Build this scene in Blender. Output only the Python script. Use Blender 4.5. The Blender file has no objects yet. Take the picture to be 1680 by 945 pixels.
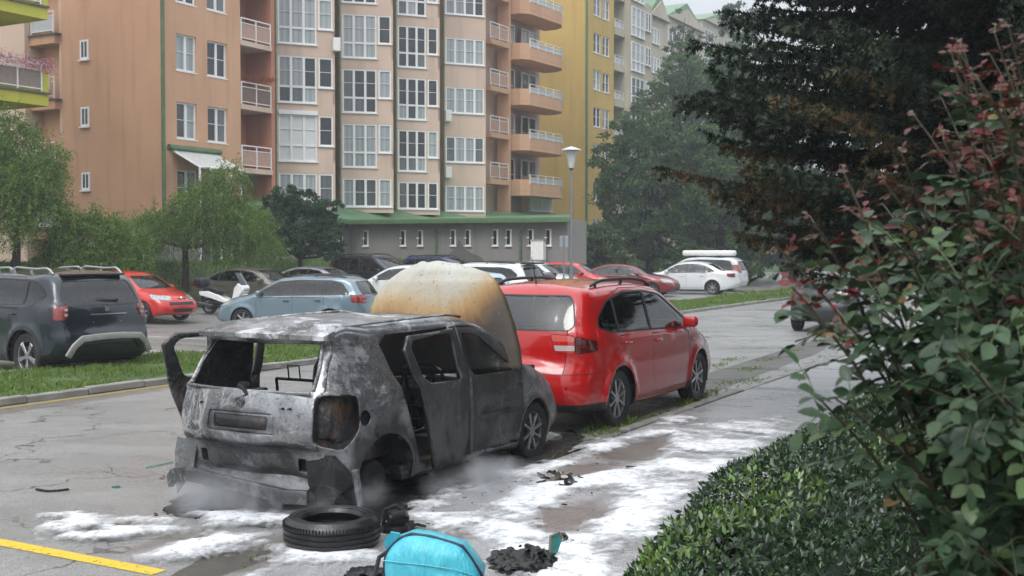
import bpy, bmesh, math, random
import numpy as np
from mathutils import Vector, Matrix, noise as mnoise
random.seed(7); rng = np.random.default_rng(7)
R_ = math.radians
SC = bpy.context.scene
COL = SC.collection

# ---------------------------------------------------------------- camera, sky, sun, exposure
CAMH = 1.98; FPX = 1900.0; HOR = 410.0
PITCH = math.atan((472.5 - HOR) / FPX)
cd = bpy.data.cameras.new('camera'); cam = bpy.data.objects.new('camera', cd); COL.objects.link(cam)
cam.location = (0, 0, CAMH); cam.rotation_euler = (math.pi/2 - PITCH, 0, 0)
cd.sensor_width = 36; cd.lens = FPX/1680*36; cd.clip_end = 2000; cd.clip_start = 0.05
cd.dof.use_dof = True; cd.dof.focus_distance = 10.5; cd.dof.aperture_fstop = 7.1
SC.camera = cam
SUN_EL, SUN_AZ = R_(52), R_(200)
w = bpy.data.worlds.new('World'); SC.world = w; w.use_nodes = True
nt = w.node_tree; nt.nodes.clear()
wo = nt.nodes.new('ShaderNodeOutputWorld'); bg = nt.nodes.new('ShaderNodeBackground')
sky = nt.nodes.new('ShaderNodeTexSky'); sky.sky_type = 'NISHITA'; sky.sun_disc = False
sky.sun_elevation = SUN_EL; sky.sun_rotation = SUN_AZ; sky.air_density = 1.0; sky.dust_density = 4.0
hs = nt.nodes.new('ShaderNodeHueSaturation'); hs.inputs['Saturation'].default_value = 0.22
mx = nt.nodes.new('ShaderNodeMix'); mx.data_type = 'RGBA'; mx.inputs[0].default_value = 0.55
mx.inputs[7].default_value = (9.0, 9.6, 10.2, 1)
nt.links.new(sky.outputs[0], hs.inputs['Color']); nt.links.new(hs.outputs[0], mx.inputs[6])
tc = nt.nodes.new('ShaderNodeTexCoord'); sxyz = nt.nodes.new('ShaderNodeSeparateXYZ'); nt.links.new(tc.outputs['Generated'], sxyz.inputs[0])
mr = nt.nodes.new('ShaderNodeMapRange'); mr.inputs[1].default_value = 0; mr.inputs[2].default_value = 1; mr.inputs[3].default_value = .34; mr.inputs[4].default_value = 1.75
nt.links.new(sxyz.outputs[2], mr.inputs[0])                       # an overcast sky is about three times brighter overhead than at the horizon
vm = nt.nodes.new('ShaderNodeVectorMath'); vm.operation = 'SCALE'; nt.links.new(mx.outputs[2], vm.inputs[0]); nt.links.new(mr.outputs[0], vm.inputs['Scale'])
nt.links.new(vm.outputs[0], bg.inputs[0]); nt.links.new(bg.outputs[0], wo.inputs[0])
bg.inputs[1].default_value = 0.10
ld = bpy.data.lights.new('sun', 'SUN'); ld.energy = 0.55; ld.angle = R_(25); ld.color = (1, .97, .93)
sun = bpy.data.objects.new('sun', ld); COL.objects.link(sun)
sd = Vector((math.sin(SUN_AZ)*math.cos(SUN_EL), math.cos(SUN_AZ)*math.cos(SUN_EL), math.sin(SUN_EL)))
sun.rotation_euler = sd.to_track_quat('Z', 'Y').to_euler(); sun.location = (0, -10, 40)
SC.view_settings.view_transform = 'Standard'; SC.view_settings.look = 'None'
SC.view_settings.exposure = 0.95; SC.view_settings.gamma = 1
SC.render.engine = 'CYCLES'
SC.cycles.max_bounces = 6; SC.cycles.transparent_max_bounces = 12; SC.cycles.diffuse_bounces = 3
SC.cycles.volume_bounces = 0; SC.cycles.volume_step_rate = 1.0
SC.cycles.use_denoising = True
SC.cycles.sample_clamp_indirect = 4

# ---------------------------------------------------------------- places
TH = R_(29.0)
U = Vector((math.sin(TH), math.cos(TH), 0)); N = Vector((math.cos(TH), -math.sin(TH), 0))
YAWU = math.atan2(U.y, U.x)
def ST(s, t, z=0): return U*s + N*t + Vector((0, 0, z))
def ray(px, py):
    x = (px-840)/FPX; z = -(py-472.5)/FPX
    f = Vector((0, math.cos(PITCH), -math.sin(PITCH))); up = Vector((0, math.sin(PITCH), math.cos(PITCH)))
    return f + up*z + Vector((x, 0, 0))
def G(px, py, z=0):
    r = ray(px, py); k = (z-CAMH)/r.z; return Vector((r.x*k, r.y*k, z))
def PY(px, py, Y):
    r = ray(px, py); k = Y/r.y; return Vector((r.x*k, Y, CAMH+r.z*k))
def to_st(p): return (p.x*U.x+p.y*U.y, p.x*N.x+p.y*N.y)
def wall_s(px, t):                      # along-street coordinate where a sight line meets the wall plane at offset t
    r = (px-840)/FPX
    # (s*Ux + t*Nx) = r*(s*Uy + t*Ny)
    return t*(r*N.y-N.x)/(U.x-r*U.y)

# ---------------------------------------------------------------- object helpers
def setp(o, label=None, cat=None, group=None, kind=None):
    if label: o['label'] = label
    if cat: o['category'] = cat
    if group: o['group'] = group
    if kind: o['kind'] = kind
    return o
def empty(name, loc, yaw=0, label=None, cat=None, group=None):
    o = bpy.data.objects.new(name, None); COL.objects.link(o); o.location = loc; o.rotation_euler = (0, 0, yaw)
    o.empty_display_size = .1
    return setp(o, label, cat, group)
def link(name, me, mat, parent=None):
    o = bpy.data.objects.new(name, me); COL.objects.link(o)
    for m in (mat if isinstance(mat, (list, tuple)) else [mat]):
        me.materials.append(m)
    if parent: o.parent = parent
    return o
def np_mesh(name, V, F, smooth=False):
    V = np.asarray(V, dtype=np.float32); F = np.asarray(F, dtype=np.int32); k = F.shape[1]
    me = bpy.data.meshes.new(name); me.vertices.add(len(V)); me.vertices.foreach_set('co', V.ravel())
    me.loops.add(F.size); me.loops.foreach_set('vertex_index', F.ravel())
    me.polygons.add(len(F)); me.polygons.foreach_set('loop_start', np.arange(0, F.size, k, dtype=np.int32))
    me.polygons.foreach_set('loop_total', np.full(len(F), k, dtype=np.int32))
    if smooth: me.polygons.foreach_set('use_smooth', np.ones(len(F), dtype=bool))
    me.update(calc_edges=True); return me
def rot_to(axis):
    return Vector(axis).normalized().to_track_quat('Z', 'Y').to_matrix().to_4x4()

class MB:
    def __init__(s): s.bm = bmesh.new()
    def box(s, c, size, bevel=0, rot=None, seg=2):
        r = bmesh.ops.create_cube(s.bm, size=1.0); vs = r['verts']
        M = Matrix.Translation(c) @ (rot.to_4x4() if rot else Matrix()) @ Matrix.Diagonal((*size, 1))
        bmesh.ops.transform(s.bm, matrix=M, verts=vs)
        if bevel:
            es = list({e for v in vs for e in v.link_edges})
            bmesh.ops.bevel(s.bm, geom=es, offset=bevel, segments=seg, affect='EDGES', profile=.5)
        return s
    def b2(s, x0, x1, y0, y1, z0, z1, bevel=0):
        return s.box(((x0+x1)/2, (y0+y1)/2, (z0+z1)/2), (abs(x1-x0), abs(y1-y0), abs(z1-z0)), bevel)
    def cyl(s, p0, p1, r0, r1=None, n=12, caps=True):
        p0 = Vector(p0); p1 = Vector(p1); r1 = r0 if r1 is None else r1; d = p1-p0
        if d.length < 1e-6: return s
        bmesh.ops.create_cone(s.bm, cap_ends=caps, segments=n, radius1=r0, radius2=r1, depth=d.length,
                              matrix=Matrix.Translation((p0+p1)/2) @ rot_to(d))
        return s
    def tube(s, pts, rad, n=8, caps=True):
        pts = [Vector(p) for p in pts]
        if not isinstance(rad, (list, tuple)): rad = [rad]*len(pts)
        rings = []; ref = None
        for i, p in enumerate(pts):
            t = (pts[min(i+1, len(pts)-1)] - pts[max(i-1, 0)])
            t = t.normalized() if t.length > 1e-9 else Vector((0, 0, 1))
            if ref is None: ref = t.orthogonal().normalized()
            a = (ref - t*ref.dot(t))
            a = a.normalized() if a.length > 1e-6 else t.orthogonal().normalized()
            ref = a; b = t.cross(a)
            rings.append([s.bm.verts.new(p + (a*math.cos(2*math.pi*k/n) + b*math.sin(2*math.pi*k/n))*rad[i]) for k in range(n)])
        for i in range(len(rings)-1):
            for k in range(n):
                s.bm.faces.new((rings[i][k], rings[i][(k+1) % n], rings[i+1][(k+1) % n], rings[i+1][k]))
        if caps:
            for r in (rings[0][::-1], rings[-1]):
                try: s.bm.faces.new(r)
                except ValueError: pass
        return s
    def lathe(s, prof, M=None, n=32, closed=False):
        M = M or Matrix(); rings = []
        for r, h in prof:
            rings.append([s.bm.verts.new(M @ Vector((r*math.cos(2*math.pi*k/n), r*math.sin(2*math.pi*k/n), h))) for k in range(n)])
        m = len(rings)
        for i in range(m if closed else m-1):
            a, b = rings[i], rings[(i+1) % m]
            for k in range(n): s.bm.faces.new((a[k], a[(k+1) % n], b[(k+1) % n], b[k]))
        return s
    def poly(s, pts, thick=None):
        vs = [s.bm.verts.new(Vector(p)) for p in pts]; f = s.bm.faces.new(vs)
        if thick is not None:
            r = bmesh.ops.extrude_face_region(s.bm, geom=[f])
            bmesh.ops.translate(s.bm, verts=[v for v in r['geom'] if isinstance(v, bmesh.types.BMVert)], vec=Vector(thick))
        return s
    def build(s, name, mat, parent=None, smooth=False, label=None, angle=None):
        bmesh.ops.recalc_face_normals(s.bm, faces=s.bm.faces)
        me = bpy.data.meshes.new(name); s.bm.to_mesh(me); s.bm.free()
        if smooth:
            me.polygons.foreach_set('use_smooth', np.ones(len(me.polygons), dtype=bool))
            me.set_sharp_from_angle(angle=R_(angle or 35))
        o = link(name, me, mat, parent)
        if label: o['label'] = label
        return o

# ---------------------------------------------------------------- materials
_m = {}
class NT:
    def __init__(s, name):
        s.m = bpy.data.materials.new(name); s.m.use_nodes = True; s.t = s.m.node_tree; s.b = s.t.nodes['Principled BSDF']
        s._co = None
    def n(s, typ, **kw):
        x = s.t.nodes.new(typ)
        for k, v in kw.items(): setattr(x, k, v)
        return x
    def l(s, a, b): s.t.links.new(a, b)
    def co(s, kind='Object'):
        if s._co is None: s._co = s.n('ShaderNodeTexCoord')
        return s._co.outputs[kind]
    def noise(s, scale, detail=4, rough=.55, kind='Object', stretch=None, dist=0):
        x = s.n('ShaderNodeTexNoise'); x.inputs['Scale'].default_value = scale; x.inputs['Detail'].default_value = detail
        x.inputs['Roughness'].default_value = rough; x.inputs['Distortion'].default_value = dist
        src = s.co(kind)
        if stretch:
            mp = s.n('ShaderNodeMapping'); mp.inputs['Scale'].default_value = stretch; s.l(src, mp.inputs[0]); src = mp.outputs[0]
        s.l(src, x.inputs['Vector']); return x.outputs['Fac']
    def ramp(s, fac, stops):
        r = s.n('ShaderNodeValToRGB'); e = r.color_ramp.elements
        while len(e) < len(stops): e.new(.5)
        for i, (p, c) in enumerate(stops):
            e[i].position = p; e[i].color = (*c, 1) if isinstance(c, (tuple, list)) else (c, c, c, 1)
        s.l(fac, r.inputs[0]); return r.outputs[0]
    def mix(s, fac, a, b, mode='MIX'):
        x = s.n('ShaderNodeMix', data_type='RGBA', blend_type=mode)
        for sock, v in ((x.inputs[0], fac), (x.inputs[6], a), (x.inputs[7], b)):
            if isinstance(v, (int, float)): sock.default_value = v if sock == x.inputs[0] else (v, v, v, 1)
            elif isinstance(v, (tuple, list)): sock.default_value = (*v[:3], 1)
            else: s.l(v, sock)
        return x.outputs[2]
    def math(s, op, a, b=0, clamp=False):
        x = s.n('ShaderNodeMath', operation=op, use_clamp=clamp)
        for i, v in enumerate((a, b)):
            if isinstance(v, (int, float)): x.inputs[i].default_value = v
            else: s.l(v, x.inputs[i])
        return x.outputs[0]
    def bump(s, h, strength=.3, dist=.01):
        x = s.n('ShaderNodeBump'); x.inputs['Strength'].default_value = strength; x.inputs['Distance'].default_value = dist
        s.l(h, x.inputs['Height']); s.l(x.outputs[0], s.b.inputs['Normal']); return x
    def set(s, **kw):
        for k, v in kw.items():
            i = s.b.inputs[k.replace('_', ' ')]
            if isinstance(v, bpy.types.NodeSocket): s.l(v, i)
            elif isinstance(v, (tuple, list)): i.default_value = (*v[:3], 1)
            else: i.default_value = v
        return s

def mat(name, col, rough=.6, metal=0, var=.12, scale=8, bump=0, bscale=60, coat=0, spec=.5):
    if name in _m: return _m[name]
    t = NT(name)
    a = tuple(c*(1-var) for c in col); b = tuple(min(1, c*(1+var)) for c in col)
    t.set(Base_Color=t.ramp(t.noise(scale), [(.3, a), (.7, b)]), Roughness=rough, Metallic=metal, Coat_Weight=coat)
    t.b.inputs['Specular IOR Level'].default_value = spec
    if bump: t.bump(t.noise(bscale, 3), bump, .01)
    _m[name] = t.m; return t.m

def m_paint(name, col, metal=.0, rough=.28, flake=.0):
    if name in _m: return _m[name]
    t = NT(name)
    dirt = t.ramp(t.noise(2.2, 6), [(.35, .0), (.75, .25)])
    c = t.mix(dirt, col, tuple(x*.8+.012 for x in col))
    geo = t.n('ShaderNodeNewGeometry')
    c = t.mix(geo.outputs['Backfacing'], c, (.012, .012, .013))
    fr = t.math('SUBTRACT', 1, geo.outputs['Backfacing'])
    t.set(Base_Color=c, Metallic=t.math('MULTIPLY', fr, metal), Roughness=t.math('ADD', t.math('MULTIPLY', geo.outputs['Backfacing'], .7), rough, True), Coat_Weight=fr, Coat_Roughness=.06)
    t.l(t.math('MULTIPLY', fr, .25), t.b.inputs['Specular IOR Level'])
    vo = t.n('ShaderNodeTexVoronoi'); vo.inputs['Scale'].default_value = 70; t.l(t.co(), vo.inputs['Vector'])
    dr = t.ramp(vo.outputs['Distance'], [(.12, 1.0), (.28, 0.0)])
    bp = t.n('ShaderNodeBump'); bp.inputs['Strength'].default_value = .22; bp.inputs['Distance'].default_value = .003
    t.l(dr, bp.inputs['Height']); t.l(bp.outputs[0], t.b.inputs['Coat Normal'])
    _m[name] = t.m; return t.m

def m_glass(name, tint=(.5, .58, .56), refl=1.0, ior=1.6):
    if name in _m: return _m[name]
    t = NT(name); out = t.t.nodes['Material Output']
    tr = t.n('ShaderNodeBsdfTransparent'); tr.inputs[0].default_value = (*tint, 1)
    gl = t.n('ShaderNodeBsdfGlossy'); gl.inputs['Roughness'].default_value = .04; gl.inputs[0].default_value = (refl, refl, refl, 1)
    lw = t.n('ShaderNodeFresnel'); lw.inputs[0].default_value = ior
    ms = t.n('ShaderNodeMixShader'); t.l(lw.outputs[0], ms.inputs[0]); t.l(tr.outputs[0], ms.inputs[1]); t.l(gl.outputs[0], ms.inputs[2])
    t.l(ms.outputs[0], out.inputs[0]); _m[name] = t.m; return t.m

def m_leaf(name, cols, rough=.55, trans=.38, spec=.3):
    """leaf colour varies leaf by leaf through the random attribute 'tint'"""
    if name in _m: return _m[name]
    t = NT(name); at = t.n('ShaderNodeAttribute'); at.attribute_name = 'tint'
    n = len(cols); c = t.ramp(at.outputs['Fac'], [((i+.5)/n, cc) for i, cc in enumerate(cols)])
    t.set(Base_Color=c, Roughness=rough); t.b.inputs['Specular IOR Level'].default_value = spec
    out = t.t.nodes['Material Output']
    tl = t.n('ShaderNodeBsdfTranslucent'); t.l(c, tl.inputs[0])
    ms = t.n('ShaderNodeMixShader'); ms.inputs[0].default_value = trans
    t.l(t.b.outputs[0], ms.inputs[1]); t.l(tl.outputs[0], ms.inputs[2]); t.l(ms.outputs[0], out.inputs[0])
    _m[name] = t.m; return t.m
BLACK = mat('black_plastic', (.012, .012, .013), .45, bump=.1)
RUBBER = mat('rubber', (.014, .014, .015), .55, bump=.25, bscale=40)
CHROME = mat('bright_metal', (.6, .6, .6), .2, 1, .05)
WHITE = mat('white_plastic', (.75, .75, .73), .4, 0, .06)
# ---------------------------------------------------------------- ground
KERB = -4.98; SW = .035; HEDGE_T = -2.45
def m_asphalt(name, base, wet=.5, tintc=(1, .98, .95), crack=True, dirt=()):
    t = NT(name); k = 'Generated'
    g = t.n('ShaderNodeNewGeometry'); pos = g.outputs['Position']
    def nz(sc, det=5, rg=.6, dist=0, st=None):
        x = t.n('ShaderNodeTexNoise'); x.inputs['Scale'].default_value = sc; x.inputs['Detail'].default_value = det
        x.inputs['Roughness'].default_value = rg; x.inputs['Distortion'].default_value = dist
        if st:
            mp = t.n('ShaderNodeMapping'); mp.inputs['Rotation'].default_value = (0, 0, -YAWU); mp.inputs['Scale'].default_value = st
            t.l(pos, mp.inputs[0]); t.l(mp.outputs[0], x.inputs['Vector'])
        else: t.l(pos, x.inputs['Vector'])
        return x.outputs['Fac']
    big = nz(.35, 6, .6, .6); grain = nz(95, 2, .7); streak = nz(.8, 6, .62, .5, (.6, 1.3, 1)); mid = nz(5, 6, .65)
    c = t.ramp(big, [(.3, tuple(base*.72*q for q in tintc)), (.7, tuple(base*1.2*q for q in tintc))])
    c = t.mix(t.ramp(mid, [(.35, .0), (.75, .55)]), c, tuple(base*.70*q for q in (1, .97, .94)))
    c = t.mix(t.ramp(grain, [(.42, .0), (.62, .65)]), c, tuple(base*1.7*q for q in tintc))
    vo = t.n('ShaderNodeTexVoronoi', feature='F1'); vo.inputs['Scale'].default_value = 130; t.l(pos, vo.inputs['Vector'])
    c = t.mix(t.ramp(vo.outputs['Color'], [(.25, .7), (.5, 0.0)]), c, base*.35)
    c = t.mix(t.ramp(nz(.55, 5, .6, 1.5), [(.60, 0), (.63, .42)]), c, base*.55)
    if crack:
        vc = t.n('ShaderNodeTexVoronoi', feature='DISTANCE_TO_EDGE'); vc.inputs['Scale'].default_value = .55
        ad = t.n('ShaderNodeVectorMath', operation='ADD'); nn = t.n('ShaderNodeTexNoise'); nn.inputs['Scale'].default_value = 2.5
        nn.inputs['Detail'].default_value = 6
        t.l(pos, nn.inputs['Vector']); t.l(pos, ad.inputs[0]); t.l(nn.outputs['Color'], ad.inputs[1]); t.l(ad.outputs[0], vc.inputs['Vector'])
        ck = t.ramp(vc.outputs['Distance'], [(.004, .9), (.014, 0)])
        c = t.mix(t.math('MULTIPLY', ck, t.ramp(big, [(.42, 0), (.5, 1)])), c, base*.2)
    for px, py, rx, ry, am in dirt:                    # muddy gravel left on the surface
        c0 = G(px, py); rs, rt = rx, ry; mp = t.n('ShaderNodeMapping', vector_type='TEXTURE'); mp.inputs['Location'].default_value = c0; mp.inputs['Rotation'].default_value = (0, 0, YAWU); mp.inputs['Scale'].default_value = (rs, rt, 50)
        t.l(pos, mp.inputs[0]); ln = t.n('ShaderNodeVectorMath', operation='LENGTH'); t.l(mp.outputs[0], ln.inputs[0])
        v = t.math('ADD', ln.outputs['Value'], t.math('MULTIPLY', t.math('SUBTRACT', nz(2.2, 8, .7), .5), 1.8)); k9 = t.ramp(v, [(.6, am), (1.0, 0)])
        c = t.mix(k9, c, t.mix(t.ramp(nz(60, 4, .75), [(.42, 0), (.6, 1)]), (.055, .040, .028), (.17, .145, .12)))
    r = t.ramp(streak, [(.32, .16 + .1*(1-wet)), (.5, .36), (.7, .55)])
    t.set(Base_Color=c, Roughness=r); t.b.inputs['Specular IOR Level'].default_value = .55
    t.bump(grain, .35, .006)
    return t.m
M_ROAD = m_asphalt('wet_asphalt', .225, tintc=(1, .985, .965), dirt=[(700, 880, .5, .3, .6), (380, 925, .5, .3, .8), (150, 868, .5, .15, .6), (290, 880, .5, .12, .6), (560, 870, 1.2, .5, .6), (60, 668, 3.0, .22, .7), (230, 640, 3.0, .22, .7)])
M_LOT = m_asphalt('worn_lot_asphalt', .19, tintc=(1, .96, .92))
DIRT = [(1045, 742, .9, .35, .85), (940, 780, .9, .3, .8), (930, 850, .7, .35, .8), (1090, 720, .5, .2, .7), (1000, 890, .5, .3, .5), (700, 880, .5, .3, .6), (380, 925, .5, .3, .8), (150, 868, .5, .15, .6), (300, 880, .5, .12, .6)]
M_WALK = m_asphalt('wet_pavement', .30, wet=1, tintc=(.98, .98, 1.0), crack=False, dirt=DIRT)
M_SOIL = mat('soil', (.05, .04, .028), .9, 0, .35, 3, .5, 30)
M_GRASSG = mat('grass_ground', (.045, .085, .022), .9, 0, .35, 1.2, .6, 25)
M_KERB = mat('kerb_concrete', (.2, .195, .18), .7, 0, .3, 3, .4, 50)

def kz(s): return sm(9.5, 13, s)
def lotz(s, t): return -.17*sm(-15.6, -18.5, t)*sm(-27.5, -23, t)*sm(40, 30, s)*sm(8, 14, s)
def strip(name, s0, s1, t0, t1, z, m, ns=2, nt_=2, hf=None):
    V = []; F = []
    for i in range(ns):
        for j in range(nt_):
            s = s0+(s1-s0)*i/(ns-1); t = t0+(t1-t0)*j/(nt_-1)
            V.append(tuple(ST(s, t, z + (hf(s, t) if hf else 0))))
    for i in range(ns-1):
        for j in range(nt_-1):
            a = i*nt_+j; F.append((a, a+nt_, a+nt_+1, a+1))
    o = link(name, np_mesh(name, V, F, True), m); setp(o, kind='structure'); return o
def sm(a, b, x):
    x = max(0, min(1, (x-a)/(b-a))); return x*x*(3-2*x)
def bank(s, t):                              # the lawn climbs to the foot of the flats
    t0 = -28.2 - 1.9*sm(24, 36, s); wd = 3.2-1.9*sm(24, 36, s)
    h = 1.45*sm(t0, t0-wd, t)
    return (h + .05*mnoise.noise(Vector((s*.5, t*.5, 0))))*sm(t0+.1, t0-.3, t) - .06*(1-sm(t0+.1, t0-.1, t))
g = MB(); g.poly([(-500, -60, -.3), (500, -60, -.3), (500, 700, -.3), (-500, 700, -.3)])
setp(g.build('ground', M_SOIL), kind='structure')
o = strip('road', -30, 160, -12.75, KERB, .0, M_ROAD, 60, 4)
o = strip('parking_lot', -30, 110, -32, -15.5, .0, M_LOT, 120, 30, lotz)
setp(strip('pavement', -10, 120, KERB+.07, HEDGE_T+.4, 0, M_WALK, 200, 4, lambda s, t: .006+(SW-.006)*kz(s)+.004*mnoise.noise(Vector((s, t, 0)))), kind='structure')
strip('lawn_bank', -40, 125, -75, -27.9, .0, M_GRASSG, 120, 40, bank)
strip('lawn', -8, 120, HEDGE_T+.2, 60, .02, M_SOIL, 30, 8)
def verge_h(s, t): return .10 + .07*mnoise.noise(Vector((s*.8, t*.8, 3)))
strip('grass_verge', -30, 120, -15.4, -12.85, .0, M_GRASSG, 220, 14, verge_h)

def kerb_run(name, s0, s1, t, w, z, label):
    r = random.Random(3); mb = MB(); s = s0
    while s < s1:
        L = 1.0
        c = ST(s+L/2, t+r.uniform(-.012, .012), z/2+r.uniform(-.012, .008))
        mb.box(c, (L-.012, w, z), .012, Matrix.Rotation(YAWU+r.uniform(-.008, .008), 3, 'Z'), 1); s += L
    o = mb.build(name, M_KERB); setp(o, label, 'kerb'); return o
kerb_run('kerb', 11.5, 60, KERB, .13, .05, 'worn concrete kerb between the wet pavement and the parked red car')
kerb_run('kerb', -8, 70, -12.78, .15, .10, 'old concrete kerb edging the green verge along the road')
kerb_run('kerb', -8, 70, -15.5, .12, .11, 'kerb between the green verge and the car park')

# painted lines
def m_line(name, col):
    t = NT(name); g = t.n('ShaderNodeNewGeometry')
    x = t.n('ShaderNodeTexNoise'); x.inputs['Scale'].default_value = 22; x.inputs['Detail'].default_value = 8; x.inputs['Roughness'].default_value = .7
    t.l(g.outputs['Position'], x.inputs['Vector'])
    wv = t.ramp(x.outputs['Fac'], [(.36, .0), (.44, 1.0)])
    t.set(Base_Color=t.mix(t.ramp(x.outputs['Fac'], [(.4, 0), (.62, .5)]), col, tuple(c*.6 for c in col)), Roughness=.5, Alpha=wv)
    return t.m
M_YEL = m_line('yellow_paint', (.66, .47, .035)); M_WL = m_line('white_paint', (.5, .5, .48))
def line(name, a, b, w, z, m, kind='structure'):
    a = Vector(a); b = Vector(b); d = (b-a).normalized(); q = Vector((-d.y, d.x, 0))*w/2; n = 30
    V = []; F = []
    for i in range(n+1):
        p = a.lerp(b, i/n); V += [tuple(p+q+Vector((0, 0, z))), tuple(p-q+Vector((0, 0, z)))]
    for i in range(n): F.append((2*i, 2*i+1, 2*i+3, 2*i+2))
    o = link(name, np_mesh(name, V, F), m); o['kind'] = kind; return o
A = G(265, 941); sA, tA = to_st(A)
line('road_marking', ST(sA, tA-.02), ST(sA+.05, -9.8), .125, .004, M_YEL)
line('road_marking', ST(sA-3.2, tA-.02), ST(sA-3.2, -9.8), .125, .004, M_YEL)
line('road_marking', ST(6, -12.55), ST(13.5, -12.57), .11, .004, m_line('faded_yellow_paint', (.34, .25, .05)))
for k in range(9):
    line('road_marking', ST(11+k*2.7, -16.2), ST(11+k*2.7, -20.6), .1, .004, M_WL)
# ---------------------------------------------------------------- vehicle body kit
def catmull(P, step):
    out = []; n = len(P)
    for i in range(n):
        p0, p1, p2, p3 = (np.array(P[(i+k) % n], float) for k in (-1, 0, 1, 2))
        L = np.linalg.norm((p2-p1)[:2]); m = max(1, int(round(L/step)))
        # tangents limited by the chord so tight corners stay tight
        def tan(a, b, c):
            la = np.linalg.norm((b-a)[:2])+1e-6; lc = np.linalg.norm((c-b)[:2])+1e-6
            return ((b-a)/la*lc + (c-b)/lc*la)/(la+lc)
        t1 = tan(p0, p1, p2)*L; t2 = tan(p1, p2, p3)*L
        for k in range(m):
            u = k/m; h1 = 2*u**3-3*u*u+1; h2 = u**3-2*u*u+u; h3 = -2*u**3+3*u*u; h4 = u**3-u*u
            out.append(h1*p1+h2*t1+h3*p2+h4*t2)
    return np.array(out)
def clip(poly, axis, val, keep_gt):
    out = []
    for i in range(len(poly)):
        a, b = poly[i], poly[(i+1) % len(poly)]
        ia = (a[axis] >= val) == keep_gt; ib = (b[axis] >= val) == keep_gt
        if ia: out.append(a)
        if ia != ib:
            k = (val-a[axis])/(b[axis]-a[axis]); out.append(tuple(a[j]+(b[j]-a[j])*k for j in (0, 1)))
    return out
def grow(poly, d):
    c = np.mean(poly, 0); n = len(poly); area = sum(poly[i][0]*poly[(i+1) % n][1]-poly[(i+1) % n][0]*poly[i][1] for i in range(n))
    sgn = 1 if area > 0 else -1; out = []
    def off(a, b):
        dx, dy = b[0]-a[0], b[1]-a[1]; L = math.hypot(dx, dy)+1e-9; return (dy/L*d*sgn, -dx/L*d*sgn), (dx, dy)
    for i in range(n):
        a, b, c2 = poly[i-1], poly[i], poly[(i+1) % n]
        o1, d1 = off(a, b); o2, d2 = off(b, c2)
        p = (a[0]+o1[0], a[1]+o1[1]); q = (b[0]+o2[0], b[1]+o2[1]); den = d1[0]*d2[1]-d1[1]*d2[0]
        if abs(den) < 1e-7: out.append((b[0]+o1[0], b[1]+o1[1])); continue
        t = ((q[0]-p[0])*d2[1]-(q[1]-p[1])*d2[0])/den; out.append((p[0]+d1[0]*t, p[1]+d1[1]*t))
    return out
def rnd(poly, r, k=2):
    """round the corners of a convex polygon"""
    out = []; n = len(poly)
    for i in range(n):
        a, b, c = (np.array(poly[(i+j) % n], float) for j in (-1, 0, 1))
        la = np.linalg.norm(a-b); lc = np.linalg.norm(c-b); rr = min(r, la*.45, lc*.45)
        p = b+(a-b)/la*rr; q = b+(c-b)/lc*rr
        for j in range(k+1):
            u = j/k; out.append(tuple((1-u)**2*p+2*u*(1-u)*b+u*u*q))
    return out

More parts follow.
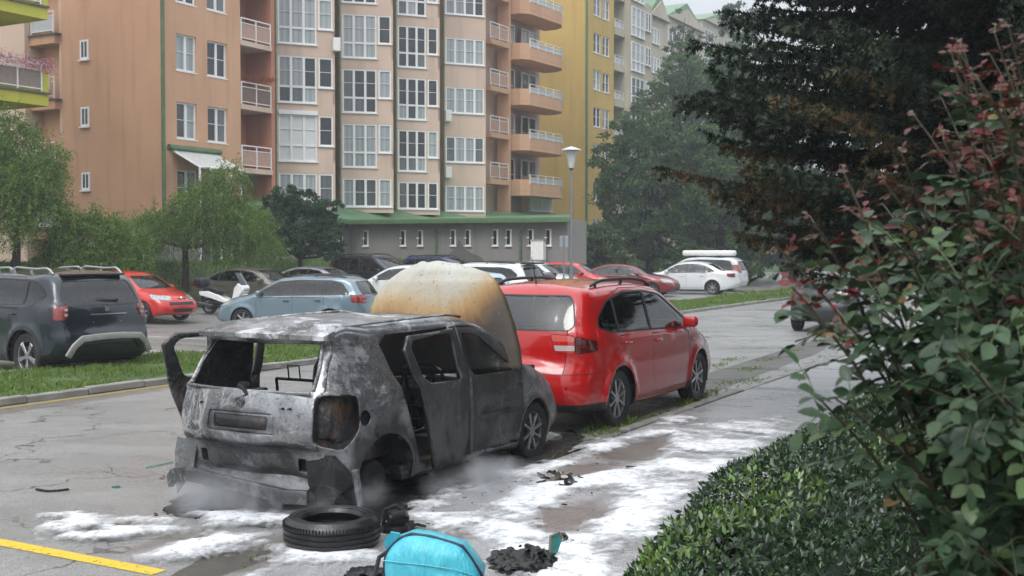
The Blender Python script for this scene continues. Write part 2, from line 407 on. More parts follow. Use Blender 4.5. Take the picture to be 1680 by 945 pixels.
class Body:
    def __init__(s, sp, step=.06, nv=14, kin=7):
        s.sp = sp; L, W = sp['L'], sp['W']
        O = catmull(sp['outline'], step); n = len(O); bm = s.bm = bmesh.new()
        s.reg = bm.faces.layers.int.new('reg'); s.names = ['body']
        cx0, cx1, cz = sp.get('core', (.6, L-.6, .62))
        T = np.roll(O[:, :2], -1, 0)-np.roll(O[:, :2], 1, 0); T /= np.linalg.norm(T, axis=1)[:, None]+1e-9
        # outline runs rear-bottom -> up -> roof -> front -> bottom : outward normal = left of travel
        nr = np.stack([-T[:, 1], T[:, 0]], 1)
        band = []
        sides = {1: [], -1: []}
        nq = 5
        for i in range(n):
            x, z, R, b = O[i]; C = np.array([min(max(x, cx0), cx1), cz]); D = C-O[i, :2]; dl = np.linalg.norm(D); D /= dl+1e-9
            R = min(R, dl*.8); row = []
            ye = s.Wf(x, z)-R
            for j in range(nv+1):
                v = 1-2*j/nv; k = 1-v*v
                p = O[i, :2]+nr[i]*b*k
                row.append(bm.verts.new((p[0], v*ye, p[1])))
            band.append(row)
            for sg in (1, -1):
                col = [row[0] if sg > 0 else row[-1]]
                for q in range(1, nq+1):
                    a = q/nq*math.pi/2; d = R*(1-math.cos(a)); p = O[i, :2]+D*d
                    col.append(bm.verts.new((p[0], sg*(s.Wf(p[0], p[1])-R+R*math.sin(a)), p[1])))
                for q in range(1, kin+1):
                    d = R+(dl-R)*q/kin; p = O[i, :2]+D*d
                    col.append(bm.verts.new((p[0], sg*s.Wf(p[0], p[1]), p[1])))
                sides[sg].append(col)
        for i in range(n):
            i2 = (i+1) % n
            for j in range(nv): bm.faces.new((band[i][j], band[i][j+1], band[i2][j+1], band[i2][j]))
            for sg in (1, -1):
                a, b = sides[sg][i], sides[sg][i2]
                for j in range(len(a)-1): bm.faces.new((a[j], b[j], b[j+1], a[j+1]) if sg > 0 else (b[j], a[j], a[j+1], b[j+1]))
        bmesh.ops.remove_doubles(bm, verts=bm.verts, dist=.002)
        bmesh.ops.dissolve_degenerate(bm, dist=.001, edges=bm.edges)
        bmesh.ops.recalc_face_normals(bm, faces=bm.faces)
        # outward?
        bm.normal_update()
        f = max(bm.faces, key=lambda f: f.calc_center_median().z)
        if f.normal.z < 0: bmesh.ops.reverse_faces(bm, faces=bm.faces)
    def Wf(s, x, z):
        sp = s.sp; L, W = sp['L'], sp['W']; zb = sp['belt'](x); w = W
        tf, tr = sp.get('taper', (.10, .06))
        w -= tf*sm(L-1.3, L, x)**1.5 + tr*sm(1.0, 0, x)**1.5
        if z < .45: w -= .05*((.45-z)/.25)**2
        if z <= zb: w -= .018*abs((z-.62)/.35)**2 if z > .62 else 0
        else:
            w -= .018*abs((zb-.62)/.35)**2 + sp.get('shoulder', .02)*sm(0, .05, z-zb) + sp['lean']*(z-zb)
        ar = sp['ar']
        for xw in (sp['xr'], sp['xf']):
            d = math.hypot(x-xw, z-sp['wr']); w += sp.get('flare', .022)*math.exp(-((d-ar-.02)/.06)**2)*(1 if z > .15 else 0)
        return w
    def region(s, name):
        if name not in s.names: s.names.append(name)
        return s.names.index(name)
    def cut(s, name, poly, az=90, only=None, xr=None, sides=(1, -1), nmin=.15, zr=None, xmin=None, xmax=None):
        """cut a convex polygon into the shell along a level direction. az 90 = through the sides (x,z); 0 = through front (y,z);
        180 = through the rear (y,z); between = oblique. Mirrored for the other side of the car."""
        bm = s.bm; rid = s.region(name); ids = None if only is None else [s.region(o) for o in only]
        for sg in sides:
            a = R_(az); d = Vector((math.cos(a), math.sin(a)*sg, 0))           # looking outward
            if abs(az-90) < 1: ax = Vector((1, 0, 0))
            elif az in (0, 180): ax = Vector((0, sg, 0))
            else: ax = Vector((-math.sin(a), math.cos(a)*sg, 0)) if az < 90 else Vector((math.sin(a), -math.cos(a)*sg, 0))
            P = [(p[0], p[1]) for p in poly]
            x0, x1 = min(p[0] for p in P)-.05, max(p[0] for p in P)+.05; z0, z1 = min(p[1] for p in P)-.05, max(p[1] for p in P)+.05
            def ok(f):
                if ids is not None and f[s.reg] not in ids: return False
                if f.normal.dot(d) < nmin: return False
                if xmin is not None and f.calc_center_median().x < xmin: return False
                if xmax is not None and f.calc_center_median().x > xmax: return False
                us = [v.co.dot(ax) for v in f.verts]; zs = [v.co.z for v in f.verts]
                if abs(az-90) < 1 and sg*f.calc_center_median().y < .2: return False
                return max(us) > x0 and min(us) < x1 and max(zs) > z0 and min(zs) < z1
            cand = [f for f in bm.faces if ok(f)]
            for i in range(len(P)):
                p, q = P[i], P[(i+1) % len(P)]
                e = ax*(q[0]-p[0])+Vector((0, 0, q[1]-p[1]))
                if e.length < 1e-5: continue
                no = e.cross(d).normalized(); co = ax*p[0]+Vector((0, 0, p[1]))
                if not cand: break
                geom = list({v for f in cand for v in f.verts})+list({e2 for f in cand for e2 in f.edges})+cand
                r = bmesh.ops.bisect_plane(bm, geom=geom, dist=1e-5, plane_co=co, plane_no=no)
                cand = [f for f in {g for g in r['geom'] if isinstance(g, bmesh.types.BMFace)} if f.is_valid]
                for f in cand: f.normal_update()
            c = np.mean(P, 0); n = len(P)
            for f in cand:
                if not f.is_valid: continue
                m = f.calc_center_median(); u, z = m.dot(ax), m.z; inside = True; s0 = 0
                for i in range(n):
                    p, q = P[i], P[(i+1) % n]; cr = (q[0]-p[0])*(z-p[1])-(q[1]-p[1])*(u-p[0])
                    if abs(cr) < 1e-9: continue
                    if s0 == 0: s0 = 1 if cr > 0 else -1
                    elif (cr > 0) != (s0 > 0): inside = False; break
                if inside: f[s.reg] = rid
        return s
    def take(s, name, inset=0, ysign=None, xcond=None):
        """copy out a region as (verts, faces)"""
        rid = s.region(name); fs = [f for f in s.bm.faces if f[s.reg] == rid]
        if ysign: fs = [f for f in fs if f.calc_center_median().y*ysign > 0]
        if xcond: fs = [f for f in fs if xcond(f.calc_center_median())]
        if not fs: return None
        idx = {}; nb = bmesh.new()
        for f in fs:
            vs = []
            for v in f.verts:
                if v not in idx: idx[v] = nb.verts.new(v.co - v.normal*inset)
                vs.append(idx[v])
            try: nb.faces.new(vs)
            except ValueError: pass
        return nb
    def obj(s, name, region, mat, parent, inset=0, ysign=None, xcond=None, thick=0, label=None, rim=0, angle=40):
        nb = s.take(region, inset, ysign, xcond)
        if nb is None: return None
        nb.normal_update()
        if rim:                                                     # a short return lip round the edge
            be = [e for e in nb.edges if e.is_boundary]
            r = bmesh.ops.extrude_edge_only(nb, edges=be)
            for v in [g for g in r['geom'] if isinstance(g, bmesh.types.BMVert)]:
                v.co -= Vector((0, 1 if v.co.y > 0 else -1, 0))*rim if abs(v.co.y) > .3 else Vector((0, 0, rim))
        me = bpy.data.meshes.new(name); nb.to_mesh(me); nb.free()
        me.polygons.foreach_set('use_smooth', np.ones(len(me.polygons), dtype=bool)); me.set_sharp_from_angle(angle=R_(angle))
        o = link(name, me, mat, parent)
        if thick:
            md = o.modifiers.new('thickness', 'SOLIDIFY'); md.thickness = thick; md.offset = -1; md.use_quality_normals = False
        if label: o['label'] = label
        return o

def circ(cx, cz, r, n=20, z0=None):
    p = [(cx+r*math.cos(2*math.pi*k/n), cz+r*math.sin(2*math.pi*k/n)) for k in range(n)]
    return p
M_RIM = mat('alloy', (.42, .42, .43), .3, .9, .1)
def wheel(parent, x, y, r, width, side, style=7, rimmat=None, tyre=True, rr=None):
    rr = rr or r*.70; rimmat = rimmat or M_RIM
    e = bpy.data.objects.new('wheel', None); COL.objects.link(e); e.parent = parent; e.location = (x, y, r)
    Mx = Matrix.Rotation(-math.pi/2*side, 4, 'X')    # local z -> outward
    h = width/2
    if tyre:
        mb = MB(); prof = [(rr-.012, -h*.8), (rr+.02, -h*.95), (r*.93, -h*1.0), (r*.985, -h*.8), (r, -h*.5), (r-.006, -h*.46), (r, -h*.42), (r, -.01), (r-.007, -.005), (r-.007, .005), (r, .01),
                           (r, h*.42), (r-.006, h*.46), (r, h*.5), (r*.985, h*.8), (r*.93, h*1.0), (rr+.02, h*.95), (rr-.012, h*.8)]
        mb.lathe(prof, Mx, 36, closed=True); mb.build('tyre', RUBBER, e, True, angle=30)
    mb = MB()
    mb.lathe([(rr+.004, -h*.85), (rr-.02, -h*.7), (rr-.03, h*.2), (rr-.02, h*.7), (rr+.006, h*.88), (rr+.012, h*.80)], Mx, 36)
    ns = style; a0 = .3
    for k in range(ns):
        a = 2*math.pi*k/ns+a0
        for off in ((-.09, .09) if ns <= 5 else (0,)):
            p0 = Mx @ Vector((.045*math.cos(a), .045*math.sin(a), h*.62)); p1 = Mx @ Vector(((rr-.012)*math.cos(a+off), (rr-.012)*math.sin(a+off), h*.72))
            mid = (p0+p1)/2; d = p1-p0; yv = Vector((0, side, 0)); zv = d.normalized(); xv = zv.cross(yv).normalized()
            Rm = Matrix((xv, yv, zv)).transposed()
            wd = .042 if ns <= 5 else max(.026, .20/ns*1.25)
            mb.box(mid, (wd, .03, d.length), .006, Rm, 1)
    mb.cyl(Mx @ Vector((0, 0, h*.3)), Mx @ Vector((0, 0, h*.78)), .062, .05, 20)
    mb.build('rim', rimmat, e, True, angle=30)
    mb = MB(); mb.cyl(Mx @ Vector((0, 0, -h*.3)), Mx @ Vector((0, 0, h*.1)), rr*.72, rr*.72, 28)
    mb.build('brake_disc', mat('brake_iron', (.09, .08, .075), .5, .8), e, True)
    return e

M_SEAT = mat('seat_cloth', (.022, .022, .024), .9); M_DARK = mat('dark_cabin', (.014, .014, .015), .9)
def interior(root, sp, M_S=None):
    M_S = M_S or M_SEAT; L, W = sp['L'], sp['W']; xs = sp['seat_x']
    mb = MB()                                                       # cabin tub
    mb.b2(.35, L-1.0, -W+.16, W-.16, .24, .34)
    mb.b2(.12, .35, -W+.22, W-.22, .3, .8)
    mb.build('cabin_floor', M_DARK, root)
    for sg in (1, -1):
        mb = MB(); mb.poly([(.34, sg*(W-.14), .5), (1.0, sg*(W-.14), .5), (1.0, sg*(W-.17), .95), (.95, sg*(W-.27), sp['headz'] if 'headz' in sp else 1.15), (.50, sg*(W-.27), sp['headz'] if 'headz' in sp else 1.15), (.34, sg*(W-.17), .9)], (0, -sg*.02, 0)); mb.build('boot_lining', M_DARK, root)
    mb = MB(); zd = sp['belt'](L*.7)
    mb.box((sp['dash'], 0, zd-.10), (.38, 2*W-.36, .22), .06)
    mb.build('dashboard', M_DARK, root, True)
    mb = MB(); M = Matrix.Translation((sp['dash']-.36, .36, zd-.03)) @ Matrix.Rotation(R_(65), 4, 'Y')
    mb.lathe([(.19+.016*math.cos(q*math.pi/4), .016*math.sin(q*math.pi/4)) for q in range(8)], M, 28, closed=True)
    mb.cyl(M @ Vector((-.18, 0, 0)), M @ Vector((.18, 0, 0)), .016); mb.cyl(M @ Vector((0, 0, 0)), M @ Vector((0, .18, 0)), .016)
    mb.cyl(M @ Vector((0, 0, .0)), M @ Vector((0, 0, .25)), .03)
    mb.build('steering_wheel', M_DARK, root, True)
    Rm = Matrix.Rotation(R_(-14), 3, 'Y')
    for x in xs:
        for y in ((-.37, .37) if x == xs[0] or len(xs) == 1 else (0,)):
            wd = .50 if y else 2*W-.46
            mb = MB(); mb.box((x+.22, y, .44), (.52, wd, .17), .05)
            mb.box((x-.08, y, .74), (.14, wd, .60), .055, Rm)
            for yy in ((y,) if y else (-.4, 0, .4)):
                mb.box((x-.19, yy, sp.get('headz', 1.16)), (.09, .26, .18), .04, Rm)
                for q in (-.05, .05): mb.cyl((x-.16, yy+q, .98), (x-.19, yy+q, 1.12), .007, n=6)
            mb.build('seat' if y else 'rear_bench', M_S, root, True)

def finish(o, root): pass

def sedan_belt(z0, slope, L):
    return lambda x: z0 - slope*(x/L)

_protos = {}
def copy_tree(o, parent, swap):
    c = o.copy(); COL.objects.link(c); c.parent = parent
    if c.type == 'MESH':
        for sl in c.material_slots:
            m = sl.material
            if m in swap: sl.link = 'OBJECT'; sl.material = swap[m]
    for ch in [q for q in bpy.data.objects if q.parent == o and q != c]: copy_tree(ch, c, swap)
    return c
def car(key, label, spf, H, paint, rear=None, heading=None, centre=None, glass=None, lod=1, group='cars parked in the rows of the car park', extras=None, swap=None):
    hd = Vector(heading).normalized(); g = glass or m_glass('car_glass')
    if key not in _protos:
        sp = spf(H); r = make_car('parked_car', label, 'car', sp, paint, rear=rear, heading=heading, centre=centre, lod=lod, glass=g, group=group); _protos[key] = (r, H, paint, g, sp)
        out = r
    else:
        r0, H0, p0, g0, sp = _protos[key]
        c = Vector(centre) if centre is not None else Vector(rear)+hd*sp['L']/2
        out = copy_tree(r0, None, {p0: paint, g0: g, **(swap or {})}); out.location = c; out.rotation_euler.z = math.atan2(hd.y, hd.x); out.scale = (1, 1, H/H0); setp(out, label, 'car', group)
    if extras: _ex.append((out, sp, extras))
    return out
_ex = []
def add_extras():
    for out, sp, ex in _ex:
        before = set(COL.objects); ex(out, sp)
        for o in COL.objects:
            if o not in before and o.parent == out: o.location = Vector(o.location)+Vector((-sp['L']/2, 0, 0))
def make_car(name, label, cat, sp, paint, rear=None, heading=None, centre=None, group=None, glass=None, lod=1, style=7, rimmat=None, extras=None, seats=True, plate=True):
    L, W = sp['L'], sp['W']
    hd = Vector(heading).normalized(); yaw = math.atan2(hd.y, hd.x)
    if centre is None: centre = Vector(rear)+hd*L/2
    anchor = empty(name, centre, yaw, label, cat, group)
    # parts are built in rear-origin coordinates, then shifted to the centre
    glass = glass or m_glass('car_glass')
    B = Body(sp, .05 if lod == 0 else (.07 if lod == 1 else .1), 14 if lod < 2 else 8, 7 if lod < 2 else 5)
    wr, ar = sp['wr'], sp['ar']
    dlo = sp['dlo']; sill = sp.get('sill', .30)
    dd = sp['doors']                                                # [(x0,x1,name)]
    zt = lambda x: 1e9
    for (x0, x1, nm) in dd:
        poly = [(x0, sill), (x1, sill), (x1, 3), (x0, 3)]
        top = grow(dlo, .055); top = [(p[0], max(p[1], sp['belt'](p[0])-.12)) for p in top]
        # door outline = below belt rectangle joined with the window frame band
        zc = sp['belt'](x0)-.05
        g1 = [(x0, sill+.05), (x0+.05, sill), (x1-.05, sill), (x1, sill+.05), (x1, zc), (x0, zc)]
        B.cut('seam', grow(g1, .007)); 
        up = clip(clip(clip(grow(dlo, .05), 0, x0, True), 0, x1, False), 1, zc-.002, True)
        dn = [(x0, zc), (x1, zc)]
        if len(up) > 2: 
            B.cut('seam', grow(up, .007), nmin=.05)
        B.cut(nm, g1, only=['seam'])
        if len(up) > 2: B.cut(nm, up, only=['seam', 'body'], nmin=.05)
    for xw in (sp['xr'], sp['xf']):
        B.cut('body', circ(xw, wr, ar+.045, 22), only=[nm for *_, nm in dd]+['seam'])
    if sp.get('cladding'):
        for xw in (sp['xr'], sp['xf']): B.cut('cladding', circ(xw, wr, ar+.06, 22), nmin=.02)
        B.cut('cladding', [(.1, .1), (L-.1, .1), (L-.1, .36), (.1, .36)], nmin=-.2)
        B.cut('cladding', [(-W, .1), (W, .1), (W, .40), (-W, .40)], az=180, sides=(1,), nmin=.1); B.cut('cladding', [(-W, .1), (W, .1), (W, .40), (-W, .40)], az=0, sides=(1,), nmin=.1)
    for xw in (sp['xr'], sp['xf']):
        B.cut('arch', circ(xw, wr, ar, 24), nmin=-2)
    # trim and side glass
    if dlo:
        d2 = rnd(dlo, .05)
        B.cut('trim', grow(d2, .022), nmin=.02)
        cuts = sp['pillars']; xs = [-9]+[c for c in cuts]+[9]
        for a, b in zip(xs[:-1], xs[1:]):
            lo = a+.03 if a > 0 else a; hi = b-.03 if b < 9 else b
            pc = clip(clip(d2, 0, lo, True), 0, hi, False)
            if len(pc) > 2: B.cut('side_window', pc, only=['trim'], nmin=.02)
    if sp.get('rear_glass'):
        rg = sp['rear_glass']; full = [(y, z) for y, z in rg]+[(-y, z) for y, z in rg[::-1]]
        B.cut('trim', grow(rnd(full, .05), .016), az=180, sides=(1,), nmin=.1, xmax=sp.get('rgx', 1.2)); B.cut('rear_window', rnd(full, .05), az=180, sides=(1,), nmin=.1, xmax=sp.get('rgx', 1.2), only=['trim'])
    ws = sp['wind']; full = [(y, z) for y, z in ws]+[(-y, z) for y, z in ws[::-1]]
    B.cut('trim', grow(rnd(full, .06), .016), az=0, sides=(1,), nmin=.1, xmin=L*.4); B.cut('windscreen', rnd(full, .06), az=0, sides=(1,), nmin=.1, xmin=L*.4, only=['trim'])
    for nm, az, poly, kw in sp['lamps']:
        p = rnd(poly, .025)
        B.cut('lamp_seam', grow(p, .006), az=az, nmin=.05, **kw); B.cut(nm, p, az=az, only=['lamp_seam'], nmin=.05, **kw)
    for nm, az, poly, kw in sp.get('panels', []):
        sides = kw.get('sides', (1,)); 
        B.cut(nm, poly, az=az, only=kw.get('only', ['body']), nmin=.05, sides=sides)
    # underside inside the wheel wells goes
    a = B.region('arch')
    for f in B.bm.faces:
        m = f.calc_center_median()
        if f.normal.z < -.5 and m.z < wr+.1:
            for xw in (sp['xr'], sp['xf']):
                if abs(m.x-xw) < ar and abs(m.y) > W-.33: f[B.reg] = a
        elif f.normal.z < -.7 and m.z < .4 and f[B.reg] == 0: f[B.reg] = B.region('underside')
    P = {}
    O = lambda name, reg, m, **k: P.setdefault(name, []).append(B.obj(name, reg, m, anchor, **k))
    O('body', 'body', paint, rim=.0)
    for (x0, x1, nm) in dd:
        for ys in (1, -1): O('door', nm, paint, ysign=ys)
    O('door_seal', 'seam', BLACK, inset=.010); O('lamp_gap', 'lamp_seam', BLACK, inset=.008)
    O('window_trim', 'trim', BLACK, inset=-.001)
    O('cladding', 'cladding', BLACK, inset=-.006); O('underside', 'underside', BLACK)
    for q, ys in ((1, 1), (2, -1)): 
        prev = None
        for a_, b_ in zip(([-9]+sp['pillars']), (sp['pillars']+[99])):
            O('side_window', 'side_window', glass, inset=.006, ysign=ys, xcond=lambda c, a_=a_, b_=b_: a_ < c.x < b_)
    O('rear_window', 'rear_window', sp.get('rg_mat', glass), inset=.004); O('windscreen', 'windscreen', glass, inset=.004)
    done = set()
    for nm, az, poly, kw in sp['lamps']:
        if nm in done: continue
        done.add(nm); m = sp['lampmat'][nm]
        for ys in (1, -1): O('tail_light' if nm.startswith('tail') else ('headlight' if nm.startswith('head') else nm), nm, m, ysign=ys, inset=-.003)
    for nm, az, poly, kw in sp.get('panels', []):
        O(nm.rstrip('0123456789'), nm, kw['mat'], inset=kw.get('inset', 0))
    B.bm.free()
    for lst in P.values():
        for o in lst:
            if o: o.location = (-L/2, 0, 0)
    # everything below is modelled rear-origin under a shift
    before = set(COL.objects)
    for xw in (sp['xr'], sp['xf']):
        for sg in (1, -1):
            mb = MB(); y0, y1 = sg*(W-.012), sg*(W-.34); ring0 = []; ring1 = []
            for k in range(17):
                an = math.pi*(k/16)*1.16-math.pi*.08
                ring0.append(mb.bm.verts.new((xw+ar*math.cos(an), y0 - sg*.02, wr+ar*math.sin(an)))); ring1.append(mb.bm.verts.new((xw+ar*math.cos(an), y1, wr+ar*math.sin(an))))
            for k in range(16): mb.bm.faces.new((ring0[k], ring0[k+1], ring1[k+1], ring1[k]))
            mb.bm.faces.new(ring1); mb.build('wheel_well', M_DARK, anchor)
    for xw in (sp['xr'], sp['xf']):
        for sg in (1, -1): wheel(anchor, xw, sg*(W-.125), wr, .205, sg, style, rimmat)
    if seats: interior(anchor, sp)
    # handles, mirrors
    for (x0, x1, nm) in dd:
        for sg in (1, -1):
            zz = sp['belt'](x0)-.13; xx = x0+.16
            yy = B_W(sp, xx, zz)
            mb = MB(); mb.box((xx, sg*(yy+.022), zz), (.17, .022, .026), .009); mb.box((xx-.06, sg*(yy+.008), zz), (.03, .03, .03), .005); mb.box((xx+.06, sg*(yy+.008), zz), (.03, .03, .03), .005)
            mb.build('door_handle', sp.get('handlemat', paint), anchor, True)
    xm = sp['mirror']; zm = sp['belt'](xm)+.05
    for sg in (1, -1):
        yy = B_W(sp, xm, zm)
        mb = MB(); mb.box((xm, sg*(yy+.12), zm+.03), (.12, .19, .14), .045, seg=3); mb.box((xm, sg*(yy+.02), zm-.03), (.06, .14, .04), .012)
        mb.build('wing_mirror', sp.get('mirrormat', paint), anchor, True)
    if plate:
        for (x, sg) in ((sp.get('px', -.012), -1), (L+.012, 1)):
            mb = MB(); mb.box((x, 0, sp.get('pz', .55) if sg < 0 else .42), (.012, .50, .115), .004)
            mb.build('number_plate', mat('plate_blank', (.28, .28, .28), .5), anchor)
    if extras: extras(anchor, sp)
    for o in COL.objects:
        if o not in before and o.parent == anchor: o.location = Vector(o.location)+Vector((-L/2, 0, 0))
    return anchor
def B_W(sp, x, z):
    class Q: pass
    q = Q(); q.sp = sp; return Body.Wf(q, x, z)

# lamp materials
def m_lamp(name, col, rough=.12, emis=0):
    t = NT(name); wv = t.n('ShaderNodeTexVoronoi'); wv.inputs['Scale'].default_value = 28; t.l(t.co(), wv.inputs['Vector'])
    c = t.mix(t.ramp(wv.outputs['Distance'], [(.1, 0), (.5, 1)]), col, tuple(x*.35 for x in col))
    t.set(Base_Color=c, Roughness=rough, Coat_Weight=1, Coat_Roughness=.03); return t.m
M_TAIL = m_lamp('red_lamp', (.45, .012, .008)); M_TAILD = m_lamp('dark_red_lamp', (.16, .006, .006)); M_CLEAR = m_lamp('clear_lamp', (.62, .62, .6)); M_ORANGE = m_lamp('amber_lamp', (.75, .22, .02))
# ---------------------------------------------------------------- the parked cars
def lp(u0, u1, z0, z1, cut=0): return [(u0, z0), (u1, z0+cut), (u1, z1), (u0, z1)]
def base_spec(**k):
    d = dict(belt=lambda x: .95, lean=.30, wr=.315, ar=.355, doors=[], pillars=[], lamps=[], lampmat={}, seat_x=[2.0, 1.1], dash=2.7, mirror=2.75)
    d.update(k); return d
def lampset(L, W, z=.72, tz=(.78, 1.0), tail='wrap'):
    lm = []
    # oblique lamps, u measured along the 45 degree diagonal
    u_r = (W-.30)*.7071; lm.append(('tail', 135, [(u_r-.02, tz[0]), ((.30+W)*.7071-.02, tz[0]+.03), ((.34+W)*.7071-.02, tz[1]), (u_r, tz[1])], {}))
    c = (L*-.7071)
    # az=45: ax = (-.707,.707): u = -.707x+.707y ; front corner x=L,y=W
    f0 = -.7071*L+.7071*(W-.42); f1 = -.7071*(L-.42)+.7071*W
    lm.append(('head', 45, [(f0, z-.06), (f1-.06, z-.02), (f1+.03, z+.12), (f0+.05, z+.07)], {}))
    return lm, {'tail': M_TAIL, 'head': M_CLEAR}
def grille(L, W, z0, z1, w, m=None, nm='grille'): return (nm, 0, [(-w, z0), (w, z0), (w*1.04, z1), (-w*1.04, z1)], {'mat': m or BLACK, 'inset': .012, 'sides': (1,)})

def sp_mpv():       # tall compact with a high rounded back
    L, W = 4.42, .885; lm, mm = lampset(L, W, .74, (.84, 1.03))
    lm = [('tail_outer', 135, [(.42, .885), (.60, .875), (.60, 1.06), (.385, 1.075)], {}), ('tail_inner', 135, [(.612, .875), (.90, .90), (.88, 1.0), (.612, 1.055)], {}), lm[1]]
    return base_spec(L=L, W=W, xr=.96, xf=3.54, wr=.325, ar=.372, lean=.27, shoulder=.02, flare=.030,
        outline=[(.35, .24, .10, 0), (.10, .27, .20, .02), (.0, .40, .30, .09), (-.01, .58, .32, .11), (.03, .70, .32, .10), (.075, .76, .30, .08), (.10, .95, .30, .06), (.14, 1.10, .24, .06), (.24, 1.30, .20, .06),
                 (.36, 1.47, .16, .05), (.43, 1.525, .14, .05), (.75, 1.565, .14, .045), (1.4, 1.595, .15, .04), (2.0, 1.585, .15, .04), (2.5, 1.52, .14, .05), (3.0, 1.29, .12, .10), (3.45, 1.05, .12, .10), (3.6, .99, .16, .07),
                 (3.95, .90, .2, .06), (4.22, .78, .26, .08), (4.36, .64, .30, .10), (4.42, .48, .30, .12), (4.38, .30, .24, .1), (4.15, .22, .12, 0), (3.0, .20, .06, 0), (1.5, .20, .06, 0)],
        belt=lambda x: 1.10-.075*x/2.2 if x < 3 else .998-.05*(x-3),
        dlo=[(.52, 1.14), (.80, 1.085), (3.15, 1.015), (3.26, 1.04), (2.45, 1.43), (2.0, 1.485), (1.35, 1.49), (.85, 1.40), (.60, 1.25)],
        pillars=[1.0, 1.93], doors=[(1.0, 1.93, 'rear_door'), (1.93, 3.12, 'front_door')],
        rear_glass=[(.62, 1.125), (.665, 1.17), (.60, 1.40), (.54, 1.475)], rgx=.6, wind=[(.66, 1.06), (.62, 1.2), (.54, 1.47)],
        lamps=lm, lampmat={'tail_outer': M_LAMPMIX, 'tail_inner': M_TAILD, 'head': M_CLEAR},
        seat_x=[2.05, 1.15], dash=3.0, mirror=2.98, headz=1.22, px=.035, pz=.70, sill=.30)
def sp_hatch(H=1.45, L=3.85, W=.82):
    k = H/1.45; lm, mm = lampset(L, W, .70*k, (.80*k, 1.0*k))
    return base_spec(L=L, W=W, xr=.62, xf=.62+2.46, wr=.30, ar=.34, lean=.32,
        outline=[(.25, .24, .08, 0), (.05, .30, .2, .04), (.0, .45, .26, .07), (.02, .62, .24, .06), (.06, .72, .2, .05), (.08, .90*k, .2, .05), (.20, 1.10*k, .16, .05), (.36, 1.34*k, .12, .05), (.46, 1.39*k, .1, .04),
                 (1.0, 1.44*k, .12, .04), (1.6, 1.45*k, .12, .04), (2.1, 1.38*k, .11, .05), (2.6, 1.12*k, .1, .10), (2.86, .96*k, .12, .08), (3.2, .87*k, .18, .05), (3.6, .74*k, .24, .07), (3.76, .62, .28, .09), (3.85, .46, .28, .1), (3.82, .30, .2, .08), (3.6, .22, .1, 0), (2.4, .2, .05, 0), (1.2, .2, .05, 0)],
        belt=lambda x: (.98-.09*x/2.8)*k, dlo=[(.42, 1.02*k), (2.55, .93*k), (2.68, .96*k), (2.08, 1.29*k), (1.55, 1.345*k), (.9, 1.335*k), (.62, 1.25*k)],
        pillars=[1.45], doors=[(.95, 1.50, 'rear_door'), (1.50, 2.62, 'front_door')],
        rear_glass=[(.56, 1.0*k), (.56, 1.06*k), (.47, 1.32*k)], rgx=.6, wind=[(.60, .99*k), (.57, 1.1*k), (.49, 1.33*k)], lamps=lm, lampmat=mm,
        panels=[grille(L, W, .50, .57, .42), grille(L, W, .30, .38, .35, nm='lower_grille')], seat_x=[1.65, .9], dash=2.4, mirror=2.5, headz=1.1*k)
def sp_estate(H=1.44, L=4.23, W=.83):
    lm, mm = lampset(L, W, .70, (.76, .98))
    return base_spec(L=L, W=W, xr=.90, xf=.90+2.46, wr=.30, ar=.34, lean=.30,
        outline=[(.25, .24, .08, 0), (.05, .30, .2, .04), (.0, .45, .26, .06), (.02, .62, .24, .05), (.05, .75, .2, .05), (.08, .94, .18, .05), (.22, 1.16, .14, .05), (.40, 1.36, .12, .04), (.50, 1.39, .1, .04),
                 (1.1, 1.43, .12, .04), (1.9, 1.44, .12, .04), (2.35, 1.38, .11, .05), (2.85, 1.13, .1, .09), (3.15, .97, .12, .07), (3.6, .88, .18, .05), (3.95, .76, .24, .07), (4.15, .62, .28, .09), (4.23, .46, .28, .1), (4.19, .30, .2, .08), (4.0, .22, .1, 0), (2.8, .2, .05, 0), (1.4, .2, .05, 0)],
        belt=lambda x: .975-.05*x/3, dlo=[(.40, 1.0), (2.85, .95), (2.98, .98), (2.35, 1.295), (1.8, 1.345), (.9, 1.335), (.62, 1.27)],
        pillars=[1.08, 1.95], doors=[(1.08, 1.95, 'rear_door'), (1.95, 2.95, 'front_door')],
        rear_glass=[(.56, 1.0), (.58, 1.06), (.49, 1.31)], rgx=.7, wind=[(.60, 1.0), (.57, 1.12), (.49, 1.33)], lamps=lm, lampmat=mm,
        panels=[grille(L, W, .56, .68, .34)], seat_x=[2.05, 1.2], dash=2.75, mirror=2.85, handlemat=BLACK)
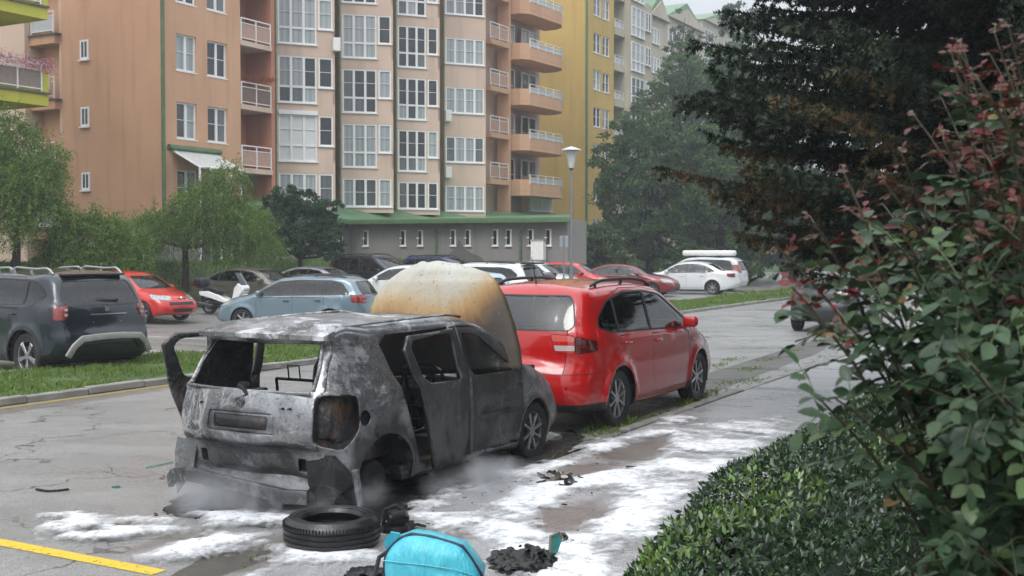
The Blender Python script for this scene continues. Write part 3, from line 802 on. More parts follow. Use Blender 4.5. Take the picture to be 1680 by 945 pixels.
def sp_sedan(H=1.43, L=4.55, W=.885, hb=0):
    k = H/1.43; lm, mm = lampset(L, W, .68*k, (.76*k, .94*k))
    return base_spec(L=L, W=W, xr=1.0, xf=1.0+2.65, wr=.315, ar=.355, lean=.36, taper=(.13, .09),
        outline=[(.3, .24, .08, 0), (.06, .30, .22, .05), (.0, .46, .28, .09), (.02, .62, .28, .08), (.05, .80*k, .24, .08), (.09, .985*k, .14, .06), (.30, 1.03*k, .16, .03), (.62, 1.06*k, .14, .03), (1.1, 1.27*k, .12, .07), (1.45, 1.38*k, .12, .05),
                 (2.0, 1.43*k, .13, .04), (2.4, 1.405*k, .12, .04), (2.75, 1.31*k, .11, .07), (3.2, 1.06*k, .12, .09), (3.42, .97*k, .14, .07), (3.9, .88*k, .2, .06), (4.3, .73*k, .28, .09), (4.5, .58, .30, .12), (4.55, .42, .30, .12), (4.48, .27, .2, .08), (4.2, .22, .1, 0), (3.0, .2, .05, 0), (1.5, .2, .05, 0)],
        belt=lambda x: (.985-.05*x/3.2)*k, dlo=[(.92, 1.03*k), (1.2, .99*k), (3.05, .955*k), (3.18, .985*k), (2.66, 1.27*k), (2.2, 1.335*k), (1.65, 1.33*k), (1.25, 1.22*k)],
        pillars=[1.35, 2.18], doors=[(1.30, 2.18, 'rear_door'), (2.18, 3.12, 'front_door')],
        rear_glass=[(.62, 1.09*k), (.60, 1.14*k), (.50, 1.35*k)], rgx=1.6, wind=[(.66, 1.0*k), (.62, 1.1*k), (.52, 1.345*k)], lamps=lm, lampmat=mm,
        panels=[grille(L, W, .50, .60, .36), ('lower_grille', 0, [(-.5, .28), (.5, .28), (.45, .40), (-.45, .40)], {'mat': BLACK, 'inset': .012})], seat_x=[2.25, 1.4], dash=3.0, mirror=3.05, pz=.75, headz=1.08)
def sp_suv(H=1.66, L=4.36, W=.90, clad=True):
    k = H/1.66
    lm = [('tail', 135, [(.50, .93*k), (.70, .93*k), (.70, 1.135*k), (.50, 1.135*k)], {}), lampset(L, W, .84*k)[0][1]]
    return base_spec(L=L, W=W, xr=.83, xf=.83+2.67, wr=.36, ar=.415, lean=.24, flare=.038, shoulder=.035, cladding=clad,
        outline=[(.35, .30, .1, 0), (.08, .36, .2, .04), (.0, .50, .26, .08), (.0, .66, .26, .09), (.04, .78, .24, .07), (.07, .96*k, .22, .06), (.10, 1.08*k, .2, .06), (.22, 1.30*k, .14, .05), (.36, 1.52*k, .12, .05), (.44, 1.575*k, .10, .04),
                 (1.0, 1.615*k, .13, .04), (1.9, 1.635*k, .13, .04), (2.3, 1.60*k, .12, .04), (2.8, 1.36*k, .11, .08), (3.15, 1.13*k, .12, .07), (3.6, 1.06*k, .18, .05), (4.05, .97*k, .24, .07), (4.26, .82*k, .28, .09), (4.36, .60, .3, .1), (4.32, .40, .2, .08), (4.1, .28, .1, 0), (3.0, .26, .06, 0), (1.4, .26, .06, 0)],
        belt=lambda x: (1.14-.045*x/3)*k, dlo=[(.42, 1.30*k), (.62, 1.16*k), (2.92, 1.12*k), (3.02, 1.15*k), (2.34, 1.46*k), (1.9, 1.52*k), (.9, 1.51*k), (.62, 1.46*k)],
        pillars=[.95, 1.85], doors=[(1.05, 1.88, 'rear_door'), (1.88, 2.96, 'front_door')],
        rear_glass=[(.62, 1.14*k), (.66, 1.20*k), (.56, 1.50*k)], rgx=.7, wind=[(.68, 1.17*k), (.64, 1.25*k), (.55, 1.55*k)], lamps=lm, lampmat={'tail': M_TAILD, 'head': M_CLEAR},
        panels=[grille(L, W, .68, .84, .45)], seat_x=[2.0, 1.15], dash=2.8, mirror=2.85, headz=1.28, pz=.83, px=.01, sill=.38)
def sp_van(H=1.72, L=4.7, W=.90):
    k = H/1.72; lm, mm = lampset(L, W, .80*k, (.95*k, 1.35*k))
    return base_spec(L=L, W=W, xr=.95, xf=.95+2.85, wr=.33, ar=.375, lean=.22,
        outline=[(.3, .26, .1, 0), (.05, .32, .2, .04), (.0, .5, .22, .06), (.02, .7, .2, .05), (.05, 1.0*k, .18, .05), (.14, 1.3*k, .14, .05), (.26, 1.56*k, .12, .04), (.36, 1.63*k, .1, .04), (1.2, 1.70*k, .13, .04), (2.2, 1.72*k, .13, .04), (2.7, 1.66*k, .12, .05),
                 (3.3, 1.35*k, .11, .1), (3.8, 1.07*k, .12, .08), (4.15, .95*k, .2, .06), (4.48, .80*k, .26, .08), (4.64, .62, .28, .1), (4.7, .46, .28, .1), (4.65, .3, .2, .08), (4.4, .24, .1, 0), (3, .22, .05, 0), (1.5, .22, .05, 0)],
        belt=lambda x: (1.06-.05*x/3)*k, dlo=[(.36, 1.10*k), (3.40, 1.03*k), (3.55, 1.07*k), (2.72, 1.53*k), (2.1, 1.60*k), (.9, 1.58*k), (.55, 1.52*k)],
        pillars=[1.2, 2.25], doors=[(1.2, 2.25, 'rear_door'), (2.25, 3.42, 'front_door')],
        rear_glass=[(.64, 1.08*k), (.66, 1.16*k), (.58, 1.52*k)], rgx=.7, wind=[(.70, 1.1*k), (.66, 1.22*k), (.56, 1.6*k)], lamps=lm, lampmat=mm,
        panels=[grille(L, W, .6, .74, .40)], seat_x=[2.4, 1.4], dash=3.2, mirror=3.3, headz=1.3, pz=.8)

def m_split():
    t = NT('tail_lamp_split'); sx = t.n('ShaderNodeSeparateXYZ'); t.l(t.co(), sx.inputs[0])
    hi = t.math('ADD', sx.outputs[2], t.math('MULTIPLY', t.noise(30, 1), .0))
    wv = t.n('ShaderNodeTexVoronoi'); wv.inputs['Scale'].default_value = 30; t.l(t.co(), wv.inputs['Vector'])
    base = t.mix(t.ramp(wv.outputs['Distance'], [(.1, 0), (.5, .6)]), (.60, .015, .01), (.25, .006, .005))
    a = t.math('LESS_THAN', t.math('ABSOLUTE', t.math('SUBTRACT', hi, .935)), .028)
    b = t.math('GREATER_THAN', hi, 1.005)
    c = t.mix(a, base, (.42, .36, .35)); c = t.mix(b, c, (.50, .09, .08))
    t.set(Base_Color=c, Roughness=.1, Coat_Weight=1, Coat_Roughness=.03); return t.m
M_LAMPMIX = m_split()

def roof_rails(anchor, sp, x0, x1, m, h=.045, raised=True, legs=2):
    O = catmull(sp['outline'], .05); top = [(p[0], p[1]) for p in O if p[1] > 1.15]
    def zt(x): return min(top, key=lambda q: abs(q[0]-x))[1]
    for sg in (1, -1):
        mb = MB(); pts = []; n = 14
        for i in range(n+1):
            x = x0+(x1-x0)*i/n; e = min(1, min(i, n-i)/1.6)
            zz = zt(x)
            yy = B_W(sp, x, zz)-.10
            pts.append((x, sg*yy, zz+.012+h*e))
        mb.tube(pts, [.014]+[.019]*(n-1)+[.014], 8)
        for i in (1, n//2, n-1):
            p = pts[i]; mb.cyl((p[0], p[1], p[2]-h-.02), p, .02, .014, 8)
        mb.build('roof_rail', m, anchor, True)
def aerial(anchor, x, z, L=.33, lean=-.18, y=0):
    mb = MB(); mb.cyl((x, y, z-.01), (x-.0, y, z+.03), .022, .012); mb.cyl((x, y, z+.02), (x+lean, y, z+L), .006, .003, 6)
    mb.build('aerial', BLACK, anchor, True)
def wiper(anchor, x, z, y0, y1, x2=None):
    mb = MB(); mb.cyl((x-.03, y0, z), (x+.02, y0, z), .03, .03, 12); mb.tube([(x-.025, y0, z+.005), (x-.035, (y0+y1)/2, z+.02), (x-.02, y1, z+.035)], [.013, .011, .007], 6)
    mb.build('rear_wiper', BLACK, anchor, True)
def badge(anchor, x, y, z, r=.05, m=None, name='badge', shield=False):
    mb = MB()
    if shield: mb.poly([(x, y-.05, z+.035), (x, y+.05, z+.035), (x, y+.03, z-.045), (x, y-.03, z-.045)], (-.012, 0, 0)); mb.b2(x-.016, x-.01, y-.025, y+.025, z+.005, z+.018)
    else: mb.cyl((x+.004, y, z), (x-.010, y, z), r, r, 24); mb.cyl((x+.004, y, z), (x-.013, y, z), r*.6, r*.6, 18)
    mb.build(name, m or CHROME, anchor)

# ---------------------------------------------------------------- the burnt-out car
def m_burnt(name, ash=.45, rust=.2, dark=1.0, grey=.12, seed=0.0, plumes=()):
    t = NT(name)
    def nz(sc, det=6, rg=.62, dist=0, st=None):
        x = t.n('ShaderNodeTexNoise'); x.inputs['Scale'].default_value = sc; x.inputs['Detail'].default_value = det; x.inputs['Roughness'].default_value = rg; x.inputs['Distortion'].default_value = dist
        mp = t.n('ShaderNodeMapping'); mp.inputs['Location'].default_value = (seed, seed*.7, seed*1.3); mp.inputs['Scale'].default_value = st or (1, 1, 1)
        t.l(t.co(), mp.inputs[0]); t.l(mp.outputs[0], x.inputs['Vector']); return x.outputs['Fac']
    a = nz(1.3, 8, .66, .5); b = nz(1.5, 5, .6, 1.4); c2 = nz(18, 5, .7); d = nz(1.7, 9, .72, .5, (1, 1, 1.6)); q = nz(1.1, 3, .5, .3); f = nz(70, 3, .7)
    col = t.mix(t.ramp(nz(3, 6, .6), [(.35, 0), (.65, 1)]), (grey*.75, grey*.78, grey*.84), (grey*1.35, grey*1.38, grey*1.44))
    met = t.ramp(a, [(.44, 0), (.50, .65)])
    sootf = t.ramp(a, [(.41, 1), (.50, .45), (.58, 0)])
    col = t.mix(sootf, col, (.020*dark, .020*dark, .021*dark))
    # pale ash tide lines: thin bands where a warped noise crosses a level, only in places
    band = t.math('ABSOLUTE', t.math('SUBTRACT', b, .5))
    line_ = t.math('MULTIPLY', t.ramp(band, [(.0, 1), (.005, .7), (.022, 0)]), t.ramp(q, [(.46, 0), (.56, 1)]))
    ashf = t.math('MULTIPLY', t.ramp(d, [(.53, 0), (.575, .7), (.68, 1)]), ash, True)
    col = t.mix(ashf, col, (grey*2.2, grey*2.23, grey*2.3))
    col = t.mix(t.math('MULTIPLY', line_, ash*1.2, True), col, (.38, .38, .39))
    rn = nz(2.0, 8, .75, .5, (1, 1, .8)); col = t.mix(t.math('MULTIPLY', t.ramp(rn, [(.55, 0), (.60, .8), (.7, 1)]), rust, True), col, (.15, .075, .032))
    col = t.mix(t.ramp(c2, [(.34, .55), (.46, 0)]), col, (.014, .013, .013))
    col = t.mix(t.ramp(f, [(.58, 0), (.66, .5)]), col, (grey*2.0, grey*1.95, grey*1.85))
    def plume(c, rx, ry, rz):
        mp = t.n('ShaderNodeMapping'); mp.inputs['Location'].default_value = (-c[0]/rx, -c[1]/ry, -c[2]/rz); mp.inputs['Scale'].default_value = (1/rx, 1/ry, 1/rz); t.l(t.co(), mp.inputs[0])
        ln = t.n('ShaderNodeVectorMath', operation='LENGTH'); t.l(mp.outputs[0], ln.inputs[0])
        v = t.math('ADD', ln.outputs['Value'], t.math('MULTIPLY', t.math('SUBTRACT', nz(2.6, 8, .68, .6), .5), 1.3)); return t.ramp(v, [(.62, 1), (.95, 0)])
    sm_ = None
    for c_, rx, ry, rz in plumes:
        q_ = plume(c_, rx, ry, rz); sm_ = q_ if sm_ is None else t.math('MAXIMUM', sm_, q_)
    if sm_ is not None:
        col = t.mix(t.math('MULTIPLY', sm_, .90), col, (.013, .0125, .012)); met = t.math('MULTIPLY', met, t.math('SUBTRACT', 1, sm_))
    met = t.math('MULTIPLY', met, t.math('SUBTRACT', 1, ashf, True), True)
    t.set(Base_Color=col, Roughness=t.ramp(a, [(.42, .62), (.52, .30)]), Metallic=met)
    ht = t.math('ADD', t.math('MULTIPLY', c2, .5), t.math('ADD', t.math('MULTIPLY', nz(4, 3), 1.2), t.math('MULTIPLY', f, .12)))
    t.bump(ht, .45, .012)
    return t.m
B_BODY = m_burnt('burnt_steel', .5, .12, 1.6, .19, 0.0, (((.72, -.83, .45), .55, .5, .42), ((1.7, -.83, .5), .9, .5, .35), ((.1, -.35, .36), .4, .45, .12), ((.6, .1, .9), .5, .55, .55), ((3.15, -.83, .5), .5, .3, .30))); B_ROOF = m_burnt('burnt_roof_steel', .9, .22, 2.8, .30, 3.0, (((2.2, 0, 1.4), .3, .9, .3),))
B_GATE = m_burnt('burnt_tailgate_steel', .65, .05, 2.2, .25, 5.0, (((0, 0, .76), .5, .42, .10), ((.0, -.35, .60), .5, .28, .07), ((.15, 0, 1.30), .3, .5, .08))); B_DOOR = m_burnt('burnt_door_steel', .30, .25, .8, .065, 9.0, (((1.4, -.8, .45), .5, .6, .45), ((2.35, -.8, .9), .5, .6, .16), ((1.9, -.8, .7), .25, .5, .7)))
B_DARK = m_burnt('charred', .14, .35, .6, .035, 2.0); B_RUST = m_burnt('scorched_steel', .15, .9, 1.3, .045, 7.0)
CHAR = mat('char', (.010, .010, .010), .9, 0, .4, 20, .8, 30)

WL, WW = 3.99, .83
wsp = base_spec(L=WL, W=WW, xr=.70, xf=3.16, wr=.30, ar=.345, lean=.30, flare=.028, shoulder=.03,
    outline=[(.3, .30, .06, 0), (.17, .33, .1, .02), (.135, .45, .14, .04), (.11, .58, .16, .05), (.03, .66, .2, .06), (.02, .78, .2, .06), (.05, .93, .2, .06), (.10, 1.03, .18, .06), (.20, 1.22, .14, .05), (.30, 1.38, .1, .04), (.27, 1.43, .06, .03),
             (.34, 1.465, .06, .03), (.8, 1.495, .13, .04), (1.5, 1.505, .14, .02), (2.1, 1.47, .13, .03), (2.42, 1.40, .10, .05), (2.85, 1.16, .09, .10), (3.05, 1.02, .12, .08), (3.4, .94, .2, .04), (3.72, .83, .26, .06), (3.90, .68, .3, .09),
             (3.96, .52, .3, .1), (3.93, .34, .2, .07), (3.7, .25, .1, 0), (2.4, .22, .05, 0), (1.2, .22, .05, 0)],
    belt=lambda x: 1.0-.03*x/2.8, dlo=None, doors=[])
B = Body(wsp, .05, 16, 8)
WB = Vector((-2.03, 8.66, 0)); wr_root = empty('burnt_car', WB+U*WL/2+Vector((0, 0, -.085)), YAWU, 'burnt-out grey hatchback shell with charred raised bonnet standing in foam', 'car')
wdlo_r = [(1.12, 1.01), (1.79, .975), (1.81, 1.375), (1.50, 1.385), (1.05, 1.365), (.99, 1.29)]
wdlo_f = [(2.05, .97), (2.74, .955), (2.82, .99), (2.34, 1.33), (2.05, 1.365)]
rd = [(1.20, .45), (1.28, .30), (1.86, .30), (1.86, 1.41), (1.02, 1.40), (.90, 1.30), (1.04, .85)]
fd = [(2.0, .30), (2.86, .30), (2.90, .45), (2.90, 1.0), (2.36, 1.385), (2.0, 1.41)]
B.cut('rear_door', rd, nmin=.02); B.cut('front_door', fd, nmin=.02)
B.cut('void', [(.80, 1.32), (.97, .88), (1.10, .5), (1.16, .34), (1.3, .34), (1.3, 1.40), (.95, 1.40)], only=['body'], nmin=.02, sides=(-1,))
for xw in (.70, 3.16): B.cut('body', circ(xw, .30, .39, 24), only=['rear_door', 'front_door'])
for xw in (.70, 3.16): B.cut('void', circ(xw, .30, .355, 26), nmin=-2)
B.cut('void', rnd(grow(wdlo_r, -.01), .06), only=['rear_door'], nmin=.02); B.cut('void', rnd(grow(wdlo_f, -.01), .04), only=['front_door'], nmin=.02)
# tailgate with an empty window
gate = [(-.645, .60), (.645, .60), (.69, .9), (.60, 1.39), (-.60, 1.39), (-.69, .9)]
B.cut('tailgate', gate, az=180, sides=(1,), xmax=.6, nmin=.05)
glass_hole = [(-.585, 1.02), (.585, 1.02), (.60, 1.06), (.53, 1.355), (-.53, 1.355), (-.60, 1.06)]
B.cut('void', rnd(glass_hole, .04), az=180, sides=(1,), xmax=.6, nmin=.05)
B.cut('plate_recess', rnd([(-.33, .70), (.33, .70), (.31, .855), (-.31, .855)], .02), az=180, sides=(1,), xmax=.3, only=['tailgate'])
B.cut('plate_inner', rnd([(-.26, .735), (.26, .735), (.26, .83), (-.26, .83)], .015), az=180, sides=(1,), xmax=.3, only=['plate_recess'])
# lamp cavities, vent opening, screen
B.cut('lamp_well', rnd([(.47, .64), (.72, .58), (.86, .72), (.84, .99), (.50, 1.0)], .07), az=135, nmin=.05, only=['body', 'tailgate'])
B.cut('vent_hole', rnd([(.46, .42), (.53, .42), (.53, .52), (.46, .52)], .012), az=160, sides=(1, -1), nmin=.05, only=['body'])
B.cut('filler', circ(.47, .80, .062, 14), only=['body'], sides=(-1,))
wsn = [(-.66, 1.06), (.66, 1.06), (.60, 1.2), (.535, 1.385), (-.535, 1.385), (-.60, 1.2)]
B.cut('void', rnd(wsn, .04), az=0, sides=(1,), xmin=2.3, nmin=.05)
for co, no in (((3.10, 0, 0), (1, 0, 0)), ((3.80, 0, 0), (1, 0, 0)), ((0, .66, 0), (0, 1, 0)), ((0, -.66, 0), (0, 1, 0))):
    fs = [f for f in B.bm.faces if f.calc_center_median().x > 2.95 and f.normal.z > .35 and f.calc_center_median().z > .6]
    bmesh.ops.bisect_plane(B.bm, geom=list({v for f in fs for v in f.verts})+list({e for f in fs for e in f.edges})+fs, plane_co=co, plane_no=no, dist=1e-5)
vd = B.region('void'); und = B.region('underside'); rf = B.region('roof')
for f in B.bm.faces:
    f.normal_update(); m = f.calc_center_median()
    if 3.10 < m.x < 3.80 and abs(m.y) < .66 and f.normal.z > .35 and m.z > .6: f[B.reg] = vd
    if f.normal.z < -.5 and m.z < .4: f[B.reg] = und
    if f.normal.z > .55 and m.z > 1.33 and f[B.reg] == 0: f[B.reg] = rf
    if f[B.reg] == und:
        for xw in (.70, 3.16):
            if abs(m.x-xw) < .36 and abs(m.y) > WW-.36: f[B.reg] = vd
# heat-warped panels
for v in B.bm.verts:
    n = mnoise.noise(v.co*3.1)*.006+mnoise.noise(v.co*9+Vector((5, 0, 0)))*.003; v.co += v.normal*n
    if v.co.z > 1.4: v.co.z -= .035*math.exp(-((v.co.x-1.55)**2/.35+(v.co.y+.1)**2/.2))
wp = []
def WO(*a, **k):
    o = B.obj(*a, **k)
    if o: o.location = (-WL/2, 0, 0)
    return o
WO('body', 'body', B_BODY, wr_root, thick=.010); WO('roof', 'roof', B_ROOF, wr_root, thick=.014)
WO('underside', 'underside', B_DARK, wr_root, thick=.02)
gt = WO('tailgate', 'tailgate', B_GATE, wr_root, thick=.018, inset=-.004)
o = WO('number_plate_recess', 'plate_recess', B_GATE, wr_root, thick=.01, inset=.008); o = WO('number_plate_panel', 'plate_inner', B_DARK, wr_root, thick=.01, inset=.004)
def recess(name, region, m, depth, ys=None):
    nb = B.take(region, .002, ys)
    if nb is None: return
    nb.normal_update(); be = [e for e in nb.edges if e.is_boundary]
    r = bmesh.ops.extrude_face_region(nb, geom=list(nb.faces)); nv = [g for g in r['geom'] if isinstance(g, bmesh.types.BMVert)]
    c = sum((v.co for v in nv), Vector())/len(nv); d = Vector((1, -.75 if c.y > 0 else .75, 0)).normalized()*depth
    top = [f for f in nb.faces if not any(v in set(nv) for v in f.verts)]
    for v in nv: v.co += d + (c-v.co)*.15 + Vector((0, 0, .02*mnoise.noise(v.co*20)))
    bmesh.ops.delete(nb, geom=top, context='FACES_ONLY')
    me = bpy.data.meshes.new(name); nb.to_mesh(me); nb.free(); o = link(name, me, m, wr_root); o.location = (-WL/2, 0, 0); return o
for ys in (1, -1):
    recess('lamp_well', 'lamp_well', B_RUST, .085, ys); recess('vent_opening', 'vent_hole', CHAR, .06, ys)
recess('filler_pocket', 'filler', CHAR, .05, -1)

def wdoor(region, ys, hinge, yaw, shift=(0, 0, 0), tilt=0, roll=0, m=B_DOOR):
    o = WO('door', region, m, wr_root, thick=.028, ysign=ys)
    Mh = Matrix.Translation(Vector(hinge)+Vector(shift)) @ Matrix.Rotation(yaw, 4, 'Z') @ Matrix.Rotation(tilt, 4, 'X') @ Matrix.Rotation(roll, 4, 'Y') @ Matrix.Translation(-Vector(hinge))
    o.data.transform(Mh)
    return o
wdoor('front_door', -1, (2.90, -.82, .8), R_(-1.5), (0, -.012, -.01))
wdoor('front_door', 1, (2.90, .82, .8), R_(0))
d_rr = wdoor('rear_door', -1, (1.90, -.82, .8), R_(7), (.02, -.02, -.02), R_(3))
d_rl = wdoor('rear_door', 1, (1.90, .82, .8), R_(-22), (-.38, .30, -.05), R_(-4))
for d in (d_rr, d_rl): d['label'] = 'burnt rear door hanging open'
# door innards, pillars
mb = MB()
for sg in (1, -1):
    mb = MB(); mb.tube([(1.93, sg*.77, .3), (1.93, sg*.77, .98), (1.91, sg*.65, 1.40)], [.07, .06, .035], 8)
    mb.build('door_pillar', CHAR, wr_root, True).location = (-WL/2, 0, 0)
def wadd(mb, name, m, smooth=True, label=None):
    o = mb.build(name, m, wr_root, smooth, label); o.location = (-WL/2, 0, 0); return o
r = random.Random(5)
for sg in (1, -1):
    mb = MB(); mb.b2(.95, 2.95, sg*.80, sg*.68, .24, .36, .02); wadd(mb, 'sill', B_DARK)
# rear inner structure
mb = MB(); mb.b2(.16, .20, -.62, .62, .34, .62); mb.b2(.2, 1.0, -.56, .56, .40, .44); 
for sg in (1, -1):
    mb.tube([(.70, sg*.62, .40), (.72, sg*.60, .62), (.70, sg*.56, .78)], .055, 10); mb.b2(.35, 1.0, sg*.60, sg*.68, .44, .90, .02)
wadd(mb, 'boot_floor', B_DARK)
# bumper beam hanging low at the back
mb = MB(); pts = [(.06, .80, .24), (.0, .70, .31), (-.05, .52, .345), (-.07, .2, .33), (-.07, -.15, .30), (-.04, -.45, .265), (.02, -.60, .26)]
prev = None
for i in range(len(pts)-1):
    a, b = Vector(pts[i]), Vector(pts[i+1]); n = (b-a).normalized(); up = Vector((0, 0, 1)); f = n.cross(up).normalized(); up = f.cross(n)
    mb.box((a+b)/2, ((b-a).length+.02, .05, .105), .012, Matrix((n, f, up)).transposed())
wadd(mb, 'bumper_beam', m_burnt('beam_steel', .4, .1, 1.4, .13, 11.0))
# ragged lower skirts and corner brackets
def shard(pts, th=.012, name='torn_panel', m=None):
    mb = MB(); c = sum((Vector(p) for p in pts), Vector())/len(pts)
    mb.poly(pts, (th, 0, 0)); return wadd(mb, name, m or B_BODY, False)
shard([(.11, -.52, .56), (.14, -.76, .56), (.20, -.83, .46), (.24, -.84, .34), (.18, -.74, .24), (.14, -.69, .06), (.13, -.63, .05), (.12, -.60, .24), (.11, -.54, .33)], m=B_DARK)
shard([(.11, .56, .56), (.14, .80, .58), (.14, .83, .46), (.12, .81, .28), (.10, .77, .14), (.10, .70, .22), (.10, .60, .33)])
shard([(.13, -.60, .36), (.12, -.2, .40), (.12, .3, .40), (.13, .6, .38), (.13, .56, .24), (.12, .42, .18), (.13, .3, .28), (.12, .1, .20), (.12, -.05, .27), (.13, -.2, .12), (.12, -.27, .10), (.13, -.3, .26), (.12, -.45, .22)], m=B_GATE)
mb = MB(); mb.tube([(.28, -.84, .44), (.31, -.845, .30), (.33, -.85, .16), (.31, -.84, .05)], [.03, .028, .02, .012], 5); wadd(mb, 'hanging_strip', B_BODY)
# wiper stub, badge, latch
mb = MB(); mb.cyl((.03, .03, 1.03), (.10, .03, 1.03), .045, .035, 12); mb.tube([(.03, .05, 1.045), (.02, .0, 1.03), (.0, -.05, .985), (.0, -.02, .97)], [.016, .018, .012, .008], 6); wadd(mb, 'wiper_stub', CHAR)
mb = MB(); mb.cyl((.02, 0, .93), (-.035, 0, .92), .048, .045, 24); wadd(mb, 'badge', m_burnt('badge_steel', .6, 0, 2.6, .3, 1.0))
for y in (-.40, .40, -.46):
    mb = MB(); mb.cyl((.02, y, .90), (-.018, y, .90), .008, .008, 8); wadd(mb, 'bolt', CHAR)
# rear spoiler lip
mb = MB()
n = 18; a = []
for i in range(n+1):
    y = -.62+1.24*i/n; c = 1-(y/.62)**2
    a.append(((.33-.10*c, y, 1.455+.012*c), (.20-.10*c, y, 1.425+.01*c), (.20-.10*c, y, 1.39+.01*c), (.32-.08*c, y, 1.385)))
vs = [[mb.bm.verts.new(p) for p in q] for q in a]
for i in range(n):
    for j in range(4): mb.bm.faces.new((vs[i][j], vs[i][(j+1) % 4], vs[i+1][(j+1) % 4], vs[i+1][j]))
mb.bm.faces.new(vs[0]); mb.bm.faces.new(vs[-1][::-1]); wadd(mb, 'roof_spoiler', B_ROOF)
mb = MB(); rimp = [(.115, -.60, 1.03), (.22, -.585, 1.20), (.30, -.545, 1.355)]
for sg in (1, -1): 
    mb = MB(); mb.tube([(x-.015, sg*abs(y), z) for x, y, z in rimp], .016, 6); wadd(mb, 'window_rim', B_ROOF)
mb = MB(); mb.tube([(.062, -.60, 1.015), (.04, -.3, 1.01), (.03, 0, 1.008), (.04, .3, 1.01), (.062, .60, 1.015)], .013, 6); wadd(mb, 'window_rim', B_ROOF)
# roof gutter strip along the right side
for sg in (1, -1):
    mb = MB(); pts = []
    for i in range(16):
        x = .42+1.75*i/15; z = 1.478+.022*math.sin(min(1, (x-.4)/1.6)*math.pi*.55)-max(0, x-2.0)*.17; pts.append((x, sg*(B_W(wsp, x, 1.42)-.06), z))
    mb.tube(pts, .012, 6); wadd(mb, 'roof_rail', B_ROOF)
# seat frames, beam, steering column, engine bay
def seat_frame(x, y):
    mb = MB(); w = .21
    mb.tube([(x, y-w, .42), (x-.05, y-w, .8), (x-.14, y-w+.02, 1.02), (x-.15, y-w+.08, 1.06), (x-.15, y+w-.08, 1.06), (x-.14, y+w-.02, 1.02), (x-.05, y+w, .8), (x, y+w, .42)], .016, 8)
    for z in (.55, .68, .8, .92): mb.tube([(x-.03-(z-.5)*.2, y-w, z), (x-.0-(z-.5)*.2, y, z+r.uniform(-.02, .02)), (x-.03-(z-.5)*.2, y+w, z)], .005, 5)
    for q in (-.12, -.06, .06, .12): mb.tube([(x, y+q, .48), (x-.13, y+q*.9, 1.02)], .004, 5)
    mb.tube([(x-.15, y-.06, 1.05), (x-.17, y-.06, 1.19), (x-.17, y+.06, 1.19), (x-.15, y+.06, 1.05)], .007, 6)
    mb.tube([(x, y-w, .42), (x+.45, y-w, .42), (x+.48, y+w, .42), (x, y+w, .42)], .018, 6); mb.b2(x+.0, x+.45, y-w, y+w, .36, .40)
    wadd(mb, 'seat_frame', B_DARK)
for y in (-.36, .36): seat_frame(2.05, y)
mb = MB()
for y in (-.5, -.05, .05, .5): mb.tube([(1.05, y, .45), (.98, y, .98)], .014, 6)
mb.tube([(.98, -.5, .98), (.98, -.05, .98)], .014, 6); mb.tube([(.98, .05, .98), (.98, .5, .98)], .014, 6); mb.b2(1.0, 1.45, -.55, .55, .40, .50, .02)
for y in (-.3, .3): mb.tube([(.98, y-.06, .97), (.96, y-.06, 1.10), (.96, y+.06, 1.10), (.98, y+.06, .97)], .007, 6)
wadd(mb, 'rear_seat_frame', B_DARK)
mb = MB(); mb.tube([(2.75, -.70, .82), (2.72, 0, .86), (2.75, .70, .82)], .035, 10); mb.box((2.85, -.2, .78), (.22, .5, .18), .03); mb.box((2.86, .38, .80), (.18, .36, .16), .03)
for k in range(9): mb.box((2.70+r.uniform(-.04, .1), r.uniform(-.6, .6), .86+r.uniform(-.04, .08)), (.1, r.uniform(.06, .2), .06), .01, Matrix.Rotation(r.uniform(-.5, .5), 3, 'X'))
wadd(mb, 'dashboard_beam', B_BODY)
mb = MB(); M = Matrix.Translation((2.38, .36, .92)) @ Matrix.Rotation(R_(66), 4, 'Y')
mb.lathe([(.185+.008*math.cos(q*math.pi/3), .008*math.sin(q*math.pi/3)) for q in range(6)], M, 26, closed=True); mb.cyl(M @ Vector((-.18, 0, 0)), M @ Vector((.18, 0, 0)), .008); mb.cyl(M @ Vector((0, 0, 0)), M @ Vector((0, 0, .4)), .025)
wadd(mb, 'steering_wheel', CHAR)
mb = MB(); mb.b2(3.0, 3.06, -.68, .68, .5, .98); mb.box((3.42, .1, .62), (.5, .7, .34), .05); mb.box((3.35, -.35, .66), (.3, .3, .25), .03)
for k in range(14): mb.box((3.15+r.random()*.55, r.uniform(-.55, .55), .72+r.uniform(0, .16)), (r.uniform(.05, .2), r.uniform(.05, .2), r.uniform(.04, .12)), .01, Matrix.Rotation(r.uniform(-1, 1), 3, 'Z'))
for k in range(6): mb.tube([(3.1+r.random()*.2, r.uniform(-.5, .5), .85), (3.4, r.uniform(-.5, .5), .92), (3.65, r.uniform(-.5, .5), .78)], .014, 6)
wadd(mb, 'engine_bay', B_DARK)
for xw, sg in ((.70, 1), (.70, -1), (3.16, 1), (3.16, -1)):
    mb = MB(); ring0 = []; ring1 = []
    for k in range(15):
        an = math.pi*k/14; ring0.append(mb.bm.verts.new((xw+.37*math.cos(an), sg*(WW-.05), .30+.37*math.sin(an)))); ring1.append(mb.bm.verts.new((xw+.37*math.cos(an), sg*(WW-.36), .30+.37*math.sin(an))))
    for k in range(14): mb.bm.faces.new((ring0[k], ring0[k+1], ring1[k+1], ring1[k]))
    mb.bm.faces.new(ring1); wadd(mb, 'wheel_well', CHAR)
BR = m_burnt('burnt_rim', .5, .1, 1.5, .2, 4.0)
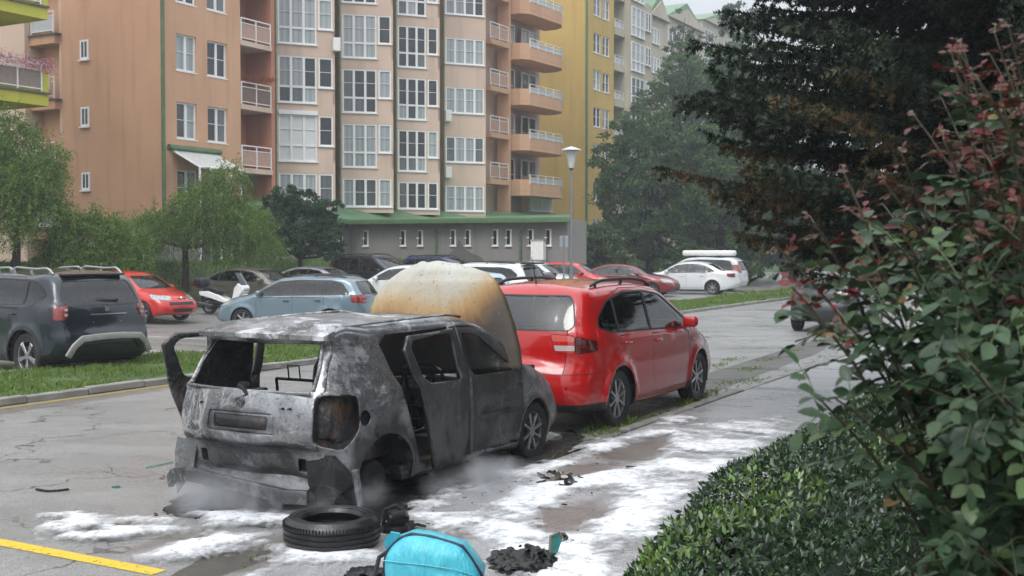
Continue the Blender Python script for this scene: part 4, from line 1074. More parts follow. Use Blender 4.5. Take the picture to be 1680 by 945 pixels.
for xw, sg, ty in ((3.16, -1, True), (3.16, 1, True)):
    e = wheel(wr_root, xw-WL/2, sg*(WW-.11), .285, .19, sg, 8, BR, tyre=ty); e.location.z = .33
    for ch in e.children:
        if ch.name.startswith('tyre'): ch.data.materials[0] = CHAR
for sg in (1, -1):                                   # rear hubs without tyres
    mb = MB(); mb.cyl((.70, sg*.50, .27), (.70, sg*.70, .27), .17, .16, 20); mb.cyl((.70, sg*.70, .27), (.70, sg*.74, .27), .07, .06, 12); mb.box((.72, sg*.55, .36), (.2, .12, .12), .03); wadd(mb, 'brake_drum', CHAR)

# bonnet: thrown up and twisted against the windscreen
def m_bonnet():
    t = NT('scorched_white_bonnet'); sx = t.n('ShaderNodeSeparateXYZ'); t.l(t.co(), sx.inputs[0])
    nz = t.noise(2.2, 8, .68, dist=1.0, stretch=(1, 1, .55))
    # painted coords: x across (0..1.4), z up the sheet; scorch rises from the hinge edge
    h = t.math('ADD', sx.outputs[2], t.math('MULTIPLY', t.math('SUBTRACT', nz, .5), .46))
    h = t.math('SUBTRACT', h, .10)
    h = t.math('ADD', h, t.math('MULTIPLY', t.math('POWER', t.math('MAXIMUM', t.math('SUBTRACT', sx.outputs[0], .70), 0), 2), -1.0))
    c = t.ramp(h, [(.0, (.012, .010, .009)), (.22, (.028, .018, .012)), (.36, (.11, .055, .018)), (.47, (.25, .13, .035)), (.58, (.37, .25, .11)), (.70, (.40, .36, .28)), (.86, (.41, .41, .37))])
    edge = t.ramp(t.math('ADD', sx.outputs[0], t.math('MULTIPLY', t.noise(6, 4), .10)), [(.0, 0), (1, 1)])
    ed = t.n('ShaderNodeMapRange'); ed.inputs[1].default_value = 1.18; ed.inputs[2].default_value = 1.36; t.l(t.math('ADD', sx.outputs[0], t.math('MULTIPLY', t.noise(5, 4), .10)), ed.inputs[0])
    c = t.mix(t.math('MULTIPLY', ed.outputs[0], .85), c, (.05, .035, .02))
    c = t.mix(t.ramp(t.noise(7, 6, .7), [(.62, 0), (.72, .4)]), c, (.50, .48, .42))
    c = t.mix(t.ramp(t.noise(38, 3, .7), [(.62, 0), (.66, .7)]), c, (.10, .07, .045))
    t.set(Base_Color=c, Roughness=.5, Coat_Weight=.25, Coat_Roughness=.25); t.bump(t.noise(12, 5), .35, .01); return t.m
YB = 10.85; k = YB/FPX
Lx = [(610, 618), (604, 560), (605, 512), (614, 488), (632, 463), (655, 446), (680, 434)]
Rx = [(858, 606), (854, 572), (843, 530), (828, 490), (812, 462), (797, 449), (762, 438)]
mbn = MB(); rows = []
for i in range(7):
    rows.append((PY(*Lx[i], YB), PY(*Rx[i], YB-.15)))
org = rows[0][0].copy(); xd = (rows[0][1]-rows[0][0]); xd.z = 0; xl = xd.length; xd.normalize(); yd = Vector((-xd.y, xd.x, 0))
vr = []
import itertools
nr_ = 30; nc = 30
def interp(lst, f):
    f *= len(lst)-1; i = min(int(f), len(lst)-2); return lst[i].lerp(lst[i+1], f-i)
for i in range(nr_+1):
    f = i/nr_; a = interp([q[0] for q in rows], f); b = interp([q[1] for q in rows], f); row = []
    for j in range(nc+1):
        g = j/nc; p = a.lerp(b, g); lz = (p-org).z; lx = (p-org).dot(xd)
        arch = .035*math.sin(g*math.pi)*sm(.7, 1, f)
        bulge = -.06*math.sin(g*math.pi)**.8*math.sin(min(1, f*.9+.12)*math.pi)**.6
        bulge += .010*mnoise.noise(Vector((lx*2.5, lz*3, 2)))+.003*mnoise.noise(Vector((lx*11, lz*9, 5)))+.03*math.sin((f-.2)*3)
        crease = -.007*math.exp(-((g-.82+.06*f)/.05)**2)-.007*math.exp(-((g-.16-.06*f)/.05)**2)
        top = (.012*mnoise.noise(Vector((lx*9, 3, 1)))+.02*math.exp(-((g-.15)/.06)**2))*sm(.85, 1, f)
        row.append(mbn.bm.verts.new((lx, bulge+crease+.10*f, lz+arch+top)))
    vr.append(row)
for i in range(nr_):
    for j in range(nc): mbn.bm.faces.new((vr[i][j], vr[i][j+1], vr[i+1][j+1], vr[i+1][j]))
ob = mbn.build('bonnet', m_bonnet(), wr_root, True, label='scorched white and brown bonnet standing upright')
md = ob.modifiers.new('thickness', 'SOLIDIFY'); md.thickness = .022; md.offset = 0
Mw = Matrix.Translation(org) @ Matrix((xd, yd, Vector((0, 0, 1)))).transposed().to_4x4()
Mr = Matrix.Translation(wr_root.location) @ Matrix.Rotation(YAWU, 4, 'Z')
Ml = Mr.inverted() @ Mw; ob.location = Ml.to_translation(); ob.rotation_euler = Ml.to_euler()
for nm_, p0, p1 in (('bonnet_strut', (3.6, .55, .80), (3.25, .5, 1.35)),):
    mb = MB(); mb.cyl(p0, p1, .01); wadd(mb, nm_, CHAR)
B.bm.free()
# --- red tall hatchback in front of the wreck
RED = m_paint('red_paint', (.40, .006, .006), .0, .25); RED2 = m_paint('bright_red_paint', (.46, .010, .008), .0, .28)
def ex_red(a, sp):
    roof_rails(a, sp, .75, 2.45, BLACK, .035); aerial(a, .60, 1.60, .30, -.11)
    wiper(a, .135, 1.135, .0, .38)
    mb = MB(); mb.cyl((.02, -.42, .80), (.035, -.42, .80), .001, .001)
    mb = MB(); s = sp
    M = Matrix.Translation((.062, -.30, .78)) @ Matrix.Rotation(-math.pi/2, 4, 'Y')
    mb.lathe([(0.0, .006), (.036, .006), (.040, .002), (.040, 0)], M, 24); mb.build('sticker', mat('sticker_disc', (.42, .20, .15), .5, 0, .5, 60), a, True)
    for y in (-.62, .62):
        mb = MB(); mb.box((.035, y, .52), (.03, .10, .035), .01); mb.build('reflector', M_TAILD, a, True)
    badge(a, .052, 0, .93, .06)
    for sg in (1, -1):
        mb = MB(); mb.box((3.28, sg*(sp['W']+.004), .84), (.05, .012, .025), .004); mb.build('side_repeater', M_CLEAR, a, True)
RC = Vector((-.02, 12.46, 0))
spm = sp_mpv(); spm['rg_mat'] = m_glass('fogged_rear_glass', (.16, .19, .20), 1.0, 1.75)
def top_spoiler(a, sp): pass
panels = [('bumper_line', 180, [(-.86, .655), (.86, .655), (.86, .663), (-.86, .663)], {'mat': BLACK, 'sides': (1,), 'inset': .004}),
          ('lower_valance', 180, [(-.9, .1), (.9, .1), (.9, .335), (-.9, .335)], {'mat': BLACK, 'sides': (1,), 'inset': 0})]
for y in (-.615, .615): panels.append(('tailgate_gap', 180, [(y-.004, .66), (y+.004, .66), (y+.004, 1.14), (y-.004, 1.14)], {'mat': BLACK, 'sides': (1,), 'inset': .006}))
panels.append(('grille', 0, [(-.4, .5), (.4, .5), (.45, .64), (-.45, .64)], {'mat': BLACK, 'inset': .012}))
spm['panels'] = panels
make_car('parked_car', 'bright red tall hatchback with black roof rails parked in front of the burnt car', 'car', spm, RED, rear=RC, heading=(U.x, U.y, 0), lod=0, style=8, extras=ex_red, glass=m_glass('green_glass', (.50, .64, .60)), group='cars parked along the road kerb')

# --- dark blue-grey off-roader, lower left
def ex_duster(a, sp):
    roof_rails(a, sp, .50, 1.65, M_RIM, .06); roof_rails(a, sp, 1.60, 2.45, M_RIM, .05); aerial(a, .9, 1.63, .16, -.05, -.1)
    wiper(a, .11, 1.20, -.22, .12); badge(a, .02, 0, 1.085, .06, CHROME, shield=True)
    O = MB()                                                             # bare metal skid bow on the rear bumper
    pts = [(-.05, -.70, .40), (-.085, -.62, .54), (-.115, -.50, .645), (-.135, -.2, .665), (-.14, 0, .668), (-.135, .2, .665), (-.115, .50, .645), (-.085, .62, .54), (-.05, .70, .40)]
    for i in range(len(pts)-1):
        a0, a1 = Vector(pts[i]), Vector(pts[i+1]); n = (a1-a0).normalized()
        O.box((a0+a1)/2, ((a1-a0).length+.05, .05, .10), .014, Matrix((n, Vector((1, 0, 0)), n.cross(Vector((1, 0, 0))))).transposed())
    O.build('skid_plate', mat('satin_grey', (.34, .34, .32), .4, .3), a, True)
    mb = MB(); mb.box((-.03, 0, 1.0), (.03, .62, .014), .004); mb.build('tailgate_trim', CHROME, a, True)
    mb = MB(); mb.box((.40, 0, 1.60), (.20, 1.05, .035), .014); mb.build('roof_spoiler', DUST, a, True)
    for y in (-.55, .55):
        mb = MB(); mb.box((.02, y*1.15, .50), (.03, .16, .035), .01); mb.build('reflector', M_TAILD, a, True)
    for y in (-.665, .665):
        for k in range(2):
            mb = MB(); mb.box((.055, y, 1.0+k*.075), (.03, .05, .045), .01); mb.build('tail_light', M_CLEAR, a, True)
DUST = m_paint('slate_paint', (.009, .015, .023), .3, .25)
sd_ = sp_suv(); sd_['rg_mat'] = m_glass('dark_rear_glass', (.10, .12, .14)); sd_['lampmat']['tail'] = M_TAIL
dcar = make_car('parked_car', 'dark slate blue off-roader with silver roof rails and bare metal bumper bow', 'car', sd_, DUST, rear=(-6.62, 18.75, -.02), heading=(-.80, .60, 0), lod=0, style=5, extras=ex_duster, group='cars parked in the rows of the car park', glass=m_glass('smoked_glass', (.16, .18, .19)))

dcar.scale = (1.05, 1.05, 1.05); dcar.location.z = -.10
# --- little red hatch
sh = sp_hatch(1.42); sh['panels'] = [('grille', 0, [(-.46, .50), (.46, .50), (.46, .585), (-.46, .585)], {'mat': BLACK, 'inset': -.004}), ('lower_grille', 0, [(-.36, .30), (.36, .30), (.38, .40), (-.38, .40)], {'mat': BLACK, 'inset': .012}),
               ('nose_grille', 0, [(-.14, .655), (.14, .655), (.17, .69), (-.17, .69)], {'mat': BLACK, 'inset': .01})]
def ex_peug(a, sp):
    mb = MB()
    mb.tube([(3.80, .01, .63), (3.82, .0, .67), (3.815, -.015, .70), (3.81, -.005, .725)], [.016, .02, .014, .01], 6); mb.tube([(3.82, .0, .68), (3.83, .04, .69)], .008, 6); mb.tube([(3.82, .0, .65), (3.83, .04, .64)], .008, 6)
    mb.build('badge', CHROME, a, True)
PN = (N.x, N.y, 0)
make_car('parked_car', 'small bright red hatchback facing right beside the grassy bank', 'car', sh, RED2, centre=Vector((-9.35, 32.9, -.08))-N*1.95, heading=PN, lod=1, extras=ex_peug, group='cars parked in the rows of the car park')
# --- pale blue estate
def ex_est(a, sp): roof_rails(a, sp, .55, 2.2, BLACK, .03); aerial(a, .7, 1.42, .12)
GP = 'cars parked in the rows of the car park'
make_car('parked_car', 'pale blue estate car side on behind the burnt car roof', 'car', sp_estate(), m_paint('pale_blue_paint', (.15, .21, .25), .4, .3), centre=(-5.70, 30.9, -.16), heading=(-.975, .22, 0), lod=1, extras=ex_est, style=6, group=GP, glass=m_glass('smoked_glass'))
SM = m_glass('smoked_glass')
car('sedan', 'white saloon parked beyond the verge near the tall trees', lambda H: sp_sedan(H), 1.43, m_paint('white_paint_body', (.62, .64, .65), 0, .3), centre=(8.0, 52.6, 0), heading=(-.93, .36, 0))
W1 = _m['white_paint_body']
car('sedan', 'beige metallic saloon parked behind the white scooter', None, 1.37, m_paint('beige_paint', (.15, .135, .105), .5, .3), centre=(-8.75, 39.6, 0), heading=(.92, -.39, 0))
car('sedan', 'silver saloon mostly hidden behind the pale blue estate', None, 1.34, m_paint('silver_paint', (.32, .33, .34), .6, .3), centre=(-7.35, 44.5, 0), heading=(.92, -.39, 0))
car('sedan', 'black low saloon roof behind the white off-roader', None, 1.43, m_paint('black_paint', (.008, .008, .010), .1, .25), centre=(-.35, 48.8, 0), heading=(-.90, .43, 0))
car('sedan', 'dark red saloon with low roof right of the lamp post', None, 1.36, m_paint('wine_paint', (.15, .007, .009), .1, .3), centre=(4.9, 50, 0), heading=(.93, -.36, 0))
car('hatch', 'white hatchback nose seen over the pale blue estate tail', lambda H: sp_hatch(H), 1.40, W1, centre=(-4.1, 42.5, 0), heading=(-.95, .31, 0))
car('hatch', 'dark grey car on the roadside behind the rose leaves', None, 1.45, m_paint('graphite_paint', (.022, .025, .028), .2, .3), rear=(7.35, 27.6, 0), heading=(U.x, U.y, 0), group='cars parked along the road kerb', glass=SM, swap={M_TAIL: M_TAILD})
car('hatch', 'light blue hatchback hidden behind the raised bonnet', None, 1.43, m_paint('ice_paint', (.30, .40, .45), .2, .3), centre=(-1.25, 29.0, 0), heading=(-.35, .94, 0))
car('hatch', 'silver-white hatchback facing right in the far row', None, 1.46, m_paint('silverwhite_paint', (.48, .50, .51), .2, .3), centre=(1.15, 49.3, 0), heading=(.90, -.43, 0))
car('hatch', 'red hatchback at the foot of the lamp post', None, 1.44, RED2, centre=(2.75, 50.4, 0), heading=(.90, -.43, 0))
rr_ = lambda x0, x1: (lambda a, sp: roof_rails(a, sp, x0, x1, BLACK, .035))
def ex_wsuv(a, sp):
    roof_rails(a, sp, .55, 2.3, BLACK, .035)
    mb = MB(); mb.box((.30, 0, 1.60), (.26, 1.12, .05), .02); mb.build('roof_spoiler', BLACK, a, True)
car('suv', 'white off-roader with black roof spoiler behind the red car', lambda H: sp_suv(H, clad=False), 1.62, W1, rear=(.85, 32.6, 0), heading=(-.90, .43, 0), extras=ex_wsuv, glass=SM)
car('suv', 'royal blue off-roader with roof bars just behind the raised bonnet', None, 1.72, m_paint('blue_paint', (.014, .030, .09), .2, .3), centre=(-2.85, 51.5, 0), heading=(.92, -.39, 0), extras=rr_(.5, 2.3))
car('van', 'navy people carrier with dark windows parked beneath the dark tree', lambda H: sp_van(H), 1.76, m_paint('navy_paint', (.010, .017, .030), .2, .3), centre=(-5.75, 49.5, 0), heading=(.80, -.60, 0), glass=SM, extras=rr_(.6, 2.6), lod=2)
def ex_box(a, sp):
    mb = MB(); mb.box((1.75, .05, 1.98), (2.5, .78, .29), .10, seg=4); mb.build('roof_box', WHITE, a, True)
    mb = MB()
    for x in (1.1, 2.3): mb.b2(x-.03, x+.03, -.62, .62, 1.775, 1.84)
    mb.build('roof_bar', BLACK, a)
car('van', 'white people carrier with a long white roof box', None, 1.62, m_paint('silver_white_body', (.50, .52, .54), .2, .3), centre=(9.0, 56.2, 0), heading=(-.90, .43, 0), glass=SM, extras=ex_box)
add_extras()
# ---------------------------------------------------------------- blocks of flats, parallel to the road
def m_plaster(name, c, var=.12):
    t = NT(name); g = t.n('ShaderNodeNewGeometry')
    def nz(sc, st=None, det=5):
        x = t.n('ShaderNodeTexNoise'); x.inputs['Scale'].default_value = sc; x.inputs['Detail'].default_value = det
        mp = t.n('ShaderNodeMapping'); mp.inputs['Scale'].default_value = st or (1, 1, 1); t.l(g.outputs['Position'], mp.inputs[0]); t.l(mp.outputs[0], x.inputs['Vector']); return x.outputs['Fac']
    col = t.ramp(nz(.35), [(.3, tuple(q*(1-var) for q in c)), (.7, tuple(q*(1+var*.6) for q in c))])
    col = t.mix(t.ramp(nz(1.6, (1.5, 1.5, .12)), [(.52, 0), (.72, .38)]), col, tuple(q*.62 for q in c))     # rain streaks
    col = t.mix(t.ramp(nz(.8, (1, 1, .5)), [(.5, 0), (.7, .30)]), col, (c[0]*1.05, c[1]*1.12, c[2]*1.2))
    t.set(Base_Color=col, Roughness=.9); t.b.inputs['Specular IOR Level'].default_value = .2; t.bump(nz(60, det=2), .15, .01); return t.m
SALMON = m_plaster('salmon_render', (.57, .34, .215)); SALMON2 = m_plaster('pale_salmon_render', (.60, .455, .365)); DEEPS = m_plaster('deep_salmon_render', (.45, .20, .125))
OCHRE = m_plaster('ochre_render', (.52, .365, .12)); BEIGE = m_plaster('beige_render', (.46, .42, .33)); LIME = m_plaster('lime_render', (.50, .48, .08), .2)
GREYW = m_plaster('grey_render', (.235, .225, .21), .18); GREENP = mat('green_metal', (.09, .16, .075), .45, .2, .2, 4)
M_WFRAME = mat('window_white', (.74, .75, .75), .35, 0, .04); M_SHUT = mat('roller_shutter', (.62, .63, .63), .5, 0, .05, 40)
def m_pane():
    t = NT('window_pane'); g = t.n('ShaderNodeNewGeometry'); at = t.n('ShaderNodeAttribute'); at.attribute_name = 'tint'
    wv = t.n('ShaderNodeTexWave'); wv.inputs['Scale'].default_value = 2.6; wv.inputs['Distortion'].default_value = .6; wv.inputs['Detail Scale'].default_value = .4
    mp2 = t.n('ShaderNodeMapping'); mp2.inputs['Rotation'].default_value = (0, 0, -YAWU); mp2.inputs['Scale'].default_value = (1, 0, .05); t.l(g.outputs['Position'], mp2.inputs[0]); t.l(mp2.outputs[0], wv.inputs['Vector'])
    cur = t.mix(wv.outputs['Fac'], (.26, .29, .30), (.36, .39, .40))
    c = t.mix(t.ramp(at.outputs['Fac'], [(.34, 0), (.38, .22), (.55, .32), (.60, .9), (.85, 1)]), (.016, .020, .023), cur)
    t.set(Base_Color=c, Roughness=.05); t.b.inputs['Specular IOR Level'].default_value = .9; return t.m
PANE = m_pane()
prnd = random.Random(21)
class Bld:
    """local frame: x along the wall, y outward from it, z up (world heights are passed in)"""
    def __init__(s, name, label, s0, t0, z0, root=None, org=None, ang=None):
        s.s0, s.t0 = s0, t0
        if ang is None: s.U, s.N = U, N
        else: s.U = Vector((math.sin(ang), math.cos(ang), 0)); s.N = Vector((math.cos(ang), -math.sin(ang), 0))
        s.yaw = math.atan2(s.U.y, s.U.x); s.org = org.copy() if org is not None else ST(s0, t0, 0); s.org.z = 0
        if root is None: root = empty(name, Vector((s.org.x, s.org.y, z0)), 0, label, 'building')
        s.root = root; s.off = s.org-root.location
    def P(s, x, y, z): return s.off+s.U*x+s.N*y+Vector((0, 0, z))
    def box(s, mb, x0, x1, y0, y1, z0, z1, bevel=0):
        c = s.P((x0+x1)/2, (y0+y1)/2, (z0+z1)/2); Rm = Matrix.Rotation(s.yaw, 3, 'Z')
        mb.box(c, (abs(x1-x0), abs(y1-y0), abs(z1-z0)), bevel, Rm); return s
    def obox(s, mb, a, b, z0, z1, th):
        A = s.P(a[0], a[1], z0); Bq = s.P(b[0], b[1], z0); d = (Bq-A); L = d.length; yaw = math.atan2(d.y, d.x)
        c = (A+Bq)/2+Vector((0, 0, (z1-z0)/2)); mb.box(c, (L, th, z1-z0), 0, Matrix.Rotation(yaw, 3, 'Z'))
    def window(s, a, b, z0, z1, cols, low=0, sill=True, shutter=False, tilt=False, name='window', rails=True, box=False):
        """framed window on the plan segment a->b (outward = +y side); low = height of a lower row of lights"""
        fr = MB(); pn = MB(); d = Vector((b[0]-a[0], b[1]-a[1])); L = d.length; d /= L; n = Vector((-d.y, d.x))
        if n.y < 0: n = -n
        def pt(u, o): return (a[0]+d.x*u+n.x*o, a[1]+d.y*u+n.y*o)
        def bar(u0, u1, q0, q1, o=.03, th=.07): s.obox(fr, pt(u0, o), pt(u1, o), q0, q1, th)
        f = .075
        bar(0, L, z1-f, z1); bar(0, L, z0, z0+f)
        cw = [L/cols]*cols
        bar(0, f, z0+f, z1-f); bar(L-f, L, z0+f, z1-f)
        for i in range(1, cols): bar(i*L/cols-.06, i*L/cols+.06, z0+f, z1-f, .031)
        if low: 
            for i in range(cols): bar(i*L/cols+.062, (i+1)*L/cols-.062, z0+low-.05, z0+low+.05, .030)
        if rails:
            for i in range(cols): bar(i*L/cols+.062, (i+1)*L/cols-.062, z0+low+(z1-z0-low)*.52-.012, z0+low+(z1-z0-low)*.52+.012, .034, .03)
        if sill: bar(-.05, L+.05, z0-.05, z0-.003, .08, .16)
        if shutter and box: bar(-.02, L+.02, z1+.003, z1+.20, .08, .2)
        w = fr.build(name, M_WFRAME, s.root)
        for i in range(cols):
            if tilt and i == tilt-1:
                pass
        tv = []; base = prnd.random()
        for i in range(cols):
            a0, a1 = pt(max(.03, i*L/cols), -.005), pt(min(L-.03, (i+1)*L/cols), -.005); zs = [z0+.03, z1-.03] if not low else [z0+.03, z0+low, z1-.03]
            for q in range(len(zs)-1):
                s.obox(pn, a0, a1, zs[q], zs[q+1], .03); v = base+prnd.uniform(-.22, .22); tv += [abs(v) if q == len(zs)-2 else abs(v+prnd.choice((0, .3)))]*6
        p = pn.build('pane', M_SHUT if shutter else PANE, w)
        if not shutter:
            at = p.data.attributes.new('tint', 'FLOAT', 'FACE'); at.data.foreach_set('value', np.array(tv, dtype=np.float32))
        return w
    def rail(s, pts, z, h=1.0, panel=None, name='balcony_railing'):
        mb = MB()
        for i in range(len(pts)-1):
            a, b = pts[i], pts[i+1]
            for q in (h-.04, h-.24, .10): s.obox(mb, a, b, z+q, z+q+(.05 if q > .8 else .035), .05)
            L = math.hypot(b[0]-a[0], b[1]-a[1]); n = max(1, round(L/.95))
            for k in range(n+1):
                p = (a[0]+(b[0]-a[0])*k/n, a[1]+(b[1]-a[1])*k/n); c = s.P(p[0], p[1], z+h/2); mb.box(c, (.05, .05, h), 0, Matrix.Rotation(s.yaw, 3, 'Z'))
        r = mb.build(name, M_WFRAME, s.root)
        if panel:
            pb = MB()
            for i in range(len(pts)-1): s.obox(pb, pts[i], pts[i+1], z+.13, z+h-.25, .015)
            pb.build('railing_panel', panel, r)
        return r
    def done(s, mb, name, m, label=None): return mb.build(name, m, s.root, label=label)
def wall_z(px, py, sg, t):                # height seen at pixel on the wall point (sg, t)
    p = ST(sg, t); return CAMH + (HOR-py)*p.y/FPX*1.0

FT = -35.3
def fs(px, t=FT): return wall_s(px, t)
s0 = fs(268)
flats = Bld('apartment_block', 'salmon pink apartment block with stacked white window bays and balconies', s0, FT, 1.2)
X = lambda px, t=FT: fs(px, t)-s0
PITCHZ = 2.8; ZT = 26.0
# -- floor heights: sill line of bay windows on the lowest floor is 4.34 + k*2.8
mb = MB()
xL = X(397); xB = X(453); xB4 = X(795); xEnd = X(905); DEPTH = 12.0
wx = [(X(292.5), X(325)), (X(343), X(375))]
# left section facade with real openings: columns between windows + spandrels
zw = [(wall_z(310, 229, fs(308), FT)+k*PITCHZ, wall_z(310, 170, fs(308), FT)+k*PITCHZ) for k in range(-1, 7)]
cols = [0, wx[0][0], wx[0][1], wx[1][0], wx[1][1], xL]
for i in range(0, 5, 2): flats.box(mb, cols[i], cols[i+1], -.35, 0, 1.2, ZT)
for (a, b) in wx:
    zc = 1.2
    for (q0, q1) in zw:
        if q0 < 3: continue
        flats.box(mb, a, b, -.35, 0, zc, q0); zc = q1
    flats.box(mb, a, b, -.35, 0, zc, ZT)
# end wall facing the camera side (blank gable) with small windows
endw = 6.9
gx = lambda px: None
flats.box(mb, 0, .35, -5.9, -.35, 1.2, ZT)
flats.box(mb, .35, xL, -DEPTH, -.55, 1.2, ZT)         # core
flats.done(mb, 'wall', SALMON)
for (a, b) in wx:
    for k, (q0, q1) in enumerate(zw):
        if q0 < 3: continue
        flats.window((a, -.14), (b, -.14), q0, q1, 2, tilt=1)
# gable's small windows (their reveals are boxes set proud of the wall)
for py0, py1 in ((-44, -8), (67, 99), (176, 208), (283, 312)):
    # wall at x=0, y negative going away; find y whose sight line is px 142
    def gy(px):
        r = (px-840)/FPX; p = ST(s0, FT); d = -N
        return (r*p.y-p.x)/(d.x-r*d.y)
    ya, yb = gy(150), gy(136); 
    P0 = ST(s0, FT)-N*ya; zt_ = CAMH+(HOR-py0)*P0.y/FPX; zb_ = CAMH+(HOR-py1)*P0.y/FPX
    fr = MB(); flats.box(fr, -.03, .0, -yb, -ya, zb_, zt_); flats.box(fr, -.10, -.0, -yb-.05, -ya+.05, zb_-.06, zb_-.004)
    w_ = fr.build('window', M_WFRAME, flats.root)
    pb = MB(); flats.box(pb, -.034, -.005, -yb+.10, -(ya+yb)/2-.03, zb_+.1, zt_-.08); flats.box(pb, -.034, -.005, -(ya+yb)/2+.03, -ya-.10, zb_+.1, zt_-.08); pb.build('pane', PANE, w_)
# recessed balconies round the far end of the gable
mb = MB()
flats.box(mb, .0, 1.3, -6.02, -5.901, 1.2, ZT); flats.box(mb, 1.3, 1.6, -7.6, -6.02, 1.2, ZT); flats.box(mb, -.5, 1.6, -14, -7.6, 1.2, ZT)
flats.done(mb, 'stair_wall', SALMON2)
zref = CAMH+(HOR-164)*ST(s0, FT-6.7).y/FPX
for k in range(-2, 7):
    zz = zref+k*PITCHZ
    if zz < 1.8 or zz > ZT: continue
    m2 = MB(); flats.box(m2, -.25, 1.3, -7.6, -6.02, zz-.48, zz-.10, .01); flats.done(m2, 'balcony_slab', SALMON)
    m2 = MB(); flats.box(m2, -.33, 1.2, -7.62, -5.85, zz-.10, zz-.04); flats.done(m2, 'balcony_edge', mat('weathered_edge', (.12, .11, .10), .8))
    flats.rail([(-.22, -7.5), (-.22, -6.1)], zz-.03, .95, mat('pale_panel', (.45, .47, .48), .4) if k % 3 == 1 else None)
    flats.window((1.2, -7.5), (1.22, -6.15), zz, zz+2.05, 2, sill=False, name='balcony_window')
    if k == 0:
        m2 = MB(); flats.box(m2, -.62, -.27, -7.2, -6.3, zz+.35, zz+.98, .02); ac = flats.done(m2, 'air_conditioner', WHITE)
        c = flats.P(-.625, -6.8, zz+.66); m3 = MB(); m3.cyl(c, c-U*.02, .23, .23, 20); m3.build('fan_grille', BLACK, ac)
        FLZ = zz+1.02
# recessed loggia between px 397 and 453
mb = MB(); flats.box(mb, xL, xB, -DEPTH, -1.5, 1.2, ZT); flats.box(mb, xB-.25, xB, -1.5, .0, 1.2, ZT); flats.done(mb, 'loggia_wall', DEEPS)
def zrow(px, py, t=FT): return wall_z(px, py, fs(px, t), t)
zl0 = zrow(425, 246)                     # loggia slab edge under railing at lower floor
for k in range(-1, 8):
    z = zrow(425, 176)+(k-1)*PITCHZ
    if z < 3.0 or z > ZT-1: continue
    m2 = MB(); flats.box(m2, xL+.002, xB-.252, -1.5, .06, z-.22, z); flats.done(m2, 'balcony_slab', SALMON2)
    flats.rail([(xL+.05, .0), (xB-.3, .0)], z, 1.0, mat('pink_panel', (.42, .26, .20), .5) if k != 1 else mat('brown_panel', (.16, .10, .08), .6))
    flats.window((xL+.2, -1.46), (xL+1.3, -1.46), z+.02, z+2.15, 1, sill=False, name='balcony_window')
# -- saw-tooth window bays, each turned towards the road junction
bayspec = [((455, 55.4), (551, 56.5)), ((560, 59.6), (646, 60.3)), ((651, 62.6), (722, 63.6)), ((729, 66.2), (797, 67.2))]
mb = MB(); flats.box(mb, xB+.01, xEnd, -DEPTH, -4.6, 1.2, ZT); flats.box(mb, X(790), xEnd, -4.6, -.9, 1.2, ZT); flats.done(mb, 'rear_wall', SALMON2)
ZTOP = 11.26
bayframes = []
for i, ((pa, Ya), (pb, Yb)) in enumerate(bayspec):
    A = Vector(((pa-840)/FPX*Ya, Ya, 0)); Bp = Vector(((pb-840)/FPX*Yb, Yb, 0)); d = Bp-A; fr_ = Bld('', '', 0, 0, 0, root=flats.root, org=A, ang=math.atan2(d.x, d.y)); W_ = d.length
    bayframes.append((fr_, W_)); m2 = MB(); zz0 = 3.9; e = .10; xm = e+(W_-2*e)*(.70 if i < 3 else 1.0); rows = []
    for k in range(-3, 6):
        zt = ZTOP+k*PITCHZ; zb = zt-(2.23 if i < 3 else 1.47)
        if k == -2: zb = zt-1.46; 
        if k < -2: continue
        if zt < ZT-.5: rows.append((zb, zt, k))
    prev = zz0
    for (zb, zt, k) in rows:
        fr_.box(m2, 0, W_, -.35, 0, prev, zb)
        low = max(0, (zt-zb)-1.46) if i < 3 else 0
        if i < 3:
            if low > .3: fr_.box(m2, xm, W_, -.35, -.002, zb, zb+low)
            fr_.box(m2, xm, xm+.09, -.35, -.002, zb+low, zt)
        fr_.box(m2, 0, e, -.35, -.002, zb, zt); fr_.box(m2, W_-e, W_, -.35, -.002, zb, zt); prev = zt
    fr_.box(m2, 0, W_, -.35, 0, prev, ZT); fr_.box(m2, W_-.3, W_-.02, -4.2, -.36, zz0, ZT); fr_.box(m2, .02, W_-.31, -4.0, -.9, zz0, ZT)
    fr_.done(m2, 'bay_wall', SALMON2)
    for (zb, zt, k) in rows:
        sh = (i == 0 and k == -1); low = max(0, (zt-zb)-1.46) if i < 3 else 0
        if i < 3:
            fr_.window((e, -.08), (xm, -.08), zb, zt, 3, low if low > .3 else 0, shutter=sh, box=sh)
            fr_.window((xm+.09, -.08), (W_-e, -.08), zb+(low if low > .3 else 0), zt, 1)
        else: fr_.window((e, -.08), (W_-e, -.08), zb, zt, 4)
    m2 = MB(); p0 = fr_.P(-.04, .06, 3.9); m2.cyl(p0, p0+Vector((0, 0, ZT-3.9)), .055, .055, 10); fr_.done(m2, 'downpipe', GREENP)
bx = [xB, 0, 0, 0, X(797)]
m2 = MB(); p0 = flats.P(-.02, .10, 1.2); m2.cyl(p0, p0+Vector((0, 0, ZT-1.2)), .08, .08, 10); flats.done(m2, 'downpipe', GREENP)
